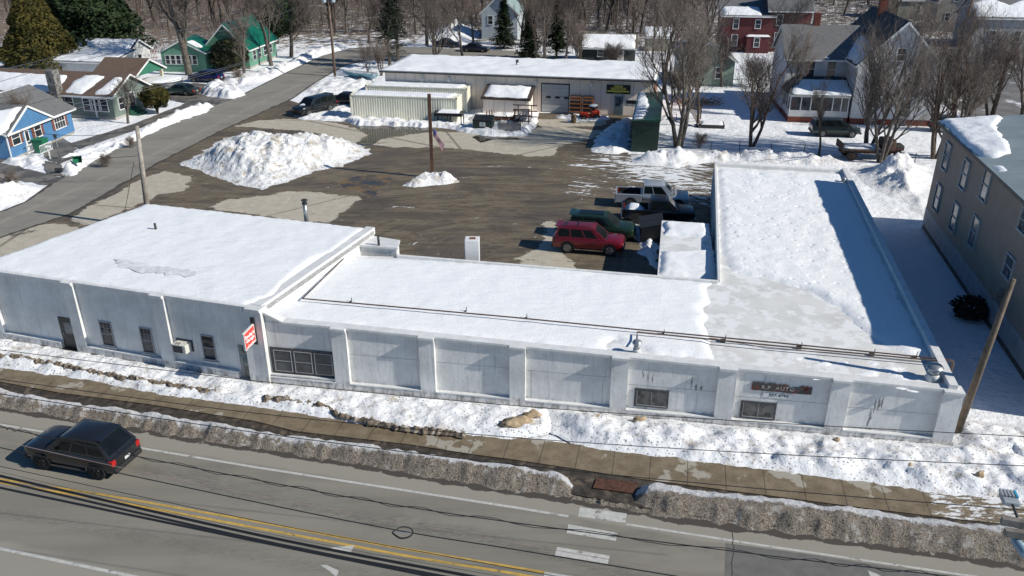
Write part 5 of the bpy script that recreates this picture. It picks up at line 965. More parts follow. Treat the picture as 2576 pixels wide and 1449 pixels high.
    for j in range(nG):
        for i in range(nG):
            u=i/(nG-1); v=j/(nG-1); p=bil(Pt,u,v); k=(1-abs(2*u-1)**3.2)*(1-abs(2*v-1)**3.2); GP.append(Vector((p.x,p.y,p.z+.085*k)))
    mb.add(Pb+GP,[(0,1,4+nG-1,4),(1,2,4+nG*nG-1,4+nG-1),(2,3,4+nG*(nG-1),4+nG*nG-1),(3,0,4,4+nG*(nG-1))])
    mb.f=[]; mb.m=[]; lo_=[4+i for i in range(nG)]; ri_=[4+nG*j+nG-1 for j in range(nG)]; hi_=[4+nG*(nG-1)+i for i in range(nG)][::-1]; le_=[4+nG*j for j in range(nG)][::-1]
    for (b0,b1),row in (((0,1),lo_),((1,2),ri_),((2,3),hi_),((3,0),le_)): mb.f.append((b0,b1,*row[::-1]))
    mb.f+=[(4+j*nG+i,4+j*nG+i+1,4+(j+1)*nG+i+1,4+(j+1)*nG+i) for j in range(nG-1) for i in range(nG-1)]; mb.m=[0]*len(mb.f); mb.build('cabin',col,e,50)
    S1=[Pb[0],Pb[1],Pt[1],Pt[0]]; S2=[Pb[2],Pb[3],Pt[3],Pt[2]]; WS=[Pb[1],Pb[2],Pt[2],Pt[1]]; RW=[Pb[3],Pb[0],Pt[0],Pt[3]]
    pane_on(e,WS,.06,.94,.08,.95,'windshield'); pane_on(e,RW,.08,.92,.12,.9,'rear_window')
    cuts={'suv':[(.05,.30),(.335,.60),(.635,.86)],'van':[(.04,.30),(.33,.60),(.63,.84)],'sedan':[(.14,.50),(.53,.86)],'pickup':[(.05,.36),(.40,.80)]}[kind]
    mb=MB(); mb.box(G[3]-.06,G[3]+.05,-w*.8,w*.8,bt-.0,bt+.02); mb.build('wiper_cowl',TRIM,e)
    for a,b in cuts:
        pane_on(e,S1,a,b,.14,.88); pane_on(e,S2,1-b,1-a,.14,.88)
    for x,s in ((fx,1),(fx,-1),(rx,1),(rx,-1)): wheel(e,x,s*(w-.09),r,.24,s,rim,archm)
    if kind=='suv': mb=MB(); mb.box(G[1]-.22,G[1]+.12,-wt*.92,wt*.92,H-.045,H-.005); mb.build('spoiler',col,e,bevel=.015)
    # lamps, bumpers, mirrors, plate, handles
    zl=bt*.74
    for s in (1,-1):
        mb=MB(); mb.box(f-.16,f-.015,s*w*.62-.16,s*w*.62+.16,zl-.08,zl+.07); mb.build('headlight',LAMP,e,bevel=.03)
        mb=MB(); mb.box(-f-.012,-f+.20,s*w*.80-.10,s*w*.80+.13,bt*.68,bt*.92); mb.build('tail_light',TAIL,e,bevel=.02)
        mb=MB(); mb.box(G[3]-.55,G[3]-.38,s*(w+.02),s*(w+.18),bt,bt+.15) if s>0 else mb.box(G[3]-.55,G[3]-.38,-(w+.18),-(w+.02),bt,bt+.15); mb.build('mirror',col,e,bevel=.03)
    mb=MB(); mb.box(f-.10,f+.05,-w*.86,w*.86,.30,.52); mb.build('front_bumper',CHR if kind=='pickup' else TRIM,e,bevel=.04)
    mb=MB(); mb.box(-f-.07,-f+.08,-w*.88,w*.88,.34,.56); mb.build('rear_bumper',CHR if kind=='pickup' else TRIM,e,bevel=.04)
    mb=MB(); mb.box(f-.05,f+.012,-w*.42,w*.42,zl-.12,zl+.05); mb.build('grille',TRIM,e)
    mb=MB(); mb.box(-f-.03,-f-.005,-.16,.16,bt*.60,bt*.60+.12); mb.build('licence_plate',PLATE,e)
    if kind in('suv','van'): 
        mb=MB(); mb.box(rx+.5,fx-.45,-w-.03,-w+.05,.30,.36); mb.box(rx+.5,fx-.45,w-.05,w+.03,.30,.36); mb.build('running_board',archm or (CHR if rails else TRIM),e)
    if rails:
        for s in (1,-1):
            mb=MB(); mb.tube([(G[1]+.1,s*wt*.86,H),(G[1]+.2,s*wt*.86,H+.07),(G[2]-.3,s*wt*.86,H+.07),(G[2]-.1,s*wt*.86,H)],.022,6); mb.build('roof_rail',TRIM,e)
        for x in (G[1]+.5,G[1]+1.3): mb=MB(); mb.bar((x,-wt*.85,H+.08),(x,wt*.85,H+.08),.04,.025); mb.build('cross_bar',TRIM,e)
    if roofmat: mb=MB(); mb.box(G[1]+.5,G[2]-.25,-wt*.5,wt*.5,H+.02,H+.045); mb.build('sunroof',roofmat,e)
    if snowhood: area('snow_cap',[(f-.95,-w*.55),(f-1.2,w*.2),(f-1.5,w*.6),(f-1.9,w*.4),(f-1.6,-w*.6)],SNOW,zf=bt+.02,th=.12,edge=.2,res=.1,jag=.05,parent=e)
    return e
def place(p_rear,p_front,side,W,wb,L):
    """wheel contact points on the near side -> centre and heading; side=+1 if the near wheels are on the car's right"""
    a=Vector(p_rear[:2]); b=Vector(p_front[:2]); d=(b-a).normalized(); n=Vector((-d.y,d.x))*side; c=(a+b)/2+n*(W/2-.02); 
    return c-d*(.0)+d*( (L/2-.92) - wb/2)*-1 , math.atan2(d.y,d.x)
RC=paint('red_paint',(.17,.005,.013)); c_,an_=place(g(1426.4,637),g(1532,645),1,1.86,2.89,4.85); 
car('red SUV with roof rails parked with its nose toward the white annex',c_,an_,RC,L=4.85,W=1.86,H=1.82,wb=2.89,r=.40,rails=True,group=None)
GC=paint('dark_olive_paint',(.014,.036,.016),metal=.3); d=Vector((math.cos(an_),math.sin(an_))); n_=Vector((-d.y,d.x))
car('dark green SUV with a black glass roof panel parked just beyond the red one',Vector(c_)+n_*2.75+d*.55,an_+.0,GC,L=4.85,W=1.94,H=1.76,wb=2.92,r=.40,roofmat=GLASS_CAR,rim=RIMD)
SC=paint('silver_blue_paint',(.46,.50,.54),metal=.35); p=g(1543,521); q=g(1737,530); dd=(q-p).normalized(); c2_=(p+q)/2+Vector((-dd.y,dd.x,0))*.85
car('silver blue pickup truck with an open dark cargo bed, farthest of the parked row',c2_,math.atan2(dd.y,dd.x),SC,'pickup',L=5.75,W=2.0,H=1.93,wb=3.65,r=.41)
BC=paint('black_paint',(.008,.008,.009)); p=g(1567,562); q=g(1744,568); dd=(q-p).normalized(); c3_=(p+q)/2+Vector((-dd.y,dd.x,0))*.9
bp=car('black pickup truck with a heap of snow in its bed',c3_,math.atan2(dd.y,dd.x),BC,'pickup',L=5.4,W=1.92,H=1.85,wb=3.4,r=.40,rim=RIMD)
area('bed_snow',[(-2.55,-.8),(-1.0,-.8),(-1.0,.8),(-2.55,.8)],SNOW,zf=.76,th=.42,edge=.5,amp=.1,res=.12,jag=.08,parent=bp)
FC=paint('graphite_paint',(.022,.024,.028),metal=.35,rough=.25); c4,a4=place(g(246,1206),g(112,1181),-1,1.85,2.68,4.45)
car('black SUV driving away along the main road beside the gritty snowbank',c4,a4,FC,L=4.45,W=1.87,H=1.76,wb=2.68,r=.37,rim=RIMD,rake=.75,name='moving_car',archm=M('grey_cladding',(.05,.05,.052),.6))
GS_=paint('sage_paint',(.03,.055,.048),metal=.4); car('dark sage green sedan parked in the driveway beside the round shrub',g(455,238),R(168)-math.pi*0,GS_,'sedan',L=4.8,W=1.82,H=1.42,wb=2.75,r=.33)
BL_=paint('cobalt_paint',(.008,.012,.085)); car('cobalt blue SUV parked in front of the mint green house',g(520,205),R(170),BL_,L=4.6,W=1.85,H=1.62,wb=2.7,r=.36)
K1=paint('worn_black_paint',(.011,.012,.013)); p=g(793,284); car('black full size SUV with snow on its hood parked beside the cream containers',p,R(-124),K1,L=5.5,W=2.0,H=1.9,wb=3.3,r=.40,snowhood=True)
car('dark car half hidden behind the end of the cream container',g(878,262),R(-8),K1,'sedan',L=4.5,W=1.78,H=1.45,wb=2.7,r=.33)
MV=paint('dark_teal_paint',(.022,.035,.038),metal=.4); car('dark teal minivan parked in the snow before the white clapboard house',g(2098,340),R(-7),MV,'van',L=4.9,W=1.95,H=1.78,wb=2.95,r=.36)
car('dark sedan parked on the cross street under the bare trees',g(1125,118),R(-10),K1,'sedan',L=4.7,W=1.8,H=1.45,wb=2.7,r=.33)
car('dark sedan parked beside the pale blue house',g(1196,130),R(-12),paint('navy_paint',(.012,.015,.03)),'sedan',L=4.7,W=1.8,H=1.45,wb=2.7,r=.33)
car('grey sedan parked in front of the grey sided house',g(2520,150),R(-8),paint('grey_car_paint',(.05,.055,.06)),'sedan',L=4.7,W=1.8,H=1.45,wb=2.7,r=.33)
car('blue grey car on the back road behind the leaning thin trees',g(2440,180),R(-5),paint('slate_paint',(.04,.06,.08)),'sedan',L=4.5,W=1.8,H=1.45,wb=2.7,r=.33)
car('dark wagon parked by the corner of the taupe apartment house',g(2395,330),R(-10),K1,'suv',L=4.7,W=1.85,H=1.6,wb=2.75,r=.36)
# old flatbed truck in the thicket
ft=empty('flatbed_truck',g(2188,398),R(-4),'old rusty flatbed farm truck resting among the tree trunks behind the fence','truck')
OLD=M('old_truck_paint',(.035,.04,.04),.7,var=.4,vs=3,col2=(.12,.05,.03),c2s=2)
mb=MB(); mb.box(-3,.6,-1.1,1.1,.95,1.12); mb.box(-3,-2.9,-1.1,1.1,1.12,1.6); mb.build('flat_bed',OLD,ft); mb=MB(); mb.box(-2.9,2.6,-.45,.45,.6,.9); mb.build('chassis',RUST,ft)
mb=MB(); mb.prism([(.75,-.85),(1.9,-.85),(1.9,.85),(.75,.85)],.9,1.95); mb.build('cab',OLD,ft,bevel=.12); mb=MB(); mb.box(1.9,2.8,-.6,.6,.9,1.4); mb.build('hood',OLD,ft,bevel=.1)
for x,s in ((-2,1),(-2,-1),(2.2,1),(2.2,-1)): wheel(ft,x,s*.9,.42,.25,s,RUST)
area('bed_snow',[(-2.9,-1),(.5,-1),(.5,1),(-2.9,1)],SNOW,zf=1.13,th=.12,edge=.2,res=.2,jag=.1,parent=ft)
# ---------------- yard things ----------------
DGM=M('dumpster_green',(.010,.028,.024),.5,var=.3,vs=2); dm=empty('dumpster',g(1190,330),R(-9.5),'dark green lidded dumpster with a white notice on its front','dumpster')
mb=MB(); mb.add([(0,.1,.1),(2.0,.1,.1),(2.0,1.5,.1),(0,1.5,.1),(-.05,0,1.15),(2.05,0,1.15),(2.05,1.6,1.35),(-.05,1.6,1.35)],[(3,2,1,0),(0,1,5,4),(1,2,6,5),(2,3,7,6),(3,0,4,7),(4,5,6,7)]); mb.build('bin',DGM,dm,bevel=.02)
mb=MB(); 
for i in range(12): mb.add([(-.05+i*.175,-.03,1.16),(.10+i*.175,-.03,1.16),(.10+i*.175,1.6,1.42),(-.05+i*.175,1.6,1.42),(-.05+i*.175,-.03,1.20),(.10+i*.175,-.03,1.20),(.10+i*.175,1.6,1.46),(-.05+i*.175,1.6,1.46)],[(3,2,1,0),(4,5,6,7),(0,1,5,4),(1,2,6,5),(2,3,7,6),(3,0,4,7)])
mb.build('lid',TRIM,dm); mb=MB(); mb.box(.72,1.32,-.0,.03,.55,.98); mb.build('notice',WT,dm)
mb=MB(); 
for i in range(2): mb.box(.8,1.24,-.008,-.001,.84-.14*i,.89-.14*i)
mb.box(.8,1.24,-.008,-.001,.6,.63); mb.build('notice_lines',M('notice_print',(.1,.2,.15),.6),dm)
for x in (-.1,1.98): mb=MB(); mb.box(x,x+.12,.3,1.3,.75,.9); mb.build('lift_pocket',DGM,dm)
# stack of grey boards (front of scrap)
GW=M('weathered_grey_wood',(.22,.20,.19),.85,var=.35,vs=6); ps=empty('slatted_panel',g(1252,335),R(-9.5),'weathered grey slatted panel standing upright beside the dumpster','panel')
for i in range(20): mb=MB(); mb.box(i*.125,i*.125+.10,0,.06,.0,1.15+.05*((i*7)%3)/2); mb.build('slat',GW,ps)
mb=MB(); mb.box(0,2.5,.061,.12,.2,.3); mb.box(0,2.5,.061,.12,.85,.95); mb.build('rail',GW,ps)
random.seed(12)
rk=empty('scrap_rack',g(1250,312),R(-9.5),'rusty brown scrap frame lying in the snow before the lean-to shed','scrap rack')
for i in range(16):
    x=random.uniform(-1.2,3.2); y=random.uniform(-.2,1.2); mb=MB()
    if i<6: mb.bar((x,y,.0),(x+random.uniform(-.1,.1),y,random.uniform(.7,1.5)),.09)
    else: mb.bar((-1.3+random.uniform(-.2,.2),y,random.uniform(.2,.8)),(3.1,y+random.uniform(-.3,.3),random.uniform(.2,.8)),.08)
    mb.build('beam',RUST,rk)
sk2=empty('pipe_rack',g(1300,318),R(-9.5),'steel stock rack holding long tubes beside the lean-to shed','pipe rack'); STL=M('stock_steel',(.20,.22,.25),.4,metal=.5,var=.4,vs=3)
for x in (-.2,1.3):
    for y in (0,2.2): mb=MB(); mb.bar((x,y,0),(x,y,1.9),.1); mb.build('post',RUST,sk2)
for z in (.6,1.2,1.85): 
    mb=MB(); mb.bar((-.8,2.2,z),(1.9,2.2,z),.1); mb.bar((-.4,0,z),(1.5,0,z),.1); mb.build('arm',RUST,sk2)
mb=MB()
for i in range(16): x=random.uniform(-.1,1.2); mb.tube([(x,-1.2,.66+random.uniform(0,.5)),(x+random.uniform(-.2,.2),2.5,.9+random.uniform(0,.5))],.05,6)
mb.build('tubes',STL,sk2)
# snow capped cart by the containers
ct=empty('utility_trailer',g(1092,316),R(-8),'dark flat trailer with a pad of snow on top in front of the cream container','trailer')
mb=MB(); mb.box(0,3.1,0,1.5,1.05,1.25); mb.build('deck',DARK,ct); mb=MB(); mb.box(-.1,3.2,-.05,1.55,1.32,1.38); mb.build('top_board',DARK,ct)
for x in (.1,1.5,3.0): 
    mb=MB(); mb.bar((x,.05,0),(x,.05,1.3),.1); mb.bar((x,1.45,0),(x,1.45,1.3),.1); mb.build('leg',DARK,ct)
area('snow_pad',[(.3,.1),(2.8,.1),(2.7,1.4),(.4,1.4)],SNOW,zf=1.38,th=.2,edge=.25,res=.12,parent=ct)
# barrel
ba=empty('oil_drum',g(1443,309),0,'rusty dark oil drum standing beside the red mower','drum'); mb=MB(); mb.lathe((0,0,0),[(.29,0),(.3,.02),(.3,.29),(.315,.31),(.3,.33),(.3,.58),(.315,.6),(.3,.62),(.3,.88),(.28,.9)],18); mb.build('drum',M('drum_paint',(.03,.035,.03),.6,col2=(.2,.1,.03),c2s=4,c2t=.55),ba,40)
# red mower / garden tractor
mw=empty('garden_tractor',g(1484,300),R(-172),'red garden tractor with a snow capped engine parked by the pallet racks','tractor'); RM_=M('tractor_red',(.45,.035,.015),.4)
mb=MB(); mb.box(-.9,.9,-.35,.35,.35,.5); mb.build('chassis',RM_,mw); mb=MB(); mb.box(-1.0,-.1,-.5,.5,.5,1.0); mb.build('hopper',RM_,mw,bevel=.1); mb=MB(); mb.box(.25,1.1,-.3,.3,.5,.85); mb.build('hood',RM_,mw,bevel=.08)
mb=MB(); mb.lathe((-.35,0,1.25),[(.45,0),(.5,.1),(.5,.25)],16); mb.build('engine_cover',TRIM,mw,True); mb=MB(); mb.lathe((-.35,0,1.5),[(.5,0),(.42,.12),(.01,.16)],16); mb.build('snow_cap',SNOW,mw,True)
mb=MB(); mb.bar((.2,0,.8),(.0,0,1.3),.05); mb.box(-.5,-.2,-.2,.2,1.0,1.25); mb.build('steering_column',TRIM,mw)
for x,s,r_ in ((.8,1,.27),(.8,-1,.27),(-.6,1,.33),(-.6,-1,.33)): wheel(mw,x,s*.5,r_,.22,s,RIM)
# pallet racking against warehouse
def rack(x,w,lb):
    e=empty('pallet_rack',wpt(x,-1.1),angW,lb,'rack'); OR=M('orange_rack_steel',(.38,.13,.04),.6,var=.25,vs=4)
    for px in (0,w-.08):
        mb=MB()
        for py in (0,.9): mb.box(px,px+.08,py,py+.08,0,2.05)
        mb.bar((px+.04,.04,.2),(px+.04,.94,1.0),.03); mb.bar((px+.04,.94,1.0),(px+.04,.04,1.8),.03); mb.build('upright',OR if px else GW,e)
    for z in (.35,.8,1.25,1.7,2.0): mb=MB(); mb.box(.081,w-.081,0,.05,z,z+.1); mb.box(.081,w-.081,.93,.98,z,z+.1); mb.build('beam',OR,e)
    for z in (.45,.9,1.35): mb=MB(); mb.box(.1,w-.1,.06,.92,z,z+.22); mb.build('load',DARK,e)
rack(22.2,1.4,'orange and grey pallet rack next to the roll up door'); rack(23.7,1.2,'orange pallet rack behind the red garden tractor')
# boat on trailer
bo=empty('boat',g(905,200),R(158),'open light blue rowing boat on a trailer at the end of the warehouse','boat'); BT=M('boat_blue',(.16,.36,.44),.5,var=.1); BI=M('boat_inside',(.5,.53,.54),.6)
mb=MB(); n=12; L_=5.2; R0=[]
for i in range(n+1):
    u=i/n; x=-L_/2+L_*u; w=.85*(1-max(0,(u-.35)/.65)**2.2)*(.88+.12*min(1,u*4)); zt=.95+.35*max(0,u-.4)**1.5; zb=.35+.55*max(0,(u-.75)/.25)**2
    R0.append([(x,-w,zt),(x,-w*.82,zt-.28),(x,-w*.35,zb+.08),(x,0,zb),(x,w*.35,zb+.08),(x,w*.82,zt-.28),(x,w,zt)])
for sgn_ in (0,1):
    mb=MB(); k=7
    for s_ in R0: mb.v+=[(x,y*(1-.05*sgn_),z+(.03*sgn_)) for x,y,z in s_]
    mb.f=[(i*k+j,i*k+j+1,(i+1)*k+j+1,(i+1)*k+j) for i in range(n) for j in range(k-1)]+[tuple(range(k))]; mb.m=[0]*len(mb.f); mb.build('hull' if not sgn_ else 'inner_hull',BT if not sgn_ else BI,bo,40)
for x in (-1.2,0,1.1): mb=MB(); mb.box(x-.12,x+.12,-.72,.72,.78,.82); mb.build('thwart',BI,bo)
mb=MB(); mb.bar((-2.4,0,.28),(3.6,0,.35),.08); mb.bar((-.6,-.95,.3),(-.6,.95,.3),.08); mb.build('trailer_frame',ZN,bo)
for s in (1,-1): wheel(bo,-.6,s*.95,.28,.16,s,RIM)
# flag pole with flag
fp_=g(1088,447); fpole=empty('flag_pole',fp_,0,'tall square brown wooden pole in a small snow mound with a bracket near its top','pole'); WP=M('brown_pole_wood',(.10,.05,.032),.8,var=.3,vs=4); WG=M('grey_pole_wood',(.32,.285,.245),.85,var=.3,vs=3,streak=.4,streakcol=(.08,.06,.05))
mb=MB(); mb.box(-.14,.14,-.14,.14,0,7.3); mb.build('post',WP,fpole); mb=MB(); mb.box(.141,.5,-.05,.05,6.75,6.9); mb.box(-.5,-.141,-.02,.02,6.78,6.82); mb.build('bracket',M('galv_bracket',(.35,.35,.35),.5),fpole)
fl=empty('flag',fp_+Vector((.15,0,4.35)),0,'small stars and stripes flag hanging limp from the brown pole','flag'); FR=M('flag_red',(.45,.03,.05),.7); FWh=M('flag_white',(.7,.68,.68),.7); FB=M('flag_blue',(.03,.05,.22),.7)
def flagpt(u,v): # u along fly, v down hoist
    return Vector((.05+u*.95*(1-.15*v)+.0,.12*math.sin(u*9+v*3),-u*1.35-v*.62+.1*math.sin(u*6)))
for s_ in range(13):
    mb=MB(); n=10
    for i in range(n+1):
        u=i/n; mb.v+=[tuple(flagpt(u,s_/13)),tuple(flagpt(u,(s_+1)/13))]
    mb.f=[(2*i,2*i+1,2*i+3,2*i+2) for i in range(n)]; mb.m=[0]*n; mb.build('stripe',FR if s_%2==0 else FWh,fl,True)
mb=MB(); n=5
for i in range(n+1): u=i/n*.3; mb.v+=[tuple(flagpt(u,0)+Vector((0,-.012,0))),tuple(flagpt(u,7/13)+Vector((0,-.012,0)))]
mb.f=[(2*i,2*i+1,2*i+3,2*i+2) for i in range(n)]; mb.m=[0]*n; mb.build('canton',FB,fl)
mb=MB(); mb.bar((.0,0,-.1),(.25,0,.5),.03); mb.build('staff',WG,fl)
# black lidded skip beside annex
bk=empty('dumpster',g(1636,598),R(-96),'black lidded dumpster standing in the shade against the white annex','dumpster'); 
mb=MB(); mb.add([(-1.2,-.75,.1),(1.2,-.75,.1),(1.2,.75,.1),(-1.2,.75,.1),(-1.2,-.8,1.15),(1.2,-.8,1.15),(1.2,.8,1.5),(-1.2,.8,1.5)],[(3,2,1,0),(0,1,5,4),(1,2,6,5),(2,3,7,6),(3,0,4,7),(4,5,6,7)]); mb.build('bin',M('black_bin',(.010,.011,.012),.5,var=.3),bk,bevel=.03)
mb=MB(); mb.add([(-1.22,-.85,1.16),(-.02,-.85,1.16),(-.02,.8,1.52),(-1.22,.8,1.52)],[(0,1,2,3)]); mb.add([(.02,-.85,1.16),(1.22,-.85,1.16),(1.22,.8,1.52),(.02,.8,1.52)],[(0,1,2,3)]); mb.build('lid',TRIM,bk)
# bins, mailbox, lamp post
GB=M('bin_green',(.01,.16,.075),.5)
wb_=empty('wheelie_bin',g(107,383),R(-5),'green wheeled rubbish bin standing against the blue house wall','bin'); mb=MB(); mb.add([(-.4,-.4,0),(.4,-.4,0),(.4,.4,0),(-.4,.4,0),(-.55,-.5,1.25),(.55,-.5,1.25),(.55,.5,1.25),(-.55,.5,1.25)],[(3,2,1,0),(0,1,5,4),(1,2,6,5),(2,3,7,6),(3,0,4,7),(4,5,6,7)]); mb.build('bin_body',GB,wb_,bevel=.05); mb=MB(); mb.box(-.6,.6,-.58,.55,1.26,1.36); mb.build('lid',GB,wb_,bevel=.04)
rb=empty('recycling_box',g(198,411,.55),R(20),'small green recycling box tipped on the snowbank at the roadside','bin'); mb=MB(); mb.add([(-.3,-.22,0),(.3,-.22,0),(.3,.22,0),(-.3,.22,0),(-.38,-.3,.4),(.38,-.3,.4),(.38,.3,.4),(-.38,.3,.4)],[(3,2,1,0),(0,1,5,4),(1,2,6,5),(2,3,7,6),(3,0,4,7)]); o_=mb.build('box',GB,rb); o_.rotation_euler=(R(55),0,0); o_.location=(0,0,.25)
lp=empty('lamp_post',g(152,401),0,'slim dark garden lamp post beside the driveway of the blue house','lamp post'); mb=MB(); mb.tube([(0,0,0),(0,0,2.0)],.045,8); mb.build('post',M('post_metal',(.16,.17,.17),.5),lp,True); mb=MB(); mb.lathe((0,0,2.0),[(.06,0),(.12,.03),(.16,.28),(.2,.3),(.03,.42)],8); mb.build('lantern',DARK,lp)
mx=empty('mailbox',g(127,400),R(10),'white mailbox on a post at the driveway edge of the blue house','mailbox'); mb=MB(); mb.box(-.05,.05,-.05,.05,0,1.05); mb.build('post',WHITE,mx); mb=MB(); mb.box(-.25,.3,-.12,.12,1.05,1.3); mb.build('box',WHITE,mx,bevel=.05)
mx2=empty('newspaper_tube',g(150,437),R(10),'black newspaper tube on its side at the end of the roadside snowbank','tube'); mb=MB(); mb.tube([(-.3,0,.35),(.3,0,.35)],.18,10); mb.build('tube',DARK,mx2); mb=MB(); mb.bar((0,0,0),(0,0,.2),.06); mb.build('stake',DARK,mx2)
# small things right of the green shed
rl2=empty('handrail',g(1680,310),R(-9),'black metal stair handrail standing in the snow behind the green shed','handrail'); 
for y in (0,.9): mb=MB(); mb.tube([(-.9,y,.1),(0,y,1.1),(.9,y,1.0),(.9,y,0)],.03,6); mb.build('rail',DARK,rl2,True)
sw=empty('playground_slide',g(1740,310),R(-20),'dark wooden play frame with a plank ramp beside the big bare tree','play frame'); 
for x,y in ((-.8,1),(.6,1),(-.8,2.4),(.6,2.4)): mb=MB(); mb.bar((x,y,0),(x,y,2.4),.12); mb.build('post',M('dark_wood',(.05,.04,.035),.8),sw)
mb=MB(); mb.box(-.9,.7,.9,2.5,1.3,1.4); mb.build('deck',M('dark_wood',(.05,.04,.035)),sw); mb=MB(); mb.bar((-.3,.9,1.35),(1.3,-1.8,.1),.5,.06); mb.build('ramp',GW,sw)
sb=empty('sandbox',g(1790,318),R(-9),'low dark framed box full of snow in the back yard','sandbox'); mb=MB(); mb.box(-1.3,1.3,-.9,.9,0,.35); mb.build('frame',DARK,sb); area('snow_fill',[(-1.2,-.8),(1.2,-.8),(1.2,.8),(-1.2,.8)],SNOW,zf=.36,th=.15,edge=.3,res=.15,parent=sb)
TNL=empty('leaf_tarp',g(1760,262),0,'tan brush pile lying in the snow below the pale green house','brush pile'); mb=MB(); random.seed(6)
for i in range(140):
    a=Vector((random.uniform(-2.4,2.4),random.uniform(-1,1),random.uniform(0,.5))); b=a+Vector((random.uniform(-1,1),random.uniform(-.8,.8),random.uniform(-.1,.5))); mb.bar(a,b,.05)
mb.build('brush',M('tan_brush',(.30,.19,.09),.9,var=.4,vs=4),TNL)
# fences
def fence(label,pts,h=1.2,step=2.2,name='wire_fence',mat=DARK,picket=False,zw=(.3,.7,1.1),r=.03):
    P=[g(*p) for p in pts]; e=empty(name,P[0],0,label,'fence'); mbp=MB(); i=0
    for a,b in zip(P[:-1],P[1:]):
        L=(b-a).length; n=max(1,int(L/step))
        for k in range(n):
            p=a.lerp(b,k/n)-P[0]; m_=MB(); m_.bar(p,p+Vector((random.uniform(-.08,.08),0,h)),r*2); m_.build('post',mat,e)
        if picket:
            for k in range(int(L/.22)): p=a.lerp(b,k*.22/L)-P[0]; mbp.bar(p+Vector((0,0,.1)),p+Vector((0,0,h-.1)),.08,.03)
        for z in zw: mbp.bar(a-P[0]+Vector((0,0,z)),b-P[0]+Vector((0,0,z)),.018 if not picket else .06)
    mbp.build('pickets' if picket else 'wires',mat,e)
random.seed(2)
fence('thin wire fence on dark posts along the back edge of the lot under the trees',[(1712,386),(1860,384),(2020,392),(2140,404),(2300,414),(2352,410)],h=1.1,step=2.4)
fence('weathered picket fence by the small tan shed',[(1618,153),(1672,157)],h=1.2,name='picket_fence',mat=WHITE,picket=True,zw=(.4,.9),step=2)
fence('white board fence between the white gabled garage and the mint porch',[(360,178),(412,170)],h=1.4,name='board_fence',mat=WHITE,picket=True,zw=(.4,1.1),step=2)
fence('reddish cedar fence behind the white gabled garage',[(318,142),(372,152),(400,150)],h=1.7,name='cedar_fence',mat=M('cedar',(.17,.05,.025),.8,var=.3,vs=3),picket=True,zw=(.4,1.3),step=2.2)
fence('pale vinyl fence left of the white garages',[(120,190),(190,190)],h=1.6,name='vinyl_fence',mat=WHITE,picket=True,zw=(.3,.9,1.4),step=2.2)
fence('dark iron fence beyond the pale green outbuilding',[(1700,224),(1790,226),(1900,216)],h=1.2,mat=DARK,step=2)
# ---------------- trees ----------------
def bark(name,col): return M(name,col,.9,var=.35,vs=4)
BK1=bark('grey_bark',(.115,.098,.082)); BK2=bark('brown_bark',(.085,.062,.048)); BK3=bark('dark_bark',(.05,.04,.033)); TW1=bark('twig_grey_brown',(.165,.135,.115)); TW2=bark('twig_red_brown',(.18,.14,.115)); TW3=bark('twig_tan',(.21,.17,.135))
def bare(seed,h,spread=.42,trunks=1,lo=.22,levels=5,dens=1.0,thick=1.0,up=.35):
    """returns (trunk and limbs mesh data, twigs mesh data)"""
    rnd=random.Random(seed); big=MB(); fine=MB()
    def seg(mb,pts,rs,n):
        mb.tube(pts,rs,n,cap=False)
    def grow(p,d,L,r,lv):
        n=4 if lv<2 else (3 if lv<4 else 2); pts=[p]; q=p.copy(); dd=d.copy()
        for i in range(n):
            w=.10 if lv==0 else .16+.05*lv
            dd=(dd+Vector((rnd.uniform(-w,w),rnd.uniform(-w,w),rnd.uniform(-w*.3,w*.6)+up*.12*(lv>0)))).normalized(); q=q+dd*(L/n); pts.append(q.copy())
        rs=[max(.006,r*(1-.62*i/n)) for i in range(n+1)]
        seg(big if lv<3 else fine,pts,rs,7 if lv==0 else (5 if lv<2 else 3))
        if lv>=levels: return
        nc={0:rnd.randint(6,8),1:rnd.randint(5,6),2:rnd.randint(5,6),3:rnd.randint(4,5),4:rnd.randint(3,4)}[lv]; nc=max(2,int(nc*dens))
        for c in range(nc):
            u=(lo if lv==0 else .22)+(1-(lo if lv==0 else .22))*((c+rnd.random()*.8)/nc); u=min(u,.98); k=u*n; i=min(int(k),n-1); bp=pts[i].lerp(pts[i+1],k-i); bd=(pts[i+1]-pts[i]).normalized()
            a=rnd.uniform(0,6.283); o=bd.orthogonal().normalized(); o=(o*math.cos(a)+bd.cross(o)*math.sin(a)); tilt=rnd.uniform(.45,.95)*(spread/.42)*(1.15 if lv==0 else 1)
            nd=(bd*math.cos(tilt)+o*math.sin(tilt)); nd=(nd+Vector((0,0,up))).normalized()
            cl=L*rnd.uniform(.45,.66)*(1.05-.35*u if lv==0 else 1); cr=max(.006,rs[i]*(.55 if lv<2 else .6)); grow(bp,nd,cl,cr,lv+1)
    for t in range(trunks):
        a=6.283*t/trunks+seed; d=Vector((math.cos(a)*.22,math.sin(a)*.22,1)).normalized() if trunks>1 else Vector((rnd.uniform(-.05,.05),rnd.uniform(-.05,.05),1)).normalized()
        grow(Vector((math.cos(a)*.15*(trunks>1),math.sin(a)*.15*(trunks>1),-.1)),d,h*(.72 if trunks==1 else .66)*rnd.uniform(.9,1.05),h*.020*thick*(1 if trunks==1 else .72),0)
    return big,fine
TREE={}
def proto(key,*a,bk=BK1,tw=TW1,**k):
    b,f=bare(*a,**k); TREE[key]=(b.mesh('trunk',bk,True),f.mesh('crown',tw))
proto('maple',1,13,bk=BK1,tw=TW1,spread=.5,lo=.25,thick=1.25)
proto('maple2',2,13,bk=BK3,tw=TW1,spread=.46,lo=.22,thick=1.2)
proto('tall',3,13,bk=BK2,tw=TW3,spread=.30,lo=.35,up=.5)
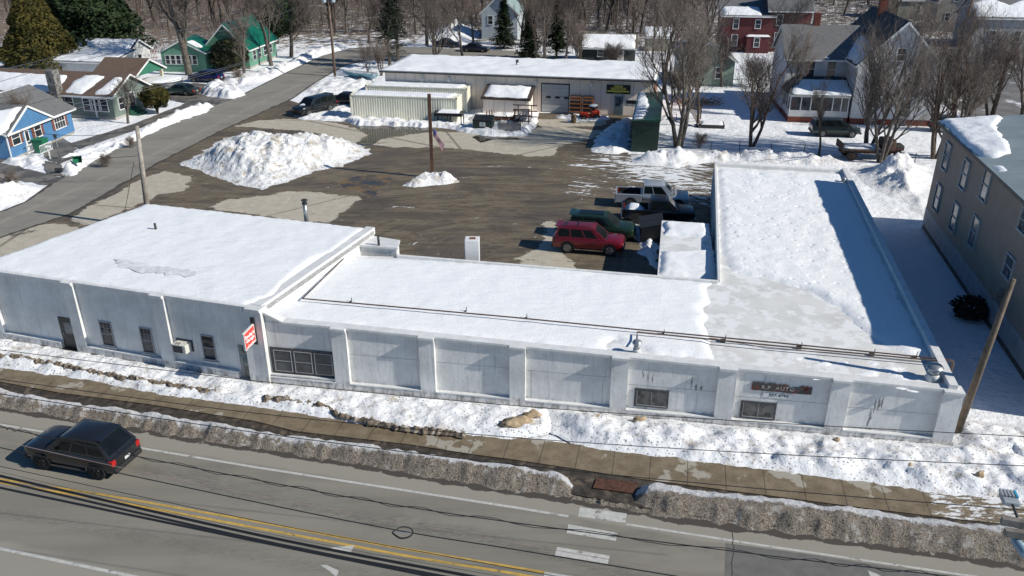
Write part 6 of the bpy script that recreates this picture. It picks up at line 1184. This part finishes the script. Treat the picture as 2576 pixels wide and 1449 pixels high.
proto('tall2',4,13,bk=BK1,tw=TW2,spread=.34,lo=.3,up=.45)
proto('multi',5,11,bk=BK1,tw=TW1,spread=.34,trunks=3,lo=.2,levels=4,dens=1.08,up=.32)
proto('multi2',6,11,bk=BK2,tw=TW2,spread=.38,trunks=3,lo=.18,levels=4,dens=1.08,up=.28)
proto('small',7,6,bk=BK1,tw=TW1,spread=.46,lo=.3,levels=4,dens=1.25,thick=1.5)
proto('bush',8,3,bk=BK2,tw=TW2,spread=.6,trunks=6,lo=.1,levels=3,dens=1.2,thick=.8)
proto('forest',9,14,bk=BK3,tw=TW2,spread=.36,lo=.3,levels=4,dens=1.15,up=.4)
proto('forest2',10,14,bk=BK2,tw=TW3,spread=.32,lo=.35,levels=4,dens=1.15,up=.45)
proto('forest3',11,13,bk=BK1,tw=TW1,spread=.40,lo=.25,levels=4,dens=1.2,up=.35)
HT={'maple':13,'maple2':13,'tall':13,'tall2':13,'multi':11,'multi2':11,'small':6,'bush':3,'forest':14,'forest2':14,'forest3':13}
def tree(key,p,h,label,group=None,rz=None,name='bare_tree',cat='tree',wide=1.0,lean=(0,0)):
    e=empty(name,(p[0],p[1],0),random.uniform(0,6.28) if rz is None else rz,label,cat,group); s=h/HT[key]
    for nm_,me in zip(('trunk','crown'),TREE[key]):
        o=bpy.data.objects.new(nm_,me); COL.objects.link(o); o.parent=e; CH_.setdefault(e.name,[]).append(o)
    e.scale=(s*wide,s*wide,s); e.rotation_euler[0]=lean[0]; e.rotation_euler[1]=lean[1]; return e
random.seed(21)
for key,x,y,h,lb,kw in [
 ('maple',476,188,17,'big spreading bare maple directly before the mint green porch',{'wide':1.25,'rz':2.0}),('maple',683,165,13,'bare maple with a pale flared trunk on the snowy roadside lawn',{}),('maple2',733,143,13,'thick dark bare tree on the roadside lawn next to the bird feeder pole',{'wide':1.1}),
 ('small',614,188,8.5,'slim young bare tree behind the cobalt blue SUV',{}),('small',322,310,5.2,'small bare tree with an upright crown before the bungalow gable',{}),('small',78,366,5.6,'bare tree with many thin stems before the blue house',{'wide':.9}),
 ('multi',1096,158,10.5,'many stemmed bare tree rising behind the warehouse roof',{}),('tall2',1165,150,11,'bare tree standing on the far side of the warehouse near the roof vent',{}),
 ('multi2',960,190,6.0,'thicket of thin bare stems beside the boat and the warehouse corner',{}),('multi',925,180,5.0,'low tangle of bare stems near the street bend',{}),
 ('tall',1350,165,12,'tall bare tree with reddish twigs, first of the clump behind the warehouse',{}),('tall2',1372,165,13,'tall bare tree in the middle of the clump behind the warehouse',{}),('tall2',1420,165,11,'bare tree at the end of the clump before the dark green shed',{}),('multi2',1457,168,8,'low spreading multi stem tree in front of the dark green shed window',{}),
 ('tall2',1640,172,11,'bare tree whose trunk stands by the orange end of the warehouse',{}),('tall',1669,236,13,'bare tree with a thick tan trunk just past the warehouse end wall',{'wide':1.1}),
 ('multi',1706,370,14.5,'tallest many stemmed bare tree standing by the wire fence beyond the green shed',{'wide':1.15}),('tall',1755,318,9,'slim leaning bare tree beside the wooden play frame',{}),('small',1815,218,7.5,'thin bare tree in front of the pale green outbuilding',{}),
 ('multi2',1890,368,11,'leaning many stemmed bare tree before the glazed porch',{'wide':1.1}),('multi',2180,384,13.0,'bare tree forking low beside the flatbed truck',{}),('multi',2215,408,12.5,'dark bare tree whose trunks split in front of the brick foundation',{}),
 ('multi2',2350,398,13.5,'bare tree with reddish twigs at the corner of the taupe apartment house',{}),('tall',2060,392,6.5,'thin sapling in front of the teal minivan',{}),('multi',2410,330,12,'bare tree arching over the pale metal roof near the back road',{}),('multi2',2490,300,12,'wide bare tree leaning over the back road',{'wide':1.1}),('multi',2570,310,12,'bare tree at the margin beyond the pale metal roof',{}),
 ('tall2',2400,215,10,'bare tree between the white clapboard gable and the back road',{}),('forest3',1960,205,11,'bare tree standing before the dark red wing',{}),('forest3',2290,225,11,'bare tree close behind the white clapboard gable',{}),
 ('tall',1985,300,9,'bare tree at the porch corner of the white clapboard house',{}),('small',2405,395,9,'thin bare tree against the taupe apartment house corner',{}),
 ('tall',360,110,15,'tall dark forked bare tree behind the white gabled garage',{}),('forest',310,95,15,'tall bare tree beyond the big dark evergreen',{}),('forest3',560,75,14,'bare tree behind the emerald roof',{}),('forest2',645,95,13,'bare tree at the back corner of the mint green house',{}),('forest3',430,100,14,'bare tree rising over the mint green porch',{}),
 ('bush',1700,240,4,'bare shrub below the pale green outbuilding',{}),('bush',1890,218,4.5,'purple brown bare shrub beside the pale green outbuilding',{}),('bush',350,255,3.0,'bare reddish shrub under the carport',{}),('bush',600,205,2.0,'low bare shrub between the blue SUV and the street',{}),('bush',268,420,1.5,'small bare shrub on the snowbank by the slim lamp post',{}),('bush',330,372,1.3,'tiny bare shrub behind the near grey utility pole',{}),('bush',25,480,2.0,'bare shrub by the stump post at the driveway',{}),
 ('bush',2560,850,3.6,'bare twiggy shrub beside the leaning pole and the taupe house',{}),('bush',1760,372,1.8,'bare twigs poking from the snow by the fence',{}),('bush',1540,165,4,'bare shrub beside the dark green shed',{}),('forest2',1590,120,11,'bare tree behind the small tan shed',{})]:
    nm_='bare_shrub' if key=='bush' else 'bare_tree'; tree(key,g(x,y),h,lb,name=nm_,cat='shrub' if key=='bush' else 'tree',**kw)
# the woods behind: single trees, all alike
random.seed(33); n_=0; WG_='bare trees of the woods behind the houses'
BLD=[(g(1212,98),9),(g(2330,70),14),(g(2440,120),14),(g(1860,110),11),(g(522,160),11),(g(2050,60),10)]
for i in range(2000):
    if n_>=235: break
    y=random.uniform(128,235); hw=y*.66; x=random.uniform(-hw,hw)
    if -36<x<-22 and y<150 and False: continue
    px,py=1288+F*x/(y*cT+(CH)*sT*1.0),0
    v=(Vector((x,y,-CH))); dep=y*cT+CH*sT; up_=y*sT-CH*cT; py=724.5-F*up_/dep; px=1288+F*x/dep
    if py>150 or py<-10: continue
    if 640<px<920 and py>85: continue
    if 900<px<1300 and py>70 and random.random()<.75: continue
    if px>1780 and py>25 and random.random()<.85: continue
    if 1450<px<1720 and py>95: continue
    if px<640 and py>85: continue
    if any((Vector((x,y,0))-q).length<r_ and y<q.y+6 for q,r_ in BLD): continue
    key=random.choice(['forest','forest2','forest3','forest','tall2']); tree(key,(x,y),random.uniform(9,15),'bare deciduous tree in the brown woods behind the houses',WG_,wide=random.uniform(.8,1.15)); n_+=1
# far-off wood
FARW=MB(); random.seed(9)
for i in range(5200):
    x=random.uniform(-230,230); y=random.uniform(222,300); h=random.uniform(7,15); r_=random.uniform(.05,.16); lx=random.uniform(-.6,.6)
    FARW.tube([(x,y,0),(x+lx*.4,y,h*.5),(x+lx,y,h)],[r_,r_*.7,.02],3,m=0,cap=False)
    for k in range(13):
        z=h*random.uniform(.3,.95); a=random.uniform(0,6.28); l=random.uniform(1,3.4); FARW.tube([(x+lx*z/h,y,z),(x+math.cos(a)*l,y+math.sin(a)*l,z+l*.9)],[r_*.45,.012],3,m=1,cap=False)
FARW.build('far_woods',[BK2,TW2],label='hazy brown mass of leafless woods along the top of the view',cat='woods',kind='stuff')
BRU=MB()
for i in range(52000):
    x=random.uniform(-150,150); y=random.uniform(138,240); dep=y*cT+CH*sT; px=1288+F*x/dep
    if px>1780 and random.random()<.8: continue
    if y<160 and (640<px<1330 or px>1450): continue
    a=random.uniform(0,6.28); l=random.uniform(.8,4.4); BRU.tube([(x,y,0),(x+math.cos(a)*l*.35,y+math.sin(a)*l*.35,l)],[.03,.008],3,cap=False)
BRU.build('undergrowth',TW2,label='brown leafless undergrowth on the floor of the woods',cat='undergrowth',kind='stuff')
# evergreens
def leafmat(name,c1,c2):
    m,t,b=base_mat(name); c=coords(t); n=noi(t,1.1,4,c); n2=noi(t,7,3,c); out=mixc(t,ramp(t,n,.35,.65),c1,c2); out=mixc(t,mth(t,'MULTIPLY',ramp(t,n2,.4,.7),.45),out,tuple(x*.45 for x in c1)); t.links.new(out,b.inputs['Base Color']); b.inputs['Roughness'].default_value=.75; b.inputs['Specular IOR Level'].default_value=.2; return m
EV=leafmat('evergreen_needles',(.014,.028,.012),(.035,.058,.022)); GO=leafmat('golden_arborvitae',(.036,.038,.010),(.105,.085,.020)); SPR=leafmat('spruce_needles',(.022,.034,.024),(.055,.066,.045)); RHO=leafmat('rhododendron_leaves',(.025,.032,.014),(.10,.095,.045))
def clumps(mb,rnd,pts,s,flat=.3):
    for p,d in pts:
        a=rnd.uniform(0,6.28); u=Vector((math.cos(a),math.sin(a),rnd.uniform(-.5,.9))).normalized(); v=u.cross(d if d.length>0 else Vector((0,0,1)));
        if v.length<.01: continue
        v=v.normalized()*s*rnd.uniform(.4,.8); u=u*s*rnd.uniform(.7,1.3); w_=d*s*.3; mb.add([p-u*.5,p+v*.5,p+u*.5+w_,p-v*.5],[(0,1,2,3)])
def conifer(seed,h,rb,n=9000,s=.35,clear=.08,mat=EV,lumpy=.25,power=1.0,shell=.45):
    rnd=random.Random(seed); mb=MB(); pts=[]
    while len(pts)<n:
        u=rnd.random()**.75; z=clear+(1-clear)*u; a=rnd.uniform(0,6.283); R_=rb*(1-u)**power*(1+lumpy*noise.noise(Vector((math.cos(a)*1.6,math.sin(a)*1.6,u*7+seed)))*1.6)+.08
        q=R_*(1-shell*rnd.random()**2); d=Vector((math.cos(a),math.sin(a),-.15)); pts.append((Vector((math.cos(a)*q,math.sin(a)*q,z*h)),d))
    clumps(mb,rnd,pts,s); tr=MB(); tr.tube([(0,0,-.1),(0,0,h*.95)],[h*.02,.03],8); return tr.mesh('trunk',BK3,True),mb.mesh('crown',mat)
def put(p,meshes,label,name='evergreen_tree',cat='tree',rz=0,sc=1,group=None):
    e=empty(name,(p[0],p[1],0),rz,label,cat,group); e.scale=(sc,sc,sc)
    for nm_,me in zip(('trunk','crown'),meshes): o=bpy.data.objects.new(nm_,me); COL.objects.link(o); o.parent=e; CH_.setdefault(e.name,[]).append(o)
    return e
put(g(112,186),conifer(1,12.0,5.3,n=15000,s=.55,mat=GO,power=.72,lumpy=.22),'broad golden brown arborvitae cone at the edge of the woods',name='arborvitae')
put(g(235,150),conifer(2,17.5,7.6,n=16000,s=.8,mat=EV,power=.55,lumpy=.35),'massive dark evergreen tree behind the white gabled garage')
put(g(165,140),conifer(3,16,6.0,n=11000,s=.8,mat=EV,power=.6,lumpy=.35),'second dark evergreen tree directly behind the golden arborvitae')
def ball(seed,rx,rz,n,s,mat,z0):
    rnd=random.Random(seed); mb=MB(); pts=[]
    for _ in range(n):
        d=Vector((rnd.gauss(0,1),rnd.gauss(0,1),rnd.gauss(0,1))).normalized(); k=(1-.3*rnd.random()**2)*(1+.28*noise.noise(d*2.2+Vector((seed,0,0)))); pts.append((Vector((d.x*rx*k,d.y*rx*k,z0+rz+d.z*rz*k)),d))
    clumps(mb,rnd,pts,s); tr=MB()
    for i in range(5): a=i*1.3; tr.tube([(0,0,-.1),(math.cos(a)*.3*rx,math.sin(a)*.3*rx,z0+rz)],[.07,.04],5)
    return tr.mesh('trunk',BK2),mb.mesh('crown',mat)
put(g(397,286),ball(1,1.55,1.25,6000,.22,GO,.7),'round clipped golden green shrub beside the sedan driveway',name='round_shrub',cat='shrub')
put(g(582,176),ball(2,2.7,1.9,5000,.32,RHO,.3),'large leathery leaved evergreen bush before the mint green house wall',name='evergreen_bush',cat='shrub')
put(g(700,110),ball(3,3.2,4,6000,.6,EV,1),'dark low evergreen at the edge of the woods beyond the lawn',name='evergreen_tree')
put(g(2440,798),ball(4,1.05,.6,1300,.2,leafmat('dark_yew',(.012,.014,.010),(.045,.035,.025)),.0),'dark brown low bush in the shade beside the taupe apartment house',name='dark_bush',cat='shrub')
def spruce(seed,h,rb,clear=.3,mat=SPR,dens=1.0):
    rnd=random.Random(seed); mb=MB(); tr=MB(); tr.tube([(0,0,-.1),(0,0,h*.5),(0,0,h)],[h*.018,h*.012,.02],8)
    z=clear*h*.45
    while z<h*.98:
        u=z/h; L=rb*(1-u)**.8*rnd.uniform(.8,1.15); live=z>clear*h
        for k in range(int(7*dens)):
            a=rnd.uniform(0,6.283); d=Vector((math.cos(a),math.sin(a),-.18+.5*u)).normalized(); l=L*rnd.uniform(.6,1.1); p0=Vector((0,0,z)); p1=p0+d*l; tr.tube([p0,p1],[.03,.01],3,cap=False)
            if not live and rnd.random()<.8: continue
            for q in range(int(5+l*7)): t_=rnd.uniform(.15,1); p=p0.lerp(p1,t_)+Vector((rnd.uniform(-.15,.15),rnd.uniform(-.15,.15),rnd.uniform(-.22,.05))); clumps(mb,rnd,[(p,Vector((0,0,-1)))],.42)
        z+=h*.022
    return tr.mesh('trunk',BK1,True),mb.mesh('crown',mat)
sp1=spruce(1,15,2.6,.28); sp2=spruce(2,15,2.9,.25)
put(g(981,172),sp1,'tall thin spruce with a bare lower trunk, nearer the street bend',name='spruce_tree'); put(g(1002,161),sp2,'tall thin spruce standing just right of its twin near the warehouse end',name='spruce_tree')
sp3=spruce(3,10,3.0,.08,EV,1.4); put(g(1268,122),sp3,'dark green spruce beside the pale house in the trees',name='spruce_tree',sc=.9); put(g(1400,150),spruce(5,9,2.8,.2,EV,1.1),'dark hemlock tree among the bare clump behind the warehouse',name='hemlock_tree'); put(g(1330,160),spruce(6,8,2.6,.1,EV,1.1),'low dark hemlock near the warehouse roof vent',name='hemlock_tree')
put(g(745,70),sp3,'dark evergreen tree in the woods above the street bend',sc=1.3); put(g(2300,40),sp1,'dark spruce above the white clapboard gable in the distance',name='spruce_tree',sc=.9)
# ---------------- utility poles and wires ----------------
def upole(base,h,label,r=.17,lean=(0,0),mat=WG):
    e=empty('utility_pole',base,0,label,'utility pole'); mb=MB(); mb.tube([(0,0,-.2),(lean[0]*.5,lean[1]*.5,h*.5),(lean[0],lean[1],h)],[r*1.15,r,r*.72],12); mb.build('pole',mat,e,True); return e
# pole by the left street
pb=g(376,572); ul=upole(pb,7.6,'grey wooden utility pole standing at the far corner of the tall white block',r=.18,lean=(.5,0))
mb=MB(); mb.tube([(.24,0,0),(.22,0,5.6)],.04,6); mb.build('conduit',DARK,ul); mb=MB(); mb.tube([(-.15,-.1,5.0),(-1.4,-1.6,.2)],.02,5); mb.build('guy_wire',DARK,ul)
ur=upole(g(2405,1093),7.72,'brown leaning utility pole at the right end of the garage',r=.15,lean=(.53,-.18),mat=M('brown_pole',(.135,.102,.075),.85,var=.3,vs=3))
uf=upole(g(843,192),12.5,'brown utility pole with two grey transformers at the street bend',r=.17,mat=M('far_pole_wood',(.16,.11,.08),.85,var=.3))
for x in (-.55,.55): mb=MB(); mb.lathe((x*1.1,0,9.9),[(.02,-.02),(.3,0),(.32,.85),(.2,1.0),(.05,1.15)],14); mb.build('transformer',M('transformer_grey',(.34,.40,.43),.4),uf,40)
mb=MB(); mb.bar((-1,0,11.3),(1,0,11.3),.12); mb.build('crossarm',WG,uf); mb=MB(); mb.tube([(0,0,9.2),(-1.6,-.3,9.6),(-2.6,-.4,9.5)],.03,5); mb.build('lamp_arm',ZN,uf)
u4=upole(g(2412,118),13,'orange brown utility pole in front of the grey sided house',r=.17,mat=M('orange_pole',(.24,.12,.06),.85,var=.3),lean=(1.0,0))
# near pole at the right margin, seen from above
pz_=13.5; pt=g(2600,1490,9.5); np_=empty('utility_pole',(pt.x,pt.y,0),0,'near utility pole with two wooden crossarms and a blue grey street light','utility pole')
mb=MB(); mb.tube([(.15,0,0),(.15,0,10.6)],[.2,.15],12); mb.build('pole',WG,np_,True)
TMB=M('crossarm_timber',(.20,.185,.16),.85,var=.3,vs=6,lines=(1,.06,.2))
def L2(p): return p-Vector((pt.x,pt.y,0))
a1=L2(g(2519,1309,10.2)); b1=L2(g(2700,1338,10.2)); mb=MB(); mb.bar(a1,b1,.13,.16); mb.build('crossarm',TMB,np_); a2=L2(g(2527,1338,9.7)); b2=L2(g(2700,1364,9.7)); mb=MB(); mb.bar(a2,b2,.13,.16); mb.build('crossarm',TMB,np_)
s0=L2(g(2560,1305,9.2)); s1_=L2(g(2546,1265,9.2)); mb=MB(); mb.tube([s0+Vector((.3,-.6,0)),s0,s1_],.03,6); mb.build('lamp_arm',DARK,np_); LH=M('street_light_grey',(.33,.36,.38),.4)
mb=MB(); q0=L2(g(2546,1270,9.2)); q1=L2(g(2533,1243,9.2)); mb.bar(q0,q1,.36,.12); mb.build('lamp_head',LH,np_,bevel=.03); dq=(q1-q0).normalized(); nq=Vector((-dq.y,dq.x,0))
for i in range(5): mb=MB(); c_=q1-dq*.05+nq*(i-2)*.075+Vector((0,0,.07)); mb.bar(c_-dq*.15,c_+dq*.1,.05,.07); mb.build('cooling_fin' if i<4 else 'photo_cell',LH if i else M('photo_cell_blue',(.05,.35,.55),.4),np_)
mb=MB(); z_=9.5; i0=L2(g(2550,1352,z_)); i1=L2(g(2585,1402,z_)); mb.tube([i0,i1],.035,8)
for k in range(9): c_=i0.lerp(i1,.12+.09*k); mb.tube([c_,c_+(i1-i0).normalized()*.02],.10,12)
mb.build('insulator',M('blue_grey_porcelain',(.22,.33,.42),.25),np_,True)
WIRE=M('cable_black',(.012,.012,.014),.6); WIRE2=M('cable_grey',(.10,.10,.11),.5); WIREP=M('cable_pink',(.35,.25,.24),.6)
def wire(pts,z,r,label,mat=WIRE,z1=None,twist=False,group=None):
    """pts follow the cable in the photograph; its two ends hang at z (and z1); it lies in the upright plane between them"""
    a=g(*pts[0],z); b=g(*pts[-1],z if z1 is None else z1); P=[a]+[onwall(a,b,*p) for p in pts[1:-1]]+[b]; n=10*(len(P)-1); Q=[]
    for i in range(len(P)-1):
        p0=P[max(i-1,0)];p1=P[i];p2=P[i+1];p3=P[min(i+2,len(P)-1)]
        for k in range(10):
            t=k/10; Q.append(.5*((2*p1)+(p2-p0)*t+(2*p0-5*p1+4*p2-p3)*t*t+(3*p1-p0-3*p2+p3)*t**3))
    Q.append(P[-1]); mb=MB(); mb.tube(Q,r,6)
    if twist: mb.tube([q+Vector((0,.05*math.sin(i*1.3),.05*math.cos(i*1.3))) for i,q in enumerate(Q)],r*.7,5)
    return mb.build('overhead_wire',mat,None,True,label=label,cat='wire',group=group)
wire([(-160,860),(0,880),(644,958),(1288,1020),(1932,1063),(2576,1098),(2700,1103)],7.5,.012,'highest thin wire crossing the facade base just above the snow strip')
wire([(-160,930),(0,954),(644,1039.5),(1288,1100),(1932,1141.5),(2576,1172),(2700,1177)],7.5,.012,'thin wire crossing above the sidewalk edge and the roadside snow')
wire([(-160,966),(0,991),(644,1088),(1288,1168),(1932,1231),(2576,1283),(2700,1292)],8.0,.012,'thin wire following the crest of the gritty snowbank')
wire([(-160,1045),(0,1074),(62,1087),(325,1144),(644,1207),(944,1262),(1288,1314),(1932,1397.5),(2224,1431),(2500,1462)],9.0,.012,'wavy twisted pair cable passing over the roof of the black moving SUV',twist=True)
wire([(-160,1070),(0,1108),(275,1170),(644,1246),(1288,1364.5),(1780,1449),(2000,1484)],9.5,.006,'hair thin pale pink wire above the road',mat=WIREP)
wire([(-160,1090),(0,1126),(644,1263),(1011,1336),(1288,1381),(1698,1449),(2000,1496)],9.8,.012,'black cable that carries the loop of spare cable')
wire([(-160,1138),(0,1173),(644,1309.5),(1288,1429.5),(1600,1485)],10.5,.007,'thin wire running just above the yellow lines')
wire([(-160,1150),(0,1187),(644,1336),(1288,1455),(1500,1490)],10.5,.004,'faintest wire running between the yellow lines and the thick cables')
wire([(-160,1158),(0,1197),(644,1344.5),(1181,1449),(1400,1490)],12.0,.024,'upper thick black power cable below the yellow lines')
wire([(-160,1170),(0,1209.5),(644,1357),(1069,1441),(1300,1485)],12.0,.021,'middle thick black power cable crossing the yellow lines')
wire([(-160,1190),(0,1227),(644,1361),(1069,1447),(1200,1476)],12.2,.021,'lowest thick black power cable nearest to the viewer')
# spare cable loop
cc=g(1013,1340,9.75); lo_=[]; 
e=empty('cable_loop',cc,0,'teardrop loop of spare black cable hung on the line above the road','cable loop'); e.scale=(.46,.46,.46)
for i in range(25):
    t=i/24*2*math.pi; rx=.46+.0*math.cos(t); lo_.append((math.cos(t)*.47*(1.0),math.sin(t)*.30*(1 if math.cos(t)>-.2 else max(.25,1+ (math.cos(t)+.2)*.85)),math.sin(t)*.08))
mb=MB(); mb.tube([Vector(p) for p in lo_],.026,6); mb.build('loop',WIRE,e,True); mb=MB(); mb.tube([Vector(p)*.93+Vector((0,0,.03)) for p in lo_],.018,5); mb.build('second_turn',WIRE,e,True)
mb=MB(); mb.bar((-.42,.05,.02),(.42,-.07,.02),.03); mb.build('spacer',ZN,e)
# street wires at the upper left
tp=(836,40)
for pts,z,lb in [([(-100,203),(20,172),(330,100),(644,39),(738,-2),(800,-25)],8.5,'upper wire of the pair running over the mint green house to the woods'),([(-100,230),(0,205),(120,172),(330,124),(644,57),(794,-2)],8.2,'lower wire of the pair running over the mint green house to the woods'),
 ([(187,262),(357,223),(644,145),(829,65)],7,'service wire from the blue house roof past the green sedan to the far utility pole'),([(150,284),(357,230),(644,149),(833,70)],6.8,'second service wire just below the first one over the green sedan'),
 ([(50,328),(130,338),(220,341),(335,330)],5.0,'sagging dark wire between the blue house and the grey utility pole'),([(130,397),(230,400),(345,392)],2.5,'low faint wire at the street from the driveway to the grey utility pole'),
 ([(848,62),(886,54),(960,40)],9.5,'short pale wire leaving the transformer pole toward the spruces'),([(2300,60),(2420,18),(2520,-10)],9,'pale wire slanting to the orange brown pole')]:
    wire(pts,z,.022,lb,mat=WIRE2 if z>6 else WIRE)
